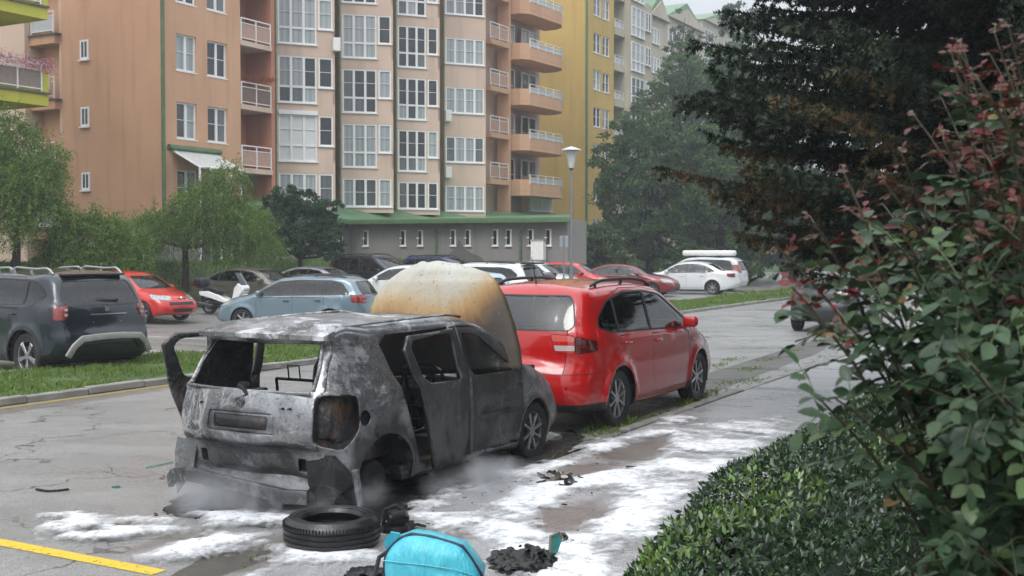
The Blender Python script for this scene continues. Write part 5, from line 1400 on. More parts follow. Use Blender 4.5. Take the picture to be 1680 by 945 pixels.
# -- right hand loggia and rounded balconies
x4, x5 = bx[4], X(830)
mb = MB(); flats.box(mb, x5-.2, x5, -.5, .35, 3.9, ZT); flats.done(mb, 'loggia_wall', SALMON)
mb = MB(); flats.box(mb, X(866), X(905), -.5, .0, 3.9, zrow(880, 292)); flats.done(mb, 'corner_wall', SALMON)
for k in range(-3, 6):
    z = zrow(812, 220)+k*PITCHZ
    if 3.6 < z < ZT-1:
        m2 = MB(); flats.box(m2, x4, x5-.2, -.5, .35, z-.30, z); flats.done(m2, 'balcony_slab', SALMON)
        flats.rail([(x4+.05, .3), (x5-.25, .3)], z, 1.0, mat('pink_panel', (.42, .26, .20), .5))
    z = zrow(862, 246)+k*PITCHZ
    if 3.6 < z < ZT-1:
        m2 = MB(); xa, xb = X(832), X(903); pts = [(xa, -.5), (xa, .9), (xa+.5, 1.35), (xb-1.5, 1.5), (xb-.5, 1.1), (xb, .4), (xb, -.5)]
        def prism(zl, zh, grow_=0): m2.poly([flats.P(p[0], p[1], zl) for p in pts], (0, 0, zh-zl))
        prism(z, z+.75); prism(z-.25, z-.01); flats.done(m2, 'balcony', SALMON)
        flats.rail([pts[3-1], pts[3], pts[4]], z+.45, .62, mat('pale_panel', (.45, .47, .48), .4))
        flats.window((xa+.5, -.44), (xa+1.7, -.44), z+.02, z+2.2, 1, sill=False, name='balcony_window'); flats.window((xa+2.6, -.44), (xa+4.6, -.44), z+.02, z+2.2, 2, sill=False, name='balcony_window')
flats.window((X(868), .06), (X(904), .06), zrow(885, 347), zrow(885, 305), 2, shutter=True, box=True)
# flower boxes
def flowers(name, label, p0, p1, n, cols, h=.45, leafm=None):
    V = []; F = []; T = []; r = np.random.default_rng(11)
    p0 = np.array(p0); p1 = np.array(p1)
    for _ in range(n):
        c = p0+(p1-p0)*r.random()+r.normal(0, .10, 3)*np.array([.8, .8, h*1.5]); q = r.normal(size=(3, 3)); q /= np.linalg.norm(q, axis=1)[:, None]; s_ = .034
        i = len(V); V += [c+q[0]*s_, c+q[1]*s_, c+q[2]*s_]; F.append((i, i+1, i+2)); T.append(r.random())
    me = np_mesh(name, V, F); at = me.attributes.new('tint', 'FLOAT', 'FACE'); at.data.foreach_set('value', np.array(T, dtype=np.float32))
    o = link(name, me, m_leaf(name+'_mat_%d' % len(V), cols)); setp(o, label, 'flowers'); return o
GL = (.03, .09, .02)
flowers('balcony_flowers', 'red geraniums in the balcony box beside the white bays', ST(fs(400), FT+.22, zrow(400, 131)), ST(fs(446), FT+.22, zrow(446, 134)), 900, [GL, (.05, .12, .03), (.45, .01, .012), (.50, .01, .015)])
flowers('balcony_flowers', 'small red flowers on the air conditioner at the far gable corner', ST(s0-.42, FT-7.3, FLZ), ST(s0-.42, FT-6.2, FLZ), 260, [GL, (.05, .12, .03), (.50, .01, .015)])
# glazed porch low on the facade
pz = Bld('glass_porch', 'white glazed porch roof against the salmon wall above the trees', fs(285), FT+.0, 1.4)
mb = MB(); zt_ = zrow(300, 250)
for k in range(5):
    a = pz.P(k*.6, .05, zt_); b = pz.P(k*.6, 1.5, zt_-.7); mb.tube([a, b, b-Vector((0, 0, zt_-.7-1.5))], .05, 6)
for (y, z) in ((.05, zt_), (1.5, zt_-.7)): mb.tube([pz.P(0, y, z), pz.P(2.5, y, z)], .06, 6)
pz.done(mb, 'porch_frame', M_WFRAME)
mb = MB(); mb.poly([pz.P(0, .05, zt_+.03), pz.P(2.5, .05, zt_+.03), pz.P(2.5, 1.5, zt_-.67), pz.P(0, 1.5, zt_-.67)], (0, 0, .02)); pz.done(mb, 'roof_panel', mat('milky_sheet', (.5, .52, .5), .3))
mb = MB(); mb.tube([pz.P(-.3, .1, zt_+.15), pz.P(2.7, .1, zt_+.15)], .12, 6); pz.done(mb, 'gutter', GREENP)
pz.root['category'] = 'porch'

# -- low grey annex with the green roof
AL = Vector(((575-840)/FPX*57.5, 57.5, 0)); AR = Vector(((931-840)/FPX*53, 53, 0)); d = AR-AL; aL = d.length
an = Bld('garage_annex', 'long low grey annex with green sheet roof and tiny slot windows', 0, 0, 0, org=AL, ang=math.atan2(d.x, d.y))
lf_ = Vector(((400-840)/FPX*50.0, 50.0, 0)); d2_ = AL-lf_; an2 = Bld('', '', 0, 0, 0, root=an.root, org=lf_, ang=math.atan2(d2_.x, d2_.y)); aL2 = d2_.length
EZ = 3.36
mb = MB(); an.box(mb, 0, aL, -.3, 0, 0, EZ); an.box(mb, aL-.3, aL, -2.6, -.31, 0, EZ); an2.box(mb, 0, aL2-.02, -.3, 0, 0, EZ); an.done(mb, 'wall', GREYW)
mb = MB(); C_ = [an2.P(-.3, .45, EZ+.02), an2.P(aL2, .45, EZ+.02), an.P(0, .5, EZ+.02), an.P(aL+.35, .5, EZ+.02)]
D_ = [ST(fs(398), FT-.2, 4.1)-an.root.location, ST(fs(548), FT-1, 4.15)-an.root.location, ST(fs(560), FT-1.5, 4.15)-an.root.location, ST(fs(915), FT+1.0, 4.3)-an.root.location]
for j in range(3):
    mb.poly([C_[j], C_[j+1], D_[j+1], D_[j]], (0, 0, .09))
an.done(mb, 'roof', mat('green_roof', (.10, .20, .10), .4, .1, .2, 2))
mb = MB(); an.box(mb, -.05, aL+.4, .50, .62, EZ-.12, EZ+.03); an2.box(mb, -.3, aL2, .45, .57, EZ-.12, EZ+.03); an.done(mb, 'gutter', GREENP)
def ax_(px):
    r = (px-840)/FPX; return (r*AL.y-AL.x)/(an.U.x-r*an.U.y)
for px in (717, 855):
    mb = MB(); x = ax_(px); mb.tube([an.P(x+.4, .55, EZ-.10), an.P(x+.1, .3, EZ-.35), an.P(x, .1, EZ-.6), an.P(x, .1, .2)], .055, 8); an.done(mb, 'downpipe', GREENP)
for px in (601, 662, 690, 744, 768, 813, 835, 871, 900):
    x = ax_(px); zt_ = EZ-.42; mb = MB(); an.box(mb, x-.13, x+.14, -.05, .035, zt_-.75, zt_); an.box(mb, x-.18, x+.18, .0, .09, zt_-.81, zt_-.751); an.box(mb, x-.20, x-.06, .036, .055, zt_-.42, zt_-.36)
    w_ = an.done(mb, 'slot_window', M_WFRAME); pb = MB(); an.box(pb, x-.11, x+.07, -.02, .040, zt_-.71, zt_-.04); pb.build('pane', PANE, w_)
for x in (2.0, 4.2, 6.4, 7.4):
    zt_ = EZ-.42; mb = MB(); an2.box(mb, x-.19, x+.19, -.05, .035, zt_-.85, zt_); an2.box(mb, x-.24, x+.24, .0, .09, zt_-.91, zt_-.851); w_ = an2.done(mb, 'slot_window', M_WFRAME); pb = MB(); an2.box(pb, x-.06, x+.13, -.02, .040, zt_-.78, zt_-.07); pb.build('pane', PANE, w_)
mb = MB(); x = ax_(755); pts = [(-1.3, 0), (-1.1, .35), (-.6, .55), (-.35, .8), (-.2, 1.05), (-.05, 1.4), (.1, 1.1), (.25, .85), (.65, .6), (1.1, .4), (1.4, 0)]
mb.poly([an.P(x+q[0], .004, 1.3+q[1]*.85) for q in pts], an.N*.003); an.done(mb, 'damp_patch', m_plaster('damp_render', (.13, .125, .115)))
for bi, x, z in ((0, 2.70, 11.9), (3, -.02, 9.6), (3, -.02, 6.4)):
    fr_, W_ = bayframes[bi]; mb = MB(); fr_.box(mb, x, x+.36, .03, .34, z-.32, z+.32, .02); fr_.done(mb, 'air_conditioner', WHITE)
# low retaining wall of the lawn
rw = Bld('retaining_wall', 'low grey retaining wall behind the weeping tree trunk', fs(232, -34), -34.0, 1.2); rw.root['category'] = 'wall'
mb = MB(); rw.box(mb, 0, fs(405, -34)-fs(232, -34), -.3, 0, 1.2, 3.05); rw.done(mb, 'wall', GREYW)
mb = MB(); rw.box(mb, -.05, fs(405, -34)-fs(232, -34)+.05, -.36, .06, 3.052, 3.15); rw.done(mb, 'coping', M_KERB)
# -- ochre block and the beige one behind it
ot = -37.3; so = fs(960, ot)
oc = Bld('ochre_block', 'tall ochre yellow apartment block behind the lamp post', so, ot, 0)
mb = MB(); zr = CAMH+(HOR-148)*ST(so+1.5, ot).y/FPX
ow = [(fs(973, ot)-so, fs(985, ot)-so), (fs(988, ot)-so, fs(999, ot)-so)]; oend = fs(1006, ot)-so
cols = [0, ow[0][0], ow[0][1], ow[1][0], ow[1][1], oend]
for i in range(0, 5, 2): oc.box(mb, cols[i], cols[i+1], -.35, 0, 0, 30)
rowsz = [(zr+k*PITCHZ, zr+1.5+k*PITCHZ) for k in range(-5, 6)]
for (a, b) in ow:
    zc = 0
    for q0, q1 in rowsz:
        if q0 < 1: continue
        oc.box(mb, a, b, -.35, 0, zc, q0); zc = q1
    oc.box(mb, a, b, -.35, 0, zc, 30)
oc.box(mb, .35, oend, -14, -.6, 0, 30); oc.box(mb, 0, .35, -14, -.35, 0, 30)
oc.done(mb, 'wall', OCHRE)
for (a, b) in ow:
    for q0, q1 in rowsz:
        if q0 > 1: oc.window((a, -.12), (b, -.12), q0, q1, 2)
m2 = MB(); p0 = oc.P(-.05, .12, 0); m2.cyl(p0, p0+Vector((0, 0, 30)), .10, .10, 8); oc.done(m2, 'downpipe', GREENP)
oL = oend; 
be = Bld('beige_block', 'beige stepped apartment block with green gables rising above the trees', so+oend, ot, 0)
mb = MB(); q1 = fs(1022, ot)-so-oend; be.box(mb, .01, q1, -14, -1.4, 0, 30); be.done(mb, 'loggia_wall', BEIGE)
for k in range(0, 9):
    z = zr-.6+(k-4)*PITCHZ
    if z < 1: continue
    m2 = MB(); be.box(m2, .02, q1, -1.4, .1, z-.25, z); be.box(m2, .02, q1, .04, .1, z, z+.3); be.done(m2, 'balcony_slab', BEIGE); be.rail([(.1, .05), (q1-.1, .05)], z+.25, .75, mat('pale_panel', (.45, .47, .48), .4))
mb = MB(); q2 = fs(1068, ot+.5)-so-oend; be.box(mb, q1, q2, -14, .5, 0, 22.2); be.done(mb, 'bay_wall', BEIGE)
for k in range(-4, 3):
    z = CAMH+(HOR-122)*ST(so+oend+q1+2, ot).y/FPX+k*PITCHZ
    if z < 2: continue
    be.window((q1+.3, .52), (q1+(q2-q1)*.62, .52), z, z+2.3, 3, .8); be.window((q1+(q2-q1)*.68, .52), (q2-.4, .52), z+.8, z+2.3, 2)
# stepped top storeys with green gables
for j, (pa, pb, top, gab) in enumerate(((1010, 1063, 12, 0), (1060, 1092, 34, 1), (1090, 1150, 44, 1), (1150, 1215, 52, 1))):
    tt = ot-1-4*j; a = fs(pa, tt)-so-oend; b = fs(pb, tt)-so-oend; Yc = ST((a+b)/2+so+oend, tt).y; zt_ = CAMH+(HOR-top)*Yc/FPX
    mb = MB(); be.box(mb, a, b, -12-4*j-1, -1-4*j, 0, zt_); be.done(mb, 'upper_storey', BEIGE)
    if gab:
        mb = MB(); y0 = -1-4*j+.3; mid = (a+b)/2
        mb.poly([be.P(a-.3, y0, zt_), be.P(b+.3, y0, zt_), be.P(mid, y0, zt_+2.4)], -N*10); be.done(mb, 'gable_roof', mat('green_roof', (.10, .20, .10), .4))
        mb = MB(); mb.poly([be.P(a, y0+.05, zt_+.01), be.P(b, y0+.05, zt_+.01), be.P(mid, y0+.05, zt_+1.7)], N*.1); be.done(mb, 'gable_wall', BEIGE)
    for kk in range(3):
        be.window((a+.8, -1-4*j+.03), (a+min(4.2, (b-a)*.6), -1-4*j+.03), zt_-2.5-kk*PITCHZ, zt_-1.0-kk*PITCHZ, 3)

# -- lime balconies of the next block at the left edge
yl = PY(30, 150, 38.0); ls, lt = to_st(yl)
li = Bld('lime_block', 'lime yellow apartment block with flower-boxed balconies at the left edge', ls, lt, 0)
mb = MB(); sc = 38.0/FPX
zB = lambda py: CAMH+(HOR-py)*sc
li.box(mb, -6, .7, -9, -2.4, .5, 22); li.done(mb, 'wall', SALMON)
mb = MB(); li.box(mb, .2, .55, -2.4, -1.9, .5, 22); li.done(mb, 'corner_pier', LIME)
for k in range(-2, 4):
    z = zB(172)+k*2.85
    if z < 1.5: continue
    m2 = MB(); li.box(m2, -4, .9, -2.4, .35, z, z+.38, .0); li.box(m2, .62, .9, -1.9, .35, z+.38, z+1.05); li.done(m2, 'balcony', LIME)
    m2 = MB(); li.box(m2, -4.03, .93, .3, .42, z+.382, z+.45); li.done(m2, 'balcony_edge', mat('weathered_edge', (.12, .11, .10), .8))
    li.rail([(-4, .37), (.6, .37)], z+.42, .95, mat('taupe_panel', (.25, .20, .17), .6))
    li.window((-3.4, -2.36), (-.4, -2.36), z+.4, z+2.5, 3, sill=False, name='balcony_window')
flowers('balcony_flowers', 'pink and white petunias spilling over the lime balcony', ST(ls-3.5, lt+.62, zB(104)), ST(ls+.9, lt+.62, zB(108)), 3200, [(.05, .12, .03), (.55, .10, .26), (.60, .18, .34), (.62, .50, .52)], .8)
m2 = MB(); c = ST(ls+1.5, lt-.4, 0); 
kiosk = MB()

# ---------------------------------------------------------------- street furniture
def lamp_post(p, h):
    root = empty('street_lamp', p, 0, 'grey lamp post with conical lantern in front of the ochre block', 'street lamp')
    mb = MB(); mb.cyl((0, 0, 0), (0, 0, 1.1), .085, .08, 14); mb.cyl((0, 0, 1.1), (0, 0, h-.95), .058, .045, 12); mb.build('pole', mat('galvanised', (.22, .24, .26), .5, .6), root, True)
    mb = MB(); mb.lathe([(.06, h-.97), (.10, h-.93), (.10, h-.88), (.05, h-.86)], None, 16); mb.build('collar', mat('dark_metal', (.03, .03, .035), .5), root, True)
    mb = MB(); mb.lathe([(.11, h-.90), (.22, h-.22), (.21, h-.20), (.0, h-.19)], None, 20); mb.build('lantern', mat('frosted_lantern', (.50, .52, .50), .3), root, True)
    mb = MB(); mb.lathe([(.0, h-.02), (.12, h-.05), (.40, h-.15), (.42, h-.18), (.40, h-.20), (.0, h-.185)], None, 24); mb.build('lamp_cap', mat('cap_grey', (.55, .57, .58), .4), root, True)
pl = PY(937, 440, 47); pl.z = 0
lamp_post(pl, CAMH+(HOR-240)*47/FPX)
ps = PY(925, 440, 44); root = empty('sign_post', (ps.x, ps.y, 0), 0, 'thin grey post with a small sign plate left of the lamp post', 'sign')
mb = MB(); mb.cyl((0, 0, 0), (0, 0, 2.55), .03, .03, 8); mb.build('post', mat('galvanised', (.22, .24, .26)), root, True)
mb = MB(); mb.box((0, .03, 2.3), (.32, .02, .42), .008); mb.build('sign_plate', mat('sign_back', (.30, .32, .34), .5, .4), root)
pc = AL+an.U*ax_(887)+an.N*.28; root = empty('utility_cabinet', (pc.x, pc.y, 0), an.yaw, 'white utility cabinet standing against the grey annex wall', 'cabinet')
mb = MB(); mb.box((0, 0, .75), (.9, .42, 1.5), .01); mb.build('plinth', M_KERB, root); 
mb = MB(); mb.box((0, 0, 1.95), (.62, .4, .88), .02); mb.build('cabinet_body', WHITE, root)
mb = MB(); mb.box((0, 0, 2.42), (.68, .46, .05), .01); mb.build('cabinet_trim', mat('cabinet_grey', (.4, .4, .39)), root)
# ---------------------------------------------------------------- vegetation
def nrm(a): return a/(np.linalg.norm(a, axis=-1, keepdims=True)+1e-9)
def leaves_obj(name, C, D, Nn, L, W, mat_, tint, parent=None, shape='diamond', fold=.25, curl=.0):
    """one mesh of leaves. C base points, D direction, Nn leaf normals, L, W sizes, tint per leaf"""
    n = len(C); D = nrm(D); S = nrm(np.cross(D, Nn)); Nn = nrm(np.cross(S, D)); L = np.broadcast_to(L, n)[:, None]; W = np.broadcast_to(W, n)[:, None]
    if shape == 'diamond':
        P = [C, C+D*L*.5+S*W*.5+Nn*W*fold, C+D*L-Nn*L*curl, C+D*L*.5-S*W*.5+Nn*W*fold]
        V = np.stack(P, 1).reshape(-1, 3); b = np.arange(n)[:, None]*4
        F = np.concatenate([b+np.array([0, 1, 2]), b+np.array([0, 2, 3])], 1).reshape(-1, 3); k = 2
    else:   # oval: midrib 4 points, edges 2x3
        rib = [0, .35, .7, 1.0]; ed = [(.16, .62), (.45, 1.0), (.78, .66)]
        P = [C+D*L*r-Nn*L*curl*r*r for r in rib]
        for sg in (1, -1):
            for u, wv in ed: P.append(C+D*L*u+S*W*.5*wv*sg+Nn*(W*fold*wv)-Nn*L*curl*u*u)
        V = np.stack(P, 1).reshape(-1, 3); b = np.arange(n)[:, None]*10
        T = [(0, 4, 1), (4, 5, 1), (1, 5, 2), (5, 6, 2), (2, 6, 3), (0, 1, 7), (7, 1, 8), (1, 2, 8), (8, 2, 9), (2, 3, 9)]
        F = np.concatenate([b+np.array(t) for t in T], 1).reshape(-1, 3); k = len(T)
    me = np_mesh(name, V, F, shape != 'diamond'); at = me.attributes.new('tint', 'FLOAT', 'FACE')
    at.data.foreach_set('value', np.repeat(tint, k).astype(np.float32))
    return link(name, me, mat_, parent)
BARK = mat('bark', (.045, .035, .027), .9, 0, .35, 6, .7, 18); BARKD = mat('dark_bark', (.022, .019, .016), .9, 0, .3, 6, .6, 18)
def limbs(root, pts_list, m=BARK, name='trunk'):
    mb = MB()
    for pts, rad in pts_list: mb.tube(pts, rad, 8)
    return mb.build(name, m, root, True, angle=60)
def crown_tree(name, label, base, trunk_h, clumps, n, leaf, cols, seed, trunk_r=.14, m=BARK, lean=(0, 0), cat='tree', flat=.25, rough=.5, thick=.55, density=None):
    r = np.random.default_rng(seed); root = empty(name, base, 0, label, cat); rr = random.Random(seed)
    pts = []; top = np.array([lean[0], lean[1], trunk_h])
    tr = [Vector((0, 0, -.3)), Vector((lean[0]*.3+.05, lean[1]*.3, trunk_h*.4)), Vector(tuple(top))]
    L = [(tr, [trunk_r*1.25, trunk_r, trunk_r*.8])]
    for (c, rad) in clumps:
        c = Vector(c); mid = tr[2].lerp(c, .5)+Vector((rr.uniform(-.2, .2), rr.uniform(-.2, .2), -.1)); L.append(([tr[2], mid, c], [trunk_r*.6, trunk_r*.38, trunk_r*.12]))
        for _ in range(4):
            q = Vector((rr.gauss(0, 1), rr.gauss(0, 1), rr.gauss(0, .7))).normalized(); L.append(([mid.lerp(c, .6), c+Vector((q.x*rad[0], q.y*rad[1], q.z*rad[2]))*.8], [trunk_r*.18, trunk_r*.04]))
    limbs(root, L, m)
    vol = np.array([rad[0]*rad[1]*rad[2] for _, rad in clumps])**(2/3); cnt = (vol/vol.sum()*n).astype(int)
    C = []; D = []
    for (c, rad), k in zip(clumps, cnt):
        # sub-clumps on the surface of each clump give the lumpy outline and holes
        ns = max(8, k//70); sd = nrm(r.normal(size=(ns, 3))); sc = np.array(c)+sd*np.array(rad)*r.uniform(thick, 1.08, (ns, 1)); sr = np.mean(rad)*r.uniform(.12, .30, ns)
        w_ = r.integers(0, ns, k); p = sc[w_]+nrm(r.normal(size=(k, 3)))*(sr[w_][:, None])*r.random((k, 1))**.4*np.array([1, 1, .6])
        C.append(p); D.append(nrm(nrm(p-np.array(c))*.6+r.normal(size=(k, 3))*.7+np.array([0, 0, -flat])))
    C = np.concatenate(C); D = np.concatenate(D); k = len(C)
    Nn = nrm(np.array([0, 0, 1.])+r.normal(size=(k, 3))*.55)
    tint = np.clip(r.beta(2, 2, k), 0, 1)
    leaves_obj('crown', C, D, Nn, leaf*r.uniform(.6, 1.3, k), leaf*.62*r.uniform(.7, 1.2, k), m_leaf(name+'_leaf_%d' % seed, cols, rough), tint, root)
    return root
G1 = [(.070, .130, .022), (.120, .205, .036), (.185, .28, .055)]
G2 = [(.024, .058, .026), (.045, .092, .040), (.075, .130, .060)]
G3 = [(.045, .095, .035), (.075, .140, .050), (.115, .19, .070)]
def weep_tree(name, label, base, trunk_h, clumps, nstr, leaf, cols, seed, trunk_r=.12, fall=1.3, cat='tree', per=26):
    r = np.random.default_rng(seed); root = empty(name, base, 0, label, cat); rr = random.Random(seed)
    L = [([Vector((0, 0, -.3)), Vector((.06, 0, trunk_h*.5)), Vector((.02, .05, trunk_h))], [trunk_r*1.3, trunk_r, trunk_r*.8])]
    top = L[0][0][2]; C = []; D = []; St = []
    for (c, rad) in clumps:
        c_ = Vector(c); L.append(([top, top.lerp(c_, .55)+Vector((0, 0, .2)), c_], [trunk_r*.6, trunk_r*.35, trunk_r*.12]))
    w_ = np.array([q[1][0]*q[1][1] for q in clumps]); w_ = w_/w_.sum()
    for i in range(nstr):
        c, rad = clumps[r.choice(len(clumps), p=w_)]; c = np.array(c)
        a = r.random()*2*math.pi; q = r.random()**.5; st = c+np.array([math.cos(a)*rad[0]*q*.8, math.sin(a)*rad[1]*q*.8, rad[2]*(1-q*q)*.9])
        out = np.array([math.cos(a), math.sin(a), 0]); ln = fall*r.uniform(.35, 1.3)*(.55+.6*q); m_ = per
        u = np.linspace(0, 1, m_); lift = r.uniform(.05, .95)
        st = st+np.array([0, 0, -1])*r.random()**2*rad[2]*.9; out = nrm(out+r.normal(size=3)*.45); p = st+out*(u[:, None]*ln*.62)+np.array([0, 0, 1])*(lift*u-1.0*ln*u*u)[:, None]+r.normal(size=3)*.05*u[:, None]+r.normal(size=(m_, 3))*.018
        C.append(p); t_ = np.gradient(p, axis=0); sd = np.where(np.arange(m_)[:, None] % 2 == 0, 1, -1)*np.cross(nrm(t_), [0, 0, 1])
        D.append(nrm(nrm(t_)*.8+sd*.7+r.normal(size=(m_, 3))*.35+np.array([0, 0, -.3])))
        if i % 6 == 0: St.append(([Vector(x) for x in p[::5]], [.008]*len(p[::5])))
    C = np.concatenate(C); D = np.concatenate(D); k = len(C)
    limbs(root, L+St, BARK)
    ne = int(nstr*per*.45); ci = r.choice(len(clumps), size=ne, p=w_); cc = np.array([q[0] for q in clumps])[ci]; rd_ = np.array([q[1] for q in clumps])[ci]
    dq = nrm(r.normal(size=(ne, 3))); lump = np.array([mnoise.noise(Vector(q)*2.2+Vector((c_ * 3.1, 0, 0))) for q, c_ in zip(dq, ci)]); pe = cc+dq*rd_*(.55+.42*r.random((ne, 1))**.5+.35*lump[:, None])
    C = np.concatenate([C, pe]); D = np.concatenate([D, nrm(dq*.6+r.normal(size=(ne, 3))*.7+np.array([0, 0, -.3]))]); k = len(C)
    Nn = nrm(np.array([0, 0, 1.])+r.normal(size=(k, 3))*.6)
    leaves_obj('crown', C, D, Nn, leaf*r.uniform(.6, 1.3, k), leaf*.42, m_leaf(name+'_leaf_%d' % seed, cols), np.clip(r.beta(2, 2, k), 0, 1), root)
    return root
def onbank(px, Y):
    p = PY(px, 430, Y); s, t = to_st(p); p.z = bank(s, t); return p
# left edge
def feathery(name, label, base, th, clumps, nstr, n, leaf, seed, fall=.8, cols=G1, cat='tree', per=20, cols2=None):
    root = weep_tree(name, label, base, th, clumps, nstr, leaf, cols, seed, fall=fall, cat=cat, per=per)
    return root
feathery('willow', 'feathery light green tree at the left edge below the lime balconies', onbank(25, 36), 1.6, [((-.9, 0, 3.2), (1.5, 1.4, 1.1)), ((.75, -.3, 2.7), (1.0, 1.2, .8)), ((-.3, .3, 4.0), (1.1, 1.1, .8)), ((1.0, -.2, 1.6), (1.0, 1, .7)), ((-1.6, -.4, 1.8), (1.4, 1.2, .8)), ((-.2, -.9, 1.2), (1.3, .8, .7)), ((.2, -.5, 2.1), (1.2, .8, .7)), ((1.25, 0, 3.5), (.45, .5, .35))], 2100, 0, .085, 31, fall=.75)
feathery('shrub', 'round leafy green shrub below the blank salmon gable', onbank(152, 36.5), .9, [((-.2, 0, 1.9), (1.3, 1.2, .8)), ((.9, 0, 1.7), (1.0, 1, .8)), ((-.9, .1, 1.3), (1.0, 1, .8)), ((.2, -.6, .9), (1.5, .8, .7)), ((.35, .1, 2.25), (.8, .6, .4)), ((1.3, -.2, .9), (.7, .8, .6)), ((-1.2, -.4, .7), (.9, .8, .6))], 1700, 0, .080, 32, fall=.6, cat='shrub')
crown_tree('shrub', 'small yellow-green shrub just above the small red hatchback', onbank(212, 35.5)+Vector((0, 0, -.1)), .5, [((0, 0, .5), (.62, .6, .5)), ((-.45, .1, .35), (.5, .5, .4)), ((.4, 0, .3), (.45, .5, .35)), ((.0, 0, .9), (.3, .3, .3))], 3600, .07, [(.12, .15, .02), (.22, .24, .03), (.34, .33, .06)], 33, .04, cat='shrub')
# weeping tree in front of the porch
feathery('weeping_tree', 'weeping feathery green tree in front of the glass porch', onbank(302, 41), 1.6, [((.9, 0, 3.0), (1.5, 1.5, .9)), ((-.7, 0, 2.3), (1.1, 1.2, .6)), ((2.0, -.2, 2.4), (1.3, 1.3, .7)), ((1.5, .1, 4.0), (.7, .8, .45)), ((.5, -.6, 2.2), (1.3, .9, .6)), ((2.8, 0, 1.5), (.7, .8, .5)), ((-1.4, 0, 1.6), (.6, .8, .4)), ((1.7, -.5, 1.5), (.9, .8, .5))], 2300, 0, .075, 34, fall=1.05, per=22)
# dark tree
crown_tree('dark_tree', 'dark green tree with slim trunk behind the navy people carrier', onbank(492, 46.5), 1.7, [((0, 0, 3.0), (1.3, 1.2, 1.0)), ((-.9, 0, 3.4), (.8, .8, .8)), ((.9, 0, 2.6), (.9, .9, .8)), ((.4, 0, 3.9), (.8, .8, .6)), ((-.6, 0, 4.1), (.7, .7, .5)), ((1.3, 0, 3.7), (.5, .5, .4)), ((1.35, -.1, 2.0), (.6, .6, .4)), ((-.7, -.3, 2.2), (.7, .6, .5))], 26000, .11, G2, 35, .10, BARKD)
# tall trees by the ochre block
def big(label, px, Y, base_z, top_py, halfw_px, n, leaf, cols, seed, low=.12, name='maple_tree'):
    sc = FPX/Y; X_ = (px-840)/sc; H = CAMH+(HOR-top_py)/sc-base_z; Rr = halfw_px/sc; rr = random.Random(seed); cl = []
    for i in range(26):
        f = low+(1-low)*((i+.5)/26)**.9; wd = math.sqrt(max(.04, 1-abs((f-.42)/.62)**2.4)); a = i*2.4+rr.random(); q = Rr*.62*wd*rr.uniform(.75, 1.1)
        cl.append(((math.cos(a)*q, math.sin(a)*q, H*f*.93), (Rr*.36*rr.uniform(.8, 1.2), Rr*.36, H*.085*rr.uniform(.8, 1.3))))
    cl.append(((0, 0, H*.5), (Rr*.68, Rr*.68, H*.40)))
    o = crown_tree(name, label, Vector((X_, Y, base_z)), H*.3, cl, n, leaf, cols, seed, .25, BARKD, thick=.35)
    o['group'] = 'trees beyond the car park'; return o
big('tall maple right of the street lamp, its crown touching the ochre wall', 1066, 66, 0.3, 185, 122, 42000, .20, G3, 41, low=.05)
big('broad dark maple behind the white saloon and roof box', 1180, 64, 0.2, 200, 118, 34000, .20, G3, 42, low=.04)
big('tall pale green tree rising above the maples', 1150, 80, 0, 70, 150, 52000, .24, G3, 43)
big('hazy distant tree crown against the white sky', 1215, 96, 0, -10, 80, 15000, .28, [(.05, .085, .04), (.075, .12, .055)], 44, name='distant_tree')
big('hazy distant tree behind the beige gables', 1120, 104, 0, 22, 52, 9000, .28, [(.05, .085, .04), (.075, .12, .055)], 45, name='distant_tree')
big('full green maple between the pale tree and the spruce', 1225, 76, 0, 95, 100, 30000, .24, G3, 49)
big('dark leafy tree partly behind the spruce', 1300, 70, 0, 150, 120, 24000, .24, G2, 46, low=.03)
big('bushy low maple at the foot of the ochre block', 985, 62, .3, 365, 48, 7000, .15, G3, 47, low=.02, name='bush')
for i, (px, Y, tp, lab) in enumerate(((1420, 46, 300, 'round bush behind the dark grey roadside car'),)):
    big(lab, px, Y, 0, tp, 130, 12000, .16, G2, 50+i, low=.02, name='bush')

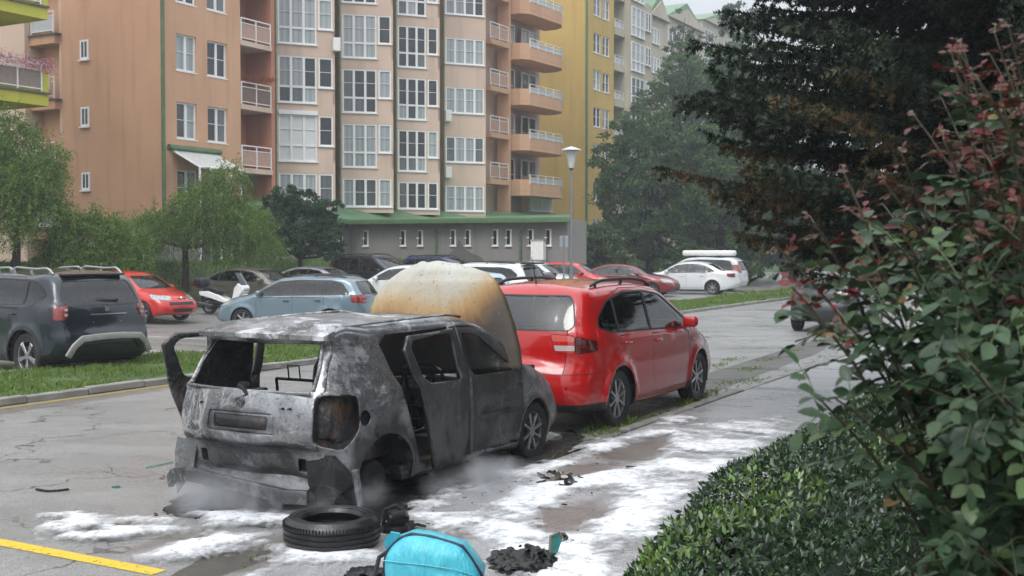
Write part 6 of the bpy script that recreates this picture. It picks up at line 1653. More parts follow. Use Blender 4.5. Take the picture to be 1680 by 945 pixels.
# ---- spruce
def spruce(name, label, base, H, R, nb, seed, brown=.5, zmin=.12):
    r = np.random.default_rng(seed); root = empty(name, base, 0, label, 'tree', 'dark spruces behind the hedge'); br = []; C = []; D = []; T = []; LN = []
    mb = MB(); mb.cyl((0, 0, -.2), (0, 0, H), .20, .03, 12); 
    V = []; F = []; TT = []
    for i in range(nb):
        f = zmin+(1-zmin)*(i/nb)**1.0; z = H*f; a = r.random()*2*math.pi; ln = R*(1-f)**.75*r.uniform(.78, 1.08)*(.70+.30*sm(.17, .27, f))
        if math.cos(a) > .35 and r.random() < .45: continue
        m_ = max(4, int(ln/.085)); u = np.linspace(0, 1, m_); droop = (.22+.42*(1-f))*r.uniform(.6, 1.2)
        out = np.array([math.cos(a), math.sin(a), 0]); side = np.array([-out[1], out[0], 0])
        P = np.array([0, 0, z])+out*(u*ln)[:, None]+np.array([0, 0, 1])*((-droop*1.25*u+droop*1.05*u*u)*ln*.62)[:, None]+side*(np.sin(u*3+r.random()*6)*.10*ln*.3)[:, None]
        mb.tube([Vector(p) for p in P[::3]], [max(.006, .035*(1-k*3/m_)) for k in range(len(P[::3]))], 5)
        t_ = nrm(np.gradient(P, axis=0))
        tipx = 1
        isb = r.random() < brown*(1.0 if (out[0] < .1 and .13 < f < .31) else .05)
        for k in range(2, m_):
            for sg in (1, -1):
                tl = min(.55, ln*.22)*(1.15-u[k]*.75)*r.uniform(.6, 1.15)
                d = nrm(t_[k]*.75+side*sg*.85+np.array([0, 0, -.22])+r.normal(size=3)*.16)
                C.append(P[k]); D.append(d); LN.append(tl)
                q = u[k]; T.append(.95-.35*r.random() if (isb and q > .60 and r.random() < .30+.55*q) else (.05+.42*r.random()*(.4+.6*q)))
                # hanging secondary twigs
                if r.random() < .8: C.append(P[k]+d*tl*.4); D.append(nrm(d*.5+np.array([0, 0, -.55])+r.normal(size=3)*.25)); LN.append(tl*.75); T.append(T[-1])
    mb.build('trunk', BARKD, root, True, angle=60)
    C = np.array(C); D = nrm(np.array(D)); LN = np.array(LN); T = np.array(T); n = len(C)
    # needles: every twig is a feather of thin triangles in a loose spiral
    K = 14; up = nrm(np.cross(D, r.normal(size=(n, 3)))); sd = np.cross(D, up)
    VV = []; 
    for k in range(K):
        u = (k+.3)/K; a = r.random(n)*2*math.pi; n1 = up*np.cos(a)[:, None]+sd*np.sin(a)[:, None]
        for sg in (1, -1):
            b = C+D*(LN*u)[:, None]; tip = b+nrm(n1*sg+D*.75)*(.060*(1.15-.5*u)); w_ = D*.0135
            VV.append(np.stack([b-w_, b+w_, tip], 1))
    VV = np.stack(VV, 1).reshape(-1, 3, 3); m_ = len(VV)
    me = np_mesh('foliage', VV.reshape(-1, 3), np.arange(m_*3).reshape(-1, 3)); at = me.attributes.new('tint', 'FLOAT', 'FACE')
    at.data.foreach_set('value', np.repeat(T, K*2).astype(np.float32))
    link('foliage', me, m_leaf('spruce_needles', [(.007, .016, .008), (.013, .028, .012), (.026, .046, .018), (.055, .045, .016), (.085, .055, .020)], .55, .12), root)
    return root
spruce('spruce', 'big dark spruce with browned drooping branch tips over the pavement', Vector((6.1, 13.0, 0)), 12.5, 5.3, 860, 61, .50, .16)
spruce('spruce', 'dense dark spruce standing directly behind the rose bush', Vector((7.2, 9.2, 0)), 11.0, 3.7, 420, 62, .05, .10)
spruce('spruce', 'farther dark spruce seen between the browned spruce and the rose tops', Vector((10.2, 17.0, 0)), 13.0, 5.0, 420, 63, .0, .10)

spruce('spruce', 'nearest dark spruce reaching into the top right corner, added mostly out of view to shade the roses', Vector((5.6, 4.4, 0)), 11.5, 3.6, 330, 64, .0, .24)  # extra spruce, mostly outside the frame, added to cast shade on the roses
# ---- clipped hedge
def hedge():
    r = np.random.default_rng(71); s0_, s1_, t0_, t1_, H = 1.2, 15.0, HEDGE_T, -.95, .70
    root = empty('hedge', ST(7, -1.7, 0), 0, 'low clipped evergreen hedge along the wet pavement', 'hedge')
    o0 = root.location
    n = 46000; s = s0_+(s1_-s0_)*r.random(n)**1.5; k = r.random(n); Cc = np.zeros((n, 3)); Nn = np.zeros((n, 3))
    def edge(s_): return np.array([.52*(1-sm(3.6, 7.2, x))+.08+.10*mnoise.noise(Vector((x*.9, 0, 0)))+.05*mnoise.noise(Vector((x*3.1, 5, 0))) for x in s_])
    e = edge(s); top = k < .68; t = np.where(top, t0_+e+(t1_-t0_-e)*r.random(n), t0_+e+np.abs(r.normal(0, .03, n)))
    hh = np.array([.07*mnoise.noise(Vector((a*1.3, b*1.6, 1)))+.035*mnoise.noise(Vector((a*4, b*4, 2))) for a, b in zip(s, t)])
    d_e = np.clip((t-(t0_+e))/.35, 0, 1); rnd_ = -.18*(1-d_e)**2; d_r = np.clip((t1_-t)/.3, 0, 1); rnd_ -= .25*(1-d_r)**2
    z = np.where(top, H+hh+rnd_-np.abs(r.normal(0, .035, n)), r.random(n)*(H-.14)+.03)
    for a in range(3): Cc[:, a] = s*U[a]+t*N[a]
    Cc[:, 2] = z; nv = np.array([N.x, N.y, 0]); Nn[top] = [0, 0, 1]; Nn[~top] = -nv
    Nn += r.normal(size=(n, 3))*.45; Dd = nrm(r.normal(size=(n, 3))+np.where(top[:, None], [0, 0, .9], -nv+np.array([0, 0, .6])))
    lf = (.038+.020*r.random(n)); tint = np.clip(r.beta(2, 3.2, n), 0, 1); 
    patch = np.array([mnoise.noise(Vector((a*1.1, b*1.3, 9))) for a, b in zip(s, t)]); tint = np.where((patch > .12) & (r.random(n) < .5), .78+.2*r.random(n), tint*.72)
    C_ = Cc-np.array(o0)
    leaves_obj('foliage', C_, Dd, Nn, lf, lf*.42, m_leaf('hedge_leaf', [(.012, .030, .012), (.020, .048, .016), (.034, .072, .022), (.052, .10, .026), (.11, .19, .035)], .32, .15, .6), tint, root, fold=.18)
    mb = MB()                                          # woody inside
    rr = random.Random(4)
    for _ in range(420):
        s_ = rr.uniform(s0_, s1_); t_ = rr.uniform(t0_+.15, t1_-.1); t_ = max(t_, t0_+.25+.52*(1-sm(3.6, 7.2, s_))); p = ST(s_, t_, 0)-o0; q = ST(s_+rr.uniform(-.15, .15), min(t1_-.05, max(t0_+.30+.52*(1-sm(3.6, 7.2, s_)), t_+rr.uniform(-.25, .25))), rr.uniform(.45, .66))-o0
        mb.tube([p, p.lerp(q, .5)+Vector((rr.uniform(-.03, .03), 0, 0)), q], [.011, .008, .004], 4, False)
    mb.build('branches', BARKD, root)
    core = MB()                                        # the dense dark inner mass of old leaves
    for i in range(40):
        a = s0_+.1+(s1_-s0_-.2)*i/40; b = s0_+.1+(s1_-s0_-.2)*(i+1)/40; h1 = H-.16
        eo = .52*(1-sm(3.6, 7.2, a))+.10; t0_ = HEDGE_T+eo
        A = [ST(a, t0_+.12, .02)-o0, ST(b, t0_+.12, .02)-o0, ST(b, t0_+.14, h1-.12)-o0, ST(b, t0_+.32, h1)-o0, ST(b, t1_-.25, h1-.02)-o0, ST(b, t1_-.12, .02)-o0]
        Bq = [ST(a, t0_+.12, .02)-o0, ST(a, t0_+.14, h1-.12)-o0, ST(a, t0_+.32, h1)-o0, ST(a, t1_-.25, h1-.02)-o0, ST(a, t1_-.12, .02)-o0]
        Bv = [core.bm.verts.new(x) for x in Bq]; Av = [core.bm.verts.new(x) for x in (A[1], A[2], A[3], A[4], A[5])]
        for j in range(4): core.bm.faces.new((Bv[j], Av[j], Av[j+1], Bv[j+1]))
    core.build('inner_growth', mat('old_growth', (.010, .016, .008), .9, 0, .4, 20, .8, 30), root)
hedge()

# ---- rose bush
def rose():
    r = np.random.default_rng(81); rr = random.Random(81); base = Vector((1.52, 2.75, 0))
    root = empty('rose_bush', base, 0, 'tall wet rose bush with reddish young shoots in the right foreground', 'shrub')
    tips = [(1655, 45, 2.5, 1), (1570, 120, 2.7, 1), (1500, 190, 2.7, 1), (1478, 250, 2.75, 1), (1385, 285, 2.6, 1), (1452, 300, 2.75, 1), (1275, 405, 2.5, .4), (1335, 365, 2.5, .6), (1298, 470, 2.4, .1),
            (1325, 640, 2.15, 0), (1372, 655, 2.2, 0), (1640, 150, 2.35, 1), (1600, 270, 2.6, .8), (1420, 400, 2.45, .2), (1440, 500, 2.3, 0), (1375, 520, 2.3, .1), (1530, 420, 2.5, .2), (1600, 400, 2.3, .1),
            (1668, 330, 2.2, .3), (1675, 230, 2.6, .5), (1540, 330, 2.8, .5), (1660, 100, 2.9, 1), (1625, 90, 2.7, 1), (1340, 430, 2.7, .2), (1310, 505, 2.55, 0), (1395, 345, 2.9, .7)]
    for _ in range(62):
        x = rr.uniform(1490, 1700); y = rr.uniform(430, 940); 
        if y > 600: x = rr.uniform(1570, 1710)
        tips.append((x, y, rr.uniform(1.9, 3.0), 0))
    for _ in range(22): tips.append((rr.uniform(1430, 1690), rr.uniform(330, 640), rr.uniform(2.3, 3.1), rr.choice((0, 0, .2))))
    for _ in range(24): tips.append((rr.uniform(1540, 1700), rr.uniform(50, 400), rr.uniform(2.3, 3.1), rr.choice((.3, .6, 1))))
    C = []; D = []; Nn = []; L = []; T = []; mb = MB(); pet = MB()
    for (px, py, Y, red) in tips:
        tip = PY(px, py, Y)-base; b = Vector((rr.uniform(-.30, .45), rr.uniform(-.35, .35), 0)); low = tip.z < 1.0
        mid = b.lerp(tip, .55)+Vector((rr.uniform(-.02, .12), rr.uniform(-.05, .05), .22+(.25 if tip.x < -.5 else 0)))
        n = 26; P = [b.lerp(mid, q).lerp(mid.lerp(tip, q), q) for q in [i/(n-1) for i in range(n)]]
        mb.tube(P[::3]+[P[-1]], [max(.0022, .0075*(1-.75*i/9)) for i in range(len(P[::3])+1)], 6)
        total = sum((P[i+1]-P[i]).length for i in range(n-1)); nl = int(total*.80/.055)
        for k in range(nl):
            q = 1-.80*(k/nl) if red else 1-.85*(k/nl); i = min(n-2, int(q*(n-1))); p = P[i].lerp(P[i+1], q*(n-1)-i); tg = (P[i+1]-P[i]).normalized()
            a = k*2.4+rr.random(); ax = tg.orthogonal().normalized(); ax.rotate(Matrix.Rotation(a, 3, tg)); dist_tip = (1-q)*total
            young = red and dist_tip < .10+.22*red*rr.random()
            pd = (ax+tg*.55+Vector((0, 0, .12))).normalized(); pl_ = (.045 if young else .085)*rr.uniform(.7, 1.15)
            e = p+pd*pl_-Vector((0, 0, .012)); pet.tube([p, p.lerp(e, .5)+Vector((0, 0, .004)), e], .0012, 4, False)
            sd = pd.cross(Vector((0, 0, 1))).normalized(); un = sd.cross(pd).normalized()
            sz = (.021 if young else .040)*rr.uniform(.75, 1.2)
            tn = (rr.uniform(.80, 1.0) if (young or (red > .5 and rr.random() < .45 and dist_tip < .5)) else (rr.uniform(.64, .72) if rr.random() < .03*(red > 0) else rr.uniform(0, .58)))
            for (f, sg) in ((1, 0), (.62, 1), (.62, -1), (.22, 1), (.22, -1)):
                if f < .3 and rr.random() < .3: continue
                c = p.lerp(e, f); dd = (pd if sg == 0 else (sd*sg+pd*.55)).normalized(); dd = dd+Vector((0, 0, -.25))+Vector((rr.gauss(0, .16), rr.gauss(0, .16), rr.gauss(0, .16)))
                C.append(c); D.append(dd); Nn.append(un+Vector((rr.gauss(0, .3), rr.gauss(0, .3), rr.gauss(0, .3)))); L.append(sz*(1.1 if sg == 0 else .88)); T.append(min(1, max(0, tn+rr.uniform(-.03, .03))))
    mb.build('canes', mat('rose_cane', (.045, .035, .022), .5, 0, .4, 12), root, True); pet.build('petioles', mat('petiole', (.06, .075, .03), .5), root)
    C, D, Nn = (np.array([tuple(v) for v in A]) for A in (C, D, Nn)); L = np.array(L)
    t = NT('rose_leaf'); at = t.n('ShaderNodeAttribute'); at.attribute_name = 'tint'
    c = t.ramp(at.outputs['Fac'], [(.0, (.014, .034, .016)), (.25, (.026, .058, .025)), (.5, (.055, .095, .042)), (.60, (.085, .14, .04)), (.66, (.20, .15, .035)), (.72, (.17, .075, .03)), (.82, (.075, .032, .022)), (.90, (.075, .010, .008)), (1, (.12, .007, .008))])
    gn = t.n('ShaderNodeNewGeometry'); c = t.mix(t.math('MULTIPLY', gn.outputs['Backfacing'], .15), c, (.055, .085, .055))
    t.set(Base_Color=c, Roughness=.36); t.b.inputs['Specular IOR Level'].default_value = .35
    t.bump(t.ramp(t.noise(160, 2), [(.55, 0), (.62, 1)]), .35, .002)
    tl = t.n('ShaderNodeBsdfTranslucent'); t.l(c, tl.inputs[0]); ms = t.n('ShaderNodeMixShader'); ms.inputs[0].default_value = .18
    t.l(t.b.outputs[0], ms.inputs[1]); t.l(tl.outputs[0], ms.inputs[2]); t.l(ms.outputs[0], t.t.nodes['Material Output'].inputs[0])
    leaves_obj('leaves', C, D, Nn, L, L*.66, t.m, np.array(T), root, shape='oval', fold=.14, curl=.12)
    for (px, py, Y) in ((1316, 466, 2.4), (1398, 484, 2.5)):      # spent blooms
        m3 = MB(); c = PY(px, py, Y)-base
        for k in range(14):
            a = k*2.4; d = Vector((math.cos(a), math.sin(a), rr.uniform(-.2, .7))).normalized(); s_ = .017+.010*rr.random(); q = d.cross(Vector((0, 0, 1))).normalized()*s_*.45
            m3.poly([c, c+d*s_*.6+q, c+d*s_*1.3, c+d*s_*.6-q])
        m3.build('flower', mat('rose_red', (.28, .012, .035), .5), root)
rose()

# ---- grass: verge, bank and kerb weeds
def blades(name, S, T, Z, h, mat_, kind='stuff', w=.006, lean=.35, seed=5):
    r = np.random.default_rng(seed); n = len(S); C = np.zeros((n, 3))
    for a in range(2): C[:, a] = S*U[a]+T*N[a]
    C[:, 2] = Z; d = nrm(np.concatenate([r.normal(size=(n, 2))*lean, np.ones((n, 1))], 1)); sd = nrm(np.cross(d, r.normal(size=(n, 3))))
    h = np.broadcast_to(h, n)*r.uniform(.45, 1.25, n); W = np.broadcast_to(w, n)[:, None]
    bend = nrm(np.concatenate([r.normal(size=(n, 2)), np.full((n, 1), -.3)], 1))*(h*.35)[:, None]
    V = np.stack([C-sd*W, C+sd*W, C+d*(h*.55)[:, None]+sd*W*.7, C+d*(h*.55)[:, None]-sd*W*.7, C+d*h[:, None]+bend], 1).reshape(-1, 3)
    b = np.arange(n)[:, None]*5; F = np.concatenate([b+np.array(q) for q in ((0, 1, 2), (0, 2, 3), (3, 2, 4))], 1).reshape(-1, 3)
    me = np_mesh(name, V, F); at = me.attributes.new('tint', 'FLOAT', 'FACE'); at.data.foreach_set('value', np.repeat(np.clip(r.beta(2, 2, n), 0, 1), 3).astype(np.float32))
    o = link(name, me, mat_); o['kind'] = kind; return o
MG = m_leaf('grass_blade', [(.070, .125, .022), (.105, .18, .030), (.15, .235, .045), (.21, .23, .08)], .5, .35)
n = 62000; S = 6+40*rng.random(n)**1.6; T = -15.5+2.72*rng.random(n)
pt_ = np.array([mnoise.noise(Vector((a*.7, b*1.2, 4))) for a, b in zip(S, T)]); Z = np.array([verge_h(a, b) for a, b in zip(S, T)])-.01
keep = (T < -12.95+.0) | (rng.random(n) < .35)
k_ = (pt_ > -.30) & keep
blades('grass', S[k_], T[k_], Z[k_], .06+.09*np.clip(pt_[k_]+.25, 0, 1), MG, w=.006+S[k_]*.00022)
n = 9000; S = 44+50*rng.random(n); T = -15.6+2.9*rng.random(n); Z = np.array([verge_h(a, b) for a, b in zip(S, T)])-.02
blades('grass', S, T, Z, .16, MG, w=.028, seed=6)
n = 42000; S = 12+62*rng.random(n); T = -28.1-5.6*rng.random(n); Z = np.array([bank(a, b) for a, b in zip(S, T)])
k_ = (Z > .02); S, T, Z = S[k_], T[k_], Z[k_]
k2 = np.array([mnoise.noise(Vector((a*.8, b*.8, 14))) for a, b in zip(S, T)])
blades('grass', S, T, Z-.02, .14+.26*np.clip(k2+.15, 0, .6), MG, w=.022, seed=7, lean=.6)
# weeds along the kerb by the red car
cs = []
for (px, py, m_, h_) in ((1015, 698, 150, .16), (1050, 690, 70, .08), (1128, 660, 160, .13), (1150, 652, 80, .09), (990, 712, 60, .07), (1085, 680, 50, .06), (1195, 628, 60, .06), (1230, 606, 90, .07), (1205, 590, 70, .06), (1260, 590, 80, .05), (1300, 575, 90, .05), (800, 655, 60, .08), (905, 745, 20, .04), (90, 898, 0, .03), (455, 906, 26, .04), (405, 915, 0, .03), (1165, 645, 60, .1), (1345, 560, 90, .06), (1380, 548, 90, .06), (1240, 625, 60, .05), (1180, 600, 80, .06)):
    p = G(px, py); s_, t_ = to_st(p); cs += [(s_+random.gauss(0, .16+.010*h_*100), t_+random.gauss(0, .09), .0, h_) for _ in range(m_)]
for _ in range(1500):
    q_ = random.uniform(11, 40)
    if mnoise.noise(Vector((q_*.8, 3, 0))) > -.1: cs.append((q_, KERB+random.gauss(-.08, .13+.10*(q_ > 16)), .0, .055))
cs = np.array(cs); blades('weeds', cs[:, 0], cs[:, 1], cs[:, 2], cs[:, 3], MG, w=.006, lean=.9, seed=8)
# ---------------------------------------------------------------- foam, smoke, debris
def zg(t, s=0): return .006+(SW-.002)*sm(KERB-.02, KERB+.06, t)*kz(s)
def foam():
    polys = [[(54, 854), (96, 839), (137, 832), (175, 839), (233, 839), (285, 838), (300, 862), (200, 862), (170, 868), (125, 868), (83, 868)],
             [(102, 881), (137, 868), (196, 862), (267, 858), (317, 860), (330, 874), (292, 884), (217, 885), (125, 889)],
             [(231, 912), (283, 885), (317, 868), (367, 864), (470, 864), (470, 906), (417, 899), (354, 906), (292, 916), (250, 917)],
             [(268, 828), (520, 835), (640, 850), (640, 866), (470, 868), (300, 862)],
             [(460, 896), (640, 890), (660, 920), (560, 925), (455, 922)], [(395, 930), (450, 922), (462, 932), (420, 945), (380, 960)],
             [(640, 835), (700, 800), (800, 770), (860, 762), (1000, 712), (1080, 684), (1132, 679), (1150, 692), (1225, 690), (1330, 650), (1310, 720), (1200, 790), (1100, 880), (1040, 960), (1000, 990), (830, 985), (800, 930), (700, 870), (640, 870)],
             [(1050, 700), (1100, 684), (1140, 679), (1140, 688), (1060, 715), (960, 740), (900, 752), (930, 735)],
             [(930, 655), (1000, 640), (1020, 646), (960, 662)], [(740, 735), (900, 690), (950, 690), (900, 730), (800, 760)]]
    holes = [([(965, 745), (1020, 722), (1100, 712), (1120, 735), (1060, 758), (990, 775), (900, 790), (905, 770)], .34), ([(870, 830), (940, 800), (1010, 790), (1030, 820), (980, 870), (900, 900), (850, 890)], .26),
             ([(700, 840), (760, 800), (830, 790), (850, 812), (760, 835)], .45), ([(960, 900), (1010, 850), (1090, 830), (1040, 900)], .16), ([(120, 872), (165, 862), (170, 869), (130, 882)], .3), ([(250, 880), (320, 872), (335, 880), (270, 892)], .3), ([(640, 860), (700, 850), (720, 900), (650, 900)], .1)]
    W_ = [np.array([tuple(G(x, y, .03))[:2] for x, y in p]) for p in polys]; WH = [(np.array([tuple(G(x, y, .03))[:2] for x, y in p]), a) for p, a in holes]
    def sdist(P, Q):
        d = np.full(len(Q), 1e9); ins = np.zeros(len(Q), bool)
        for i in range(len(P)):
            a, b = P[i-1], P[i]; e = b-a; w_ = Q-a; t = np.clip((w_@e)/(e@e+1e-12), 0, 1); d = np.minimum(d, np.linalg.norm(w_-t[:, None]*e, axis=1))
            c = ((a[1] > Q[:, 1]) != (b[1] > Q[:, 1])) & (Q[:, 0] < (b[0]-a[0])*(Q[:, 1]-a[1])/(b[1]-a[1]+1e-12)+a[0]); ins ^= c
        return np.where(ins, d, -d)
    # grid in street coordinates, finer towards the camera
    for part, (sa, sb, ta, tb, st) in enumerate(((3.0, 9.5, -8.8, -2.2, .026), (9.5, 18, -6.6, -2.2, .034), (18, 30, -7.4, -4.6, .06))):
        ns = int((sb-sa)/st)+1; nt2 = int((tb-ta)/st)+1; s_, t_ = np.meshgrid(np.linspace(sa, sb, ns), np.linspace(ta, tb, nt2), indexing='ij'); s_ = s_.ravel(); t_ = t_.ravel()
        Q = np.stack([s_*U.x+t_*N.x, s_*U.y+t_*N.y], 1)
        f = np.full(len(Q), -1e9)
        for P in W_: f = np.maximum(f, np.clip(sdist(P, Q), -1, .30))
        for P, a in WH: f = np.minimum(f, f-np.clip(sdist(P, Q)*1.6+.08, 0, 1)*a*2.2)
        act = f > -.22; z = np.zeros(len(Q)); idx = np.where(act)[0]
        nz = np.array([(mnoise.noise(Vector((Q[i, 0]*1.7, Q[i, 1]*1.7, 0)))*.16+mnoise.noise(Vector((Q[i, 0]*5, Q[i, 1]*5, 3)))*.10+mnoise.noise(Vector((s_[i]*9, t_[i]*16, 6)))*.055+mnoise.noise(Vector((Q[i, 0]*30, Q[i, 1]*30, 8)))*.035) for i in idx])
        thin = np.clip((s_[idx]-8)/4, 0, 1)*.05+np.where((t_[idx] > -5.3) | (s_[idx] > 6.4), .10, .02)
        g_ = np.full(len(Q), -1.); g_[idx] = f[idx]+nz*1.5-thin
        hgt = np.clip(g_, 0, .25)
        base = np.array([zg(t, s9) for t, s9 in zip(t_, s_)]); zz = base+.0045+.038*np.sqrt(np.clip(hgt/.25, 0, 1))*np.where(t_ < -5, 1, .6)
        zz = np.where(g_ > 0, zz, base-.006)
        G2_ = (g_ > -.0).reshape(ns, nt2); gi = np.arange(ns*nt2).reshape(ns, nt2)
        ok = G2_[:-1, :-1] | G2_[1:, :-1] | G2_[:-1, 1:] | G2_[1:, 1:]
        Fq = np.stack([gi[:-1, :-1][ok], gi[1:, :-1][ok], gi[1:, 1:][ok], gi[:-1, 1:][ok]], 1)
        used = np.unique(Fq); mp = np.full(ns*nt2, -1); mp[used] = np.arange(len(used))
        V = np.stack([Q[used, 0], Q[used, 1], zz[used]], 1)
        if len(Fq) == 0: continue
        me = np_mesh('foam', V, mp[Fq], True)
        at = me.attributes.new('cover', 'FLOAT', 'POINT'); at.data.foreach_set('value', g_[used].astype(np.float32))
        o = link('foam', me, M_FOAM); o['kind'] = 'stuff'
def m_foam():
    t = NT('fire_foam'); at = t.n('ShaderNodeAttribute'); at.attribute_name = 'cover'; g = t.n('ShaderNodeNewGeometry')
    def nz(sc, det=4):
        x = t.n('ShaderNodeTexNoise'); x.inputs['Scale'].default_value = sc; x.inputs['Detail'].default_value = det; x.inputs['Roughness'].default_value = .7; t.l(g.outputs['Position'], x.inputs['Vector']); return x.outputs['Fac']
    cv = t.math('ADD', at.outputs['Fac'], t.math('MULTIPLY', t.math('SUBTRACT', nz(22, 6), .52), .26))
    al = t.ramp(cv, [(.0, 0), (.09, .35), (.22, 1)])
    c = t.mix(t.ramp(nz(3.5, 5), [(.40, 0), (.7, .5)]), (.74, .75, .77), (.47, .49, .52))
    c = t.mix(t.ramp(nz(16, 5), [(.54, 0), (.66, .8)]), c, (.24, .235, .23))
    t.set(Base_Color=c, Roughness=.75, Alpha=al); t.b.inputs['Subsurface Weight'].default_value = 0; t.bump(t.math('ADD', nz(25, 6), t.math('MULTIPLY', nz(90, 3), .3)), .6, .015); return t.m
M_FOAM = m_foam(); foam()
# black soot and wet char on the road under and around the wreck
def stain(name, pts, z, m, kind='stuff', jag=.05, seed=1):
    r = random.Random(seed); P = [G(x, y) for x, y in pts]; c = sum(P, Vector())/len(P); out = []
    for i in range(len(P)):
        a, b = P[i], P[(i+1) % len(P)]; n = max(2, int((b-a).length/.04))
        for k in range(n):
            q = a.lerp(b, k/n); d = (q-c).normalized(); out.append(q+d*mnoise.noise(q*6+Vector((seed, 0, 0)))*jag*1.6)
    V = []; F = []
    bm = bmesh.new(); vs = []
    for q in out:
        s_, t_ = to_st(q); vs.append(bm.verts.new((q.x, q.y, z)))
    bm.faces.new(vs); bmesh.ops.triangulate(bm, faces=bm.faces[:]); me = bpy.data.meshes.new(name); bm.to_mesh(me); bm.free(); o = link(name, me, m); o['kind'] = kind; return o
def m_soot():
    t = NT('soot_slick'); g = t.n('ShaderNodeNewGeometry'); x = t.n('ShaderNodeTexNoise'); x.inputs['Scale'].default_value = 3.5; x.inputs['Detail'].default_value = 8; x.inputs['Roughness'].default_value = .7; t.l(g.outputs['Position'], x.inputs['Vector'])
    t.set(Base_Color=(.012, .011, .010), Roughness=t.ramp(x.outputs['Fac'], [(.4, .15), (.6, .8)]), Alpha=t.ramp(x.outputs['Fac'], [(.36, .25), (.52, 1)])); t.bump(x.outputs['Fac'], .8, .02); return t.m
SOOT = m_soot()
stain('soot', [(262, 838), (300, 812), (420, 800), (700, 770), (880, 735), (940, 700), (960, 720), (900, 770), (840, 800), (760, 840), (700, 860), (560, 862), (400, 852), (300, 850)], .004, SOOT, jag=.06)
WETB = m_asphalt('dirty_wet_strip', .07, tintc=(1, .86, .68), crack=False)
stain('dirt_patch', [(285, 945), (330, 915), (400, 896), (470, 905), (560, 925), (600, 940), (560, 1000), (250, 1000)], .003, WETB, jag=.03, seed=3)
stain('dirt_patch', [(935, 700), (1010, 690), (1180, 640), (1340, 580), (1400, 545), (1330, 560), (1170, 610), (1000, 660), (900, 690)], .003, m_asphalt('muddy_gutter', .075, tintc=(1, .92, .78), crack=False), jag=.05, seed=4)

def rag(name, label, cat, px, py, wpx, hpx, m, n=26, seed=1, h=.05, z0=.0, flatten=1.0, mound=False):
    """crumpled charred scraps: a heap of bent irregular sheets"""
    r = random.Random(seed); c = G(px, py, z0); k = c.y/FPX; W2 = wpx*k/2; root = empty(name, c, 0, label, cat); D2 = hpx/2*c.y*c.y/(FPX*CAMH)
    mb = MB()
    for i in range(n):
        a = r.random()*6.28; q = r.random()**.6; p = Vector((math.cos(a)*q*W2, math.sin(a)*q*D2, r.random()*h*(1-q*.7))); s_ = r.uniform(.18, .6)*min(W2, .14)*(1 if n < 50 else .62)
        rot = Matrix.Rotation(r.uniform(-1, 1)*flatten, 3, 'X') @ Matrix.Rotation(r.uniform(-1, 1)*flatten, 3, 'Y') @ Matrix.Rotation(r.random()*6.28, 3, 'Z'); m_ = 7; rim = []
        for j in range(m_):
            b = j/m_*6.28; rim.append(mb.bm.verts.new(p+rot @ Vector((math.cos(b)*s_*r.uniform(.5, 1.3), math.sin(b)*s_*r.uniform(.4, 1), r.uniform(-.3, .3)*s_)))); 
            if rim[-1].co.z < .004: rim[-1].co.z = .004+r.random()*.01
        cv = mb.bm.verts.new(p+Vector((0, 0, max(0, s_*.2)))); 
        if cv.co.z < .01: cv.co.z = .012
        for j in range(m_): mb.bm.faces.new((rim[j], rim[(j+1) % m_], cv))
    if mound:
        bm2 = bmesh.new(); bmesh.ops.create_icosphere(bm2, subdivisions=5, radius=1)
        for v in bm2.verts:
            q = v.co.copy(); k2 = 1+.30*mnoise.noise(q*2.2+Vector((seed, 0, 0)))+.22*mnoise.noise(q*6)+.12*mnoise.noise(q*15)+.07*mnoise.noise(q*34)
            v.co = Vector((q.x*W2*.9*k2, q.y*D2*.85*k2, max(-.01, q.z*h*.55*k2)))
        me = bpy.data.meshes.new('burnt_mass'); bm2.to_mesh(me); bm2.free(); me.polygons.foreach_set('use_smooth', np.ones(len(me.polygons), dtype=bool)); link('burnt_mass', me, m, root)
    o = mb.build('scraps', m, root); md = o.modifiers.new('thickness', 'SOLIDIFY'); md.thickness = .006; s2 = o.modifiers.new('soft', 'SUBSURF'); s2.levels = 1; s2.render_levels = 1
    return root
CHARG = mat('glossy_char', (.008, .008, .009), .35, 0, .5, 18, .9, 22)
CHARH = mat('crusted_char', (.013, .012, .011), .5, 0, .8, 30, .9, 60)
# loose tyre lying flat
ty = G(545, 893, 0); root = empty('loose_tyre', ty, 0, 'black tyre lying flat on the ground behind the burnt car', 'tyre')
mb = MB(); r_ = .325; h = .10
prof = [(.205, -h+.02), (.23, -h+.002), (.27, -h), (r_-.035, -h+.006), (r_-.012, -h+.03), (r_, -h+.055)]
for zc in (-.035, 0.0, .035): prof += [(r_, zc-.006), (r_-.008, zc-.003), (r_-.008, zc+.003), (r_, zc+.006)]
prof += [(r_, h-.055), (r_-.012, h-.03), (r_-.035, h-.006), (.285, h), (.28, h-.004), (.272, h-.002), (.245, h+.0), (.24, h-.006), (.232, h-.002), (.215, h-.004), (.205, h-.02), (.20, h-.03), (.215, h-.045), (.27, h-.06), (.295, 0), (.27, -h+.06), (.215, -h+.045), (.20, -h+.03)]
mb.lathe(prof, Matrix.Translation((0, 0, h)), 64, closed=True)
for v in mb.bm.verts: v.co += Vector((v.co.x, v.co.y, 0))*(.012*mnoise.noise(v.co*3)); v.co.z += .006*mnoise.noise(v.co*5) if v.co.z > .02 else 0
mb.build('tyre_carcass', mat('wet_rubber', (.011, .011, .012), .32, 0, .3, 14, .35, 35), root, True, angle=30)
mb = MB()
for k in range(90):                                  # shoulder sipes
    a = k/90*2*math.pi
    for zz in (.155,): mb.box((math.cos(a)*(r_-.004), math.sin(a)*(r_-.004), zz), (.012, .004, .034), 0, Matrix.Rotation(a+.15, 3, 'Z'))
mb.build('tread', mat('tread_black', (.004, .004, .004), .9), root)
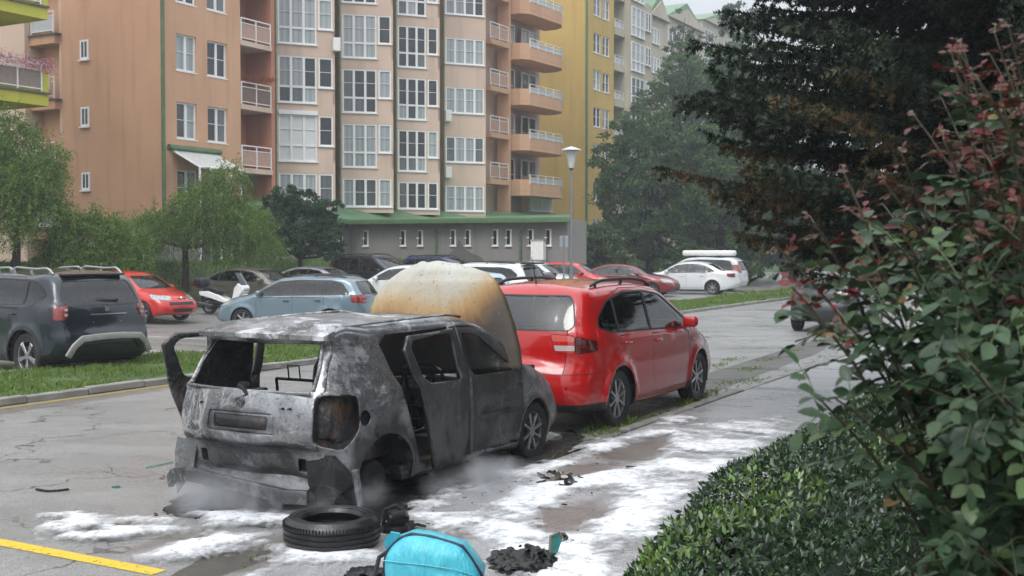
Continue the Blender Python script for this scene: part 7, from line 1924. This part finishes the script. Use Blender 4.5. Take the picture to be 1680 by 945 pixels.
# burnt hub and caliper lump behind the tyre
hb = G(648, 872, 0); root = empty('burnt_hub', hb, .3, 'burnt wheel hub and caliper lump between the tyre and the cyan bag', 'car part')
mb = MB(); mb.cyl((0, 0, .0), (0, 0, .05), .11, .10, 18); mb.box((.02, 0, .09), (.15, .12, .10), .02, Matrix.Rotation(.3, 3, 'X')); mb.build('caliper', CHARG, root, True)
mb = MB(); mb.tube([(-.08, .02, .05), (-.07, .0, .16), (.0, -.02, .19), (.05, -.02, .15)], .016, 8); mb.cyl((.05, .06, .08), (.09, .08, .17), .028, .022, 12); mb.cyl((-.03, -.06, .12), (.06, -.07, .14), .03, .03, 12); mb.tube([(.1, 0, .03), (.17, .04, .03), (.22, .0, .02)], .012, 6); mb.build('bracket', CHAR, root, True)
mb = MB(); mb.cyl((.09, -.02, .0), (.09, -.02, .07), .05, .045, 16); mb.build('hub_bearing', mat('soot_steel', (.05, .05, .055), .4, .6), root, True)

# cyan insulated bag with navy piping
def bag():
    bc = G(712, 985, 0); yaw = R_(-8); root = empty('delivery_bag', bc, yaw, 'bright cyan insulated bag with navy piping lying in the foam', 'bag')
    t = NT('cyan_fabric'); wv = t.noise(3, 4, stretch=(7, 7, 1.1), dist=.6); c = t.ramp(wv, [(.3, (.055, .38, .48)), (.7, (.085, .50, .60))]); t.set(Base_Color=c, Roughness=.35); t.bump(t.math('ADD', t.math('MULTIPLY', wv, 3.5), t.noise(9, 4)), .35, .02); CY = t.m
    NAVY = mat('navy_piping', (.012, .012, .045), .5)
    # front flap outline (x across, z up), gently padded
    out = [(-.27, .0), (-.285, .20), (-.27, .27), (-.20, .345), (-.13, .375), (-.02, .365), (.10, .335), (.165, .315), (.22, .24), (.275, .155), (.265, .08), (.26, .0)]
    mb = MB(); n = len(out); L = []
    for (sc_, y) in ((1.0, .0), (1.0, -.03), (.93, -.065), (.72, -.095), (.4, -.11), (.0, -.115)):
        L.append([mb.bm.verts.new((x*sc_, y+.030*mnoise.noise(Vector((x*11, sc_*5, z*9)))*(sc_ > .3)*(y < -.01), .18+(z-.18)*sc_)) for x, z in out])
    for i in range(len(L)-2):
        for j in range(n): mb.bm.faces.new((L[i][j], L[i][(j+1) % n], L[i+1][(j+1) % n], L[i+1][j]))
    cv = L[-1][0]
    for j in range(n): mb.bm.faces.new((L[-2][j], L[-2][(j+1) % n], cv))
    for v in [v for v in mb.bm.verts if not v.link_faces]: mb.bm.verts.remove(v)
    o = mb.build('front_panel', CY, root, True, angle=80); sb = o.modifiers.new('soft', 'SUBSURF'); sb.levels = 2; sb.render_levels = 2
    mb = MB(); L = []
    for (y, g_, lift) in ((.0, 1.0, 0), (.10, 1.01, .0), (.24, .99, -.03), (.34, .93, -.10), (.36, .85, -.12)):
        L.append([mb.bm.verts.new((x*g_-.02*(y/.3), y, max(.003, z*g_+lift*(z/.35)+.012*mnoise.noise(Vector((x*7, y*7, z*5)))))) for x, z in out])
    for i in range(len(L)-1):
        for j in range(n): mb.bm.faces.new((L[i][j], L[i][(j+1) % n], L[i+1][(j+1) % n], L[i+1][j]))
    mb.bm.faces.new(L[-1]); mb.build('bag_body', CY, root, True, angle=50)
    mb = MB(); pts = [Vector((x, -.004, z)) for x, z in out]; sm_ = []
    for i in range(len(pts)-1):
        for k in range(3): sm_.append(pts[i].lerp(pts[i+1], k/3))
    sm_.append(pts[-1]); mb.tube(sm_, .010, 8); mb.build('piping', NAVY, root, True, angle=60)
    mb = MB(); mb.tube([(-.275, -.068, .235), (-.18, -.105, .238), (0, -.122, .232), (.15, -.112, .21), (.245, -.07, .17)], .004, 6); mb.build('seam', CY, root, True)
    mb = MB(); mb.poly([(-.275, .02, .24), (-.29, .0, .33), (-.255, .02, .375), (-.21, .05, .36), (-.22, .06, .30)], (0, .02, 0)); mb.build('corner_flap', CY, root)
    mb = MB(); mb.tube([(-.27, .06, .26), (-.33, .05, .22), (-.345, .0, .12), (-.30, -.05, .05), (-.26, -.10, .012)], [.014]*5, 6); mb.tube([(.27, .02, .14), (.31, .03, .10), (.30, .06, .02)], .012, 6); mb.build('strap', mat('black_webbing', (.012, .012, .015), .7), root, True)
    mb = MB(); mb.poly([(-.36, -.16, .01), (-.28, -.10, .06), (-.265, -.06, .10), (-.29, -.08, .02)], (0, .015, 0)); mb.build('torn_corner', CY, root)
bag()
rag('burnt_backpack', 'crumpled black bag fabric left of the cyan bag', 'bag', 605, 948, 90, 40, CHARG, 14, 5, .07, mound=True)
rag('charred_heap', 'charred black heap with a teal scrap right of the cyan bag', 'debris heap', 862, 925, 118, 46, CHARH, 60, 6, .13, .008, mound=True)
c = G(912, 916, .008); root = empty('teal_scrap', c, .4, 'teal fabric scrap standing up in the charred heap', 'fabric scrap')
mb = MB(); mb.poly([(-.05, 0, .02), (-.02, .0, .0), (.02, .01, .04), (.05, .01, .12), (.02, 0, .17), (-.04, 0, .15)], (0, .012, 0)); mb.build('fabric', mat('teal_fabric', (.03, .20, .19), .5, 0, .3, 20), root)
mb = MB(); mb.tube([(-.045, -.006, .02), (-.038, -.006, .15), (.02, -.006, .172), (.052, -.004, .12)], .006, 6); mb.build('fabric_edge', mat('tan_edge', (.25, .17, .09), .7), root)
rag('charred_heap', 'small black charred tuft at the far end of the heap', 'debris', 925, 892, 34, 12, CHARG, 12, 8, .08, .008)
PAPER = mat('burnt_paper', (.30, .27, .23), .7, 0, .5, 14)
rag('burnt_magazine', 'crumpled burnt papers lying beside the front wheel of the wreck', 'paper', 918, 788, 80, 22, CHARG, 26, 9, .04, .02)
rag('burnt_paper', 'pale scorched paper sheets on top of the black scraps', 'paper', 915, 782, 52, 12, PAPER, 7, 10, .05, .045)
def stick(name, label, pts, rad, m, z=.0):
    P = [G(x, y, z+.008) for x, y in pts]; c = P[0].copy(); c.z = z; root = empty(name, c, 0, label, 'debris', 'burnt scraps on the ground'); mb = MB()
    Q = [p-c+Vector((0, 0, .006*(i % 2))) for i, p in enumerate(P)]
    for i in range(len(Q)-1):
        a, b = Q[i], Q[i+1]; d = (b-a); mb.box((a+b)/2, (d.length+.01, rad*2.2, rad), rad*.2, Matrix.Rotation(math.atan2(d.y, d.x), 3, 'Z'), 1)
    mb.build('strip', m, root)
stick('trim_strip', 'black bent trim strip lying alone on the road at left', [(60, 803), (78, 806), (96, 805), (112, 803)], .012, CHAR)
stick('trim_strip', 'short black strip in the foam on the pavement', [(1028, 767), (1045, 768), (1060, 770)], .022, CHAR, .008)
stick('trim_strip', 'long thin black strip curling towards the hedge', [(1048, 797), (1075, 803), (1090, 806), (1110, 805), (1126, 807)], .010, CHAR, .008)
stick('trim_strip', 'small black chip on the road near the front wheel of the wreck', [(815, 890), (828, 893)], .012, CHAR, .008)
TEAL = mat('teal_plastic', (.04, .22, .17), .4)
stick('plastic_bit', 'teal plastic splinter with a thin twig left of the tailgate', [(240, 767), (262, 763), (284, 758)], .007, TEAL); stick('plastic_bit', 'single teal plastic flake on the road left of the wreck', [(184, 799), (196, 798)], .012, TEAL)
rr = random.Random(77)
mb = MB()
for _ in range(170):
    x, y = rr.choice([(rr.uniform(250, 520), rr.gauss(845, 10)), (rr.uniform(640, 1000), rr.gauss(815, 28)), (rr.uniform(700, 1130), rr.uniform(740, 930)), (rr.uniform(620, 900), rr.gauss(800, 15))])
    p = G(x, y); s_, t_ = to_st(p); 
    if t_ > HEDGE_T: continue
    p.z = zg(t_, s_)+.018; q = rr.uniform(.004, .014)
    mb.box(p, (q*rr.uniform(1, 3.2), q, q*.6), 0, Matrix.Rotation(rr.random()*3, 3, 'Z') @ Matrix.Rotation(rr.uniform(-.4, .4), 3, 'X'))
o = mb.build('debris', CHAR); o['kind'] = 'stuff'
# low smoke and steam under the wreck
def smoke(name, pts, hgt, dens, seed):
    P = [G(x, y) for x, y in pts]; x0, x1 = min(p.x for p in P), max(p.x for p in P); y0, y1 = min(p.y for p in P), max(p.y for p in P)
    mb = MB(); mb.b2(x0, x1, y0, y1, .01, hgt); m = bpy.data.materials.new(name+'_volume'); m.use_nodes = True; t = m.node_tree; t.nodes.clear()
    out = t.nodes.new('ShaderNodeOutputMaterial'); pv = t.nodes.new('ShaderNodeVolumePrincipled'); g = t.nodes.new('ShaderNodeTexCoord')
    nz = t.nodes.new('ShaderNodeTexNoise'); nz.inputs['Scale'].default_value = 3.2; nz.inputs['Detail'].default_value = 4; nz.inputs['Distortion'].default_value = .8
    geo = t.nodes.new('ShaderNodeNewGeometry'); t.links.new(geo.outputs['Position'], nz.inputs['Vector'])
    gr = t.nodes.new('ShaderNodeTexGradient'); gr.gradient_type = 'SPHERICAL'; mp = t.nodes.new('ShaderNodeMapping'); mp.inputs['Location'].default_value = (-1, -1, -.55); mp.inputs['Scale'].default_value = (2, 2, 1.55)
    t.links.new(g.outputs['Generated'], mp.inputs[0]); t.links.new(mp.outputs[0], gr.inputs[0])
    mr = t.nodes.new('ShaderNodeMapRange'); mr.inputs[1].default_value = .42; mr.inputs[2].default_value = .70; t.links.new(nz.outputs['Fac'], mr.inputs[0])
    mu = t.nodes.new('ShaderNodeMath'); mu.operation = 'MULTIPLY'; t.links.new(mr.outputs[0], mu.inputs[0]); t.links.new(gr.outputs['Fac'], mu.inputs[1])
    m2 = t.nodes.new('ShaderNodeMath'); m2.operation = 'MULTIPLY'; m2.inputs[1].default_value = dens; t.links.new(mu.outputs[0], m2.inputs[0]); t.links.new(m2.outputs[0], pv.inputs['Density'])
    pv.inputs['Color'].default_value = (.93, .95, 1, 1); t.links.new(pv.outputs[0], out.inputs['Volume'])
    o = mb.build(name, m); o['kind'] = 'stuff'; return o
smoke('smoke', [(270, 872), (640, 872), (300, 800), (600, 800)], .36, 11, 1)
smoke('smoke', [(660, 845), (900, 780), (700, 770), (850, 800)], .26, 7, 2)
# scooter
def scooter():
    p = PY(372, 480, 36.2); hd = Vector((.90, -.43, 0)); root = empty('scooter', Vector((p.x, p.y, -.05)), math.atan2(hd.y, hd.x), 'white and grey maxi scooter with black top box on the car park', 'scooter')
    Wt = mat('scooter_white', (.70, .71, .72), .3, 0, .05, 8, coat=.6)
    for x in (-.68, .72):
        e = wheel(root, x, 0, .27, .12, -1, 7, M_RIM)
    mb = MB(); mb.box((-.15, 0, .36), (.95, .26, .14), .05); mb.box((-.55, 0, .32), (.5, .18, .14), .04); mb.build('engine_cover', BLACK, root, True)
    def side(pts, w, nm, m):
        mb = MB()
        for (x, z) in pts: pass
        A = [Vector((x, -w, z)) for x, z in pts]; mb.poly(A, (0, 2*w, 0)); o = mb.build(nm, m, root, False); b = o.modifiers.new('round', 'BEVEL'); b.width = .03; b.segments = 3; return o
    side([(-.95, .60), (-.55, .52), (-.10, .40), (.30, .34), (.38, .44), (.05, .50), (-.2, .62), (-.6, .74), (-.98, .72)], .17, 'rear_fairing', Wt)
    side([(.25, .34), (.50, .36), (.62, .60), (.78, .78), (.74, .92), (.56, 1.0), (.42, .85), (.36, .60)], .18, 'front_fairing', Wt)
    side([(.46, .58), (.72, .60), (1.02, .46), (1.0, .52), (.80, .66), (.55, .70)], .08, 'mudguard', Wt)
    side([(-.85, .72), (-.35, .64), (-.05, .66), (.05, .74), (-.25, .78), (-.45, .86), (-.82, .86)], .15, 'seat', BLACK)
    mb = MB(); mb.box((-.98, 0, 1.02), (.42, .44, .30), .10, seg=4); mb.box((-.95, 0, .84), (.3, .2, .05), .01); mb.build('top_box', BLACK, root, True)
    mb = MB(); mb.poly([(.72, -.17, .92), (.72, .17, .92), (.45, .14, 1.32), (.45, -.14, 1.32)], (-.012, 0, 0)); mb.build('windscreen', m_glass('car_glass'), root)
    mb = MB(); mb.tube([(.50, -.34, 1.02), (.52, -.2, 1.03), (.56, 0, .98), (.52, .2, 1.03), (.50, .34, 1.02)], .016, 8); mb.build('handlebar', BLACK, root, True)
    for sg in (1, -1):
        mb = MB(); mb.tube([(.54, sg*.22, 1.03), (.56, sg*.30, 1.16)], .008, 6); mb.box((.55, sg*.33, 1.19), (.03, .12, .07), .015); mb.build('mirror', BLACK, root, True)
        mb = MB(); mb.cyl((.72, sg*.09, .30), (.58, sg*.09, .60), .022, .022, 10); mb.build('fork', CHROME, root, True)
    mb = MB(); mb.box((.79, 0, .80), (.05, .24, .09), .02); mb.build('headlight', M_CLEAR, root, True)
    mb = MB(); mb.cyl((-.95, -.17, .36), (-.40, -.17, .28), .055, .045, 14); mb.build('exhaust', mat('exhaust_grey', (.10, .10, .10), .4, .7), root, True)
scooter()
# ---------------------------------------------------------------- damp hazy air
mb = MB(); mb.b2(-260, 260, -40, 300, -1.3, 34.0)
hm = bpy.data.materials.new('damp_air'); hm.use_nodes = True; t_ = hm.node_tree; t_.nodes.clear()
ho = t_.nodes.new('ShaderNodeOutputMaterial'); hv = t_.nodes.new('ShaderNodeVolumePrincipled')
hv.inputs['Density'].default_value = .0014; hv.inputs['Color'].default_value = (.90, .95, 1.0, 1); hv.inputs['Anisotropy'].default_value = .2
t_.links.new(hv.outputs[0], ho.inputs['Volume'])
o = mb.build('haze', hm); o['kind'] = 'stuff'
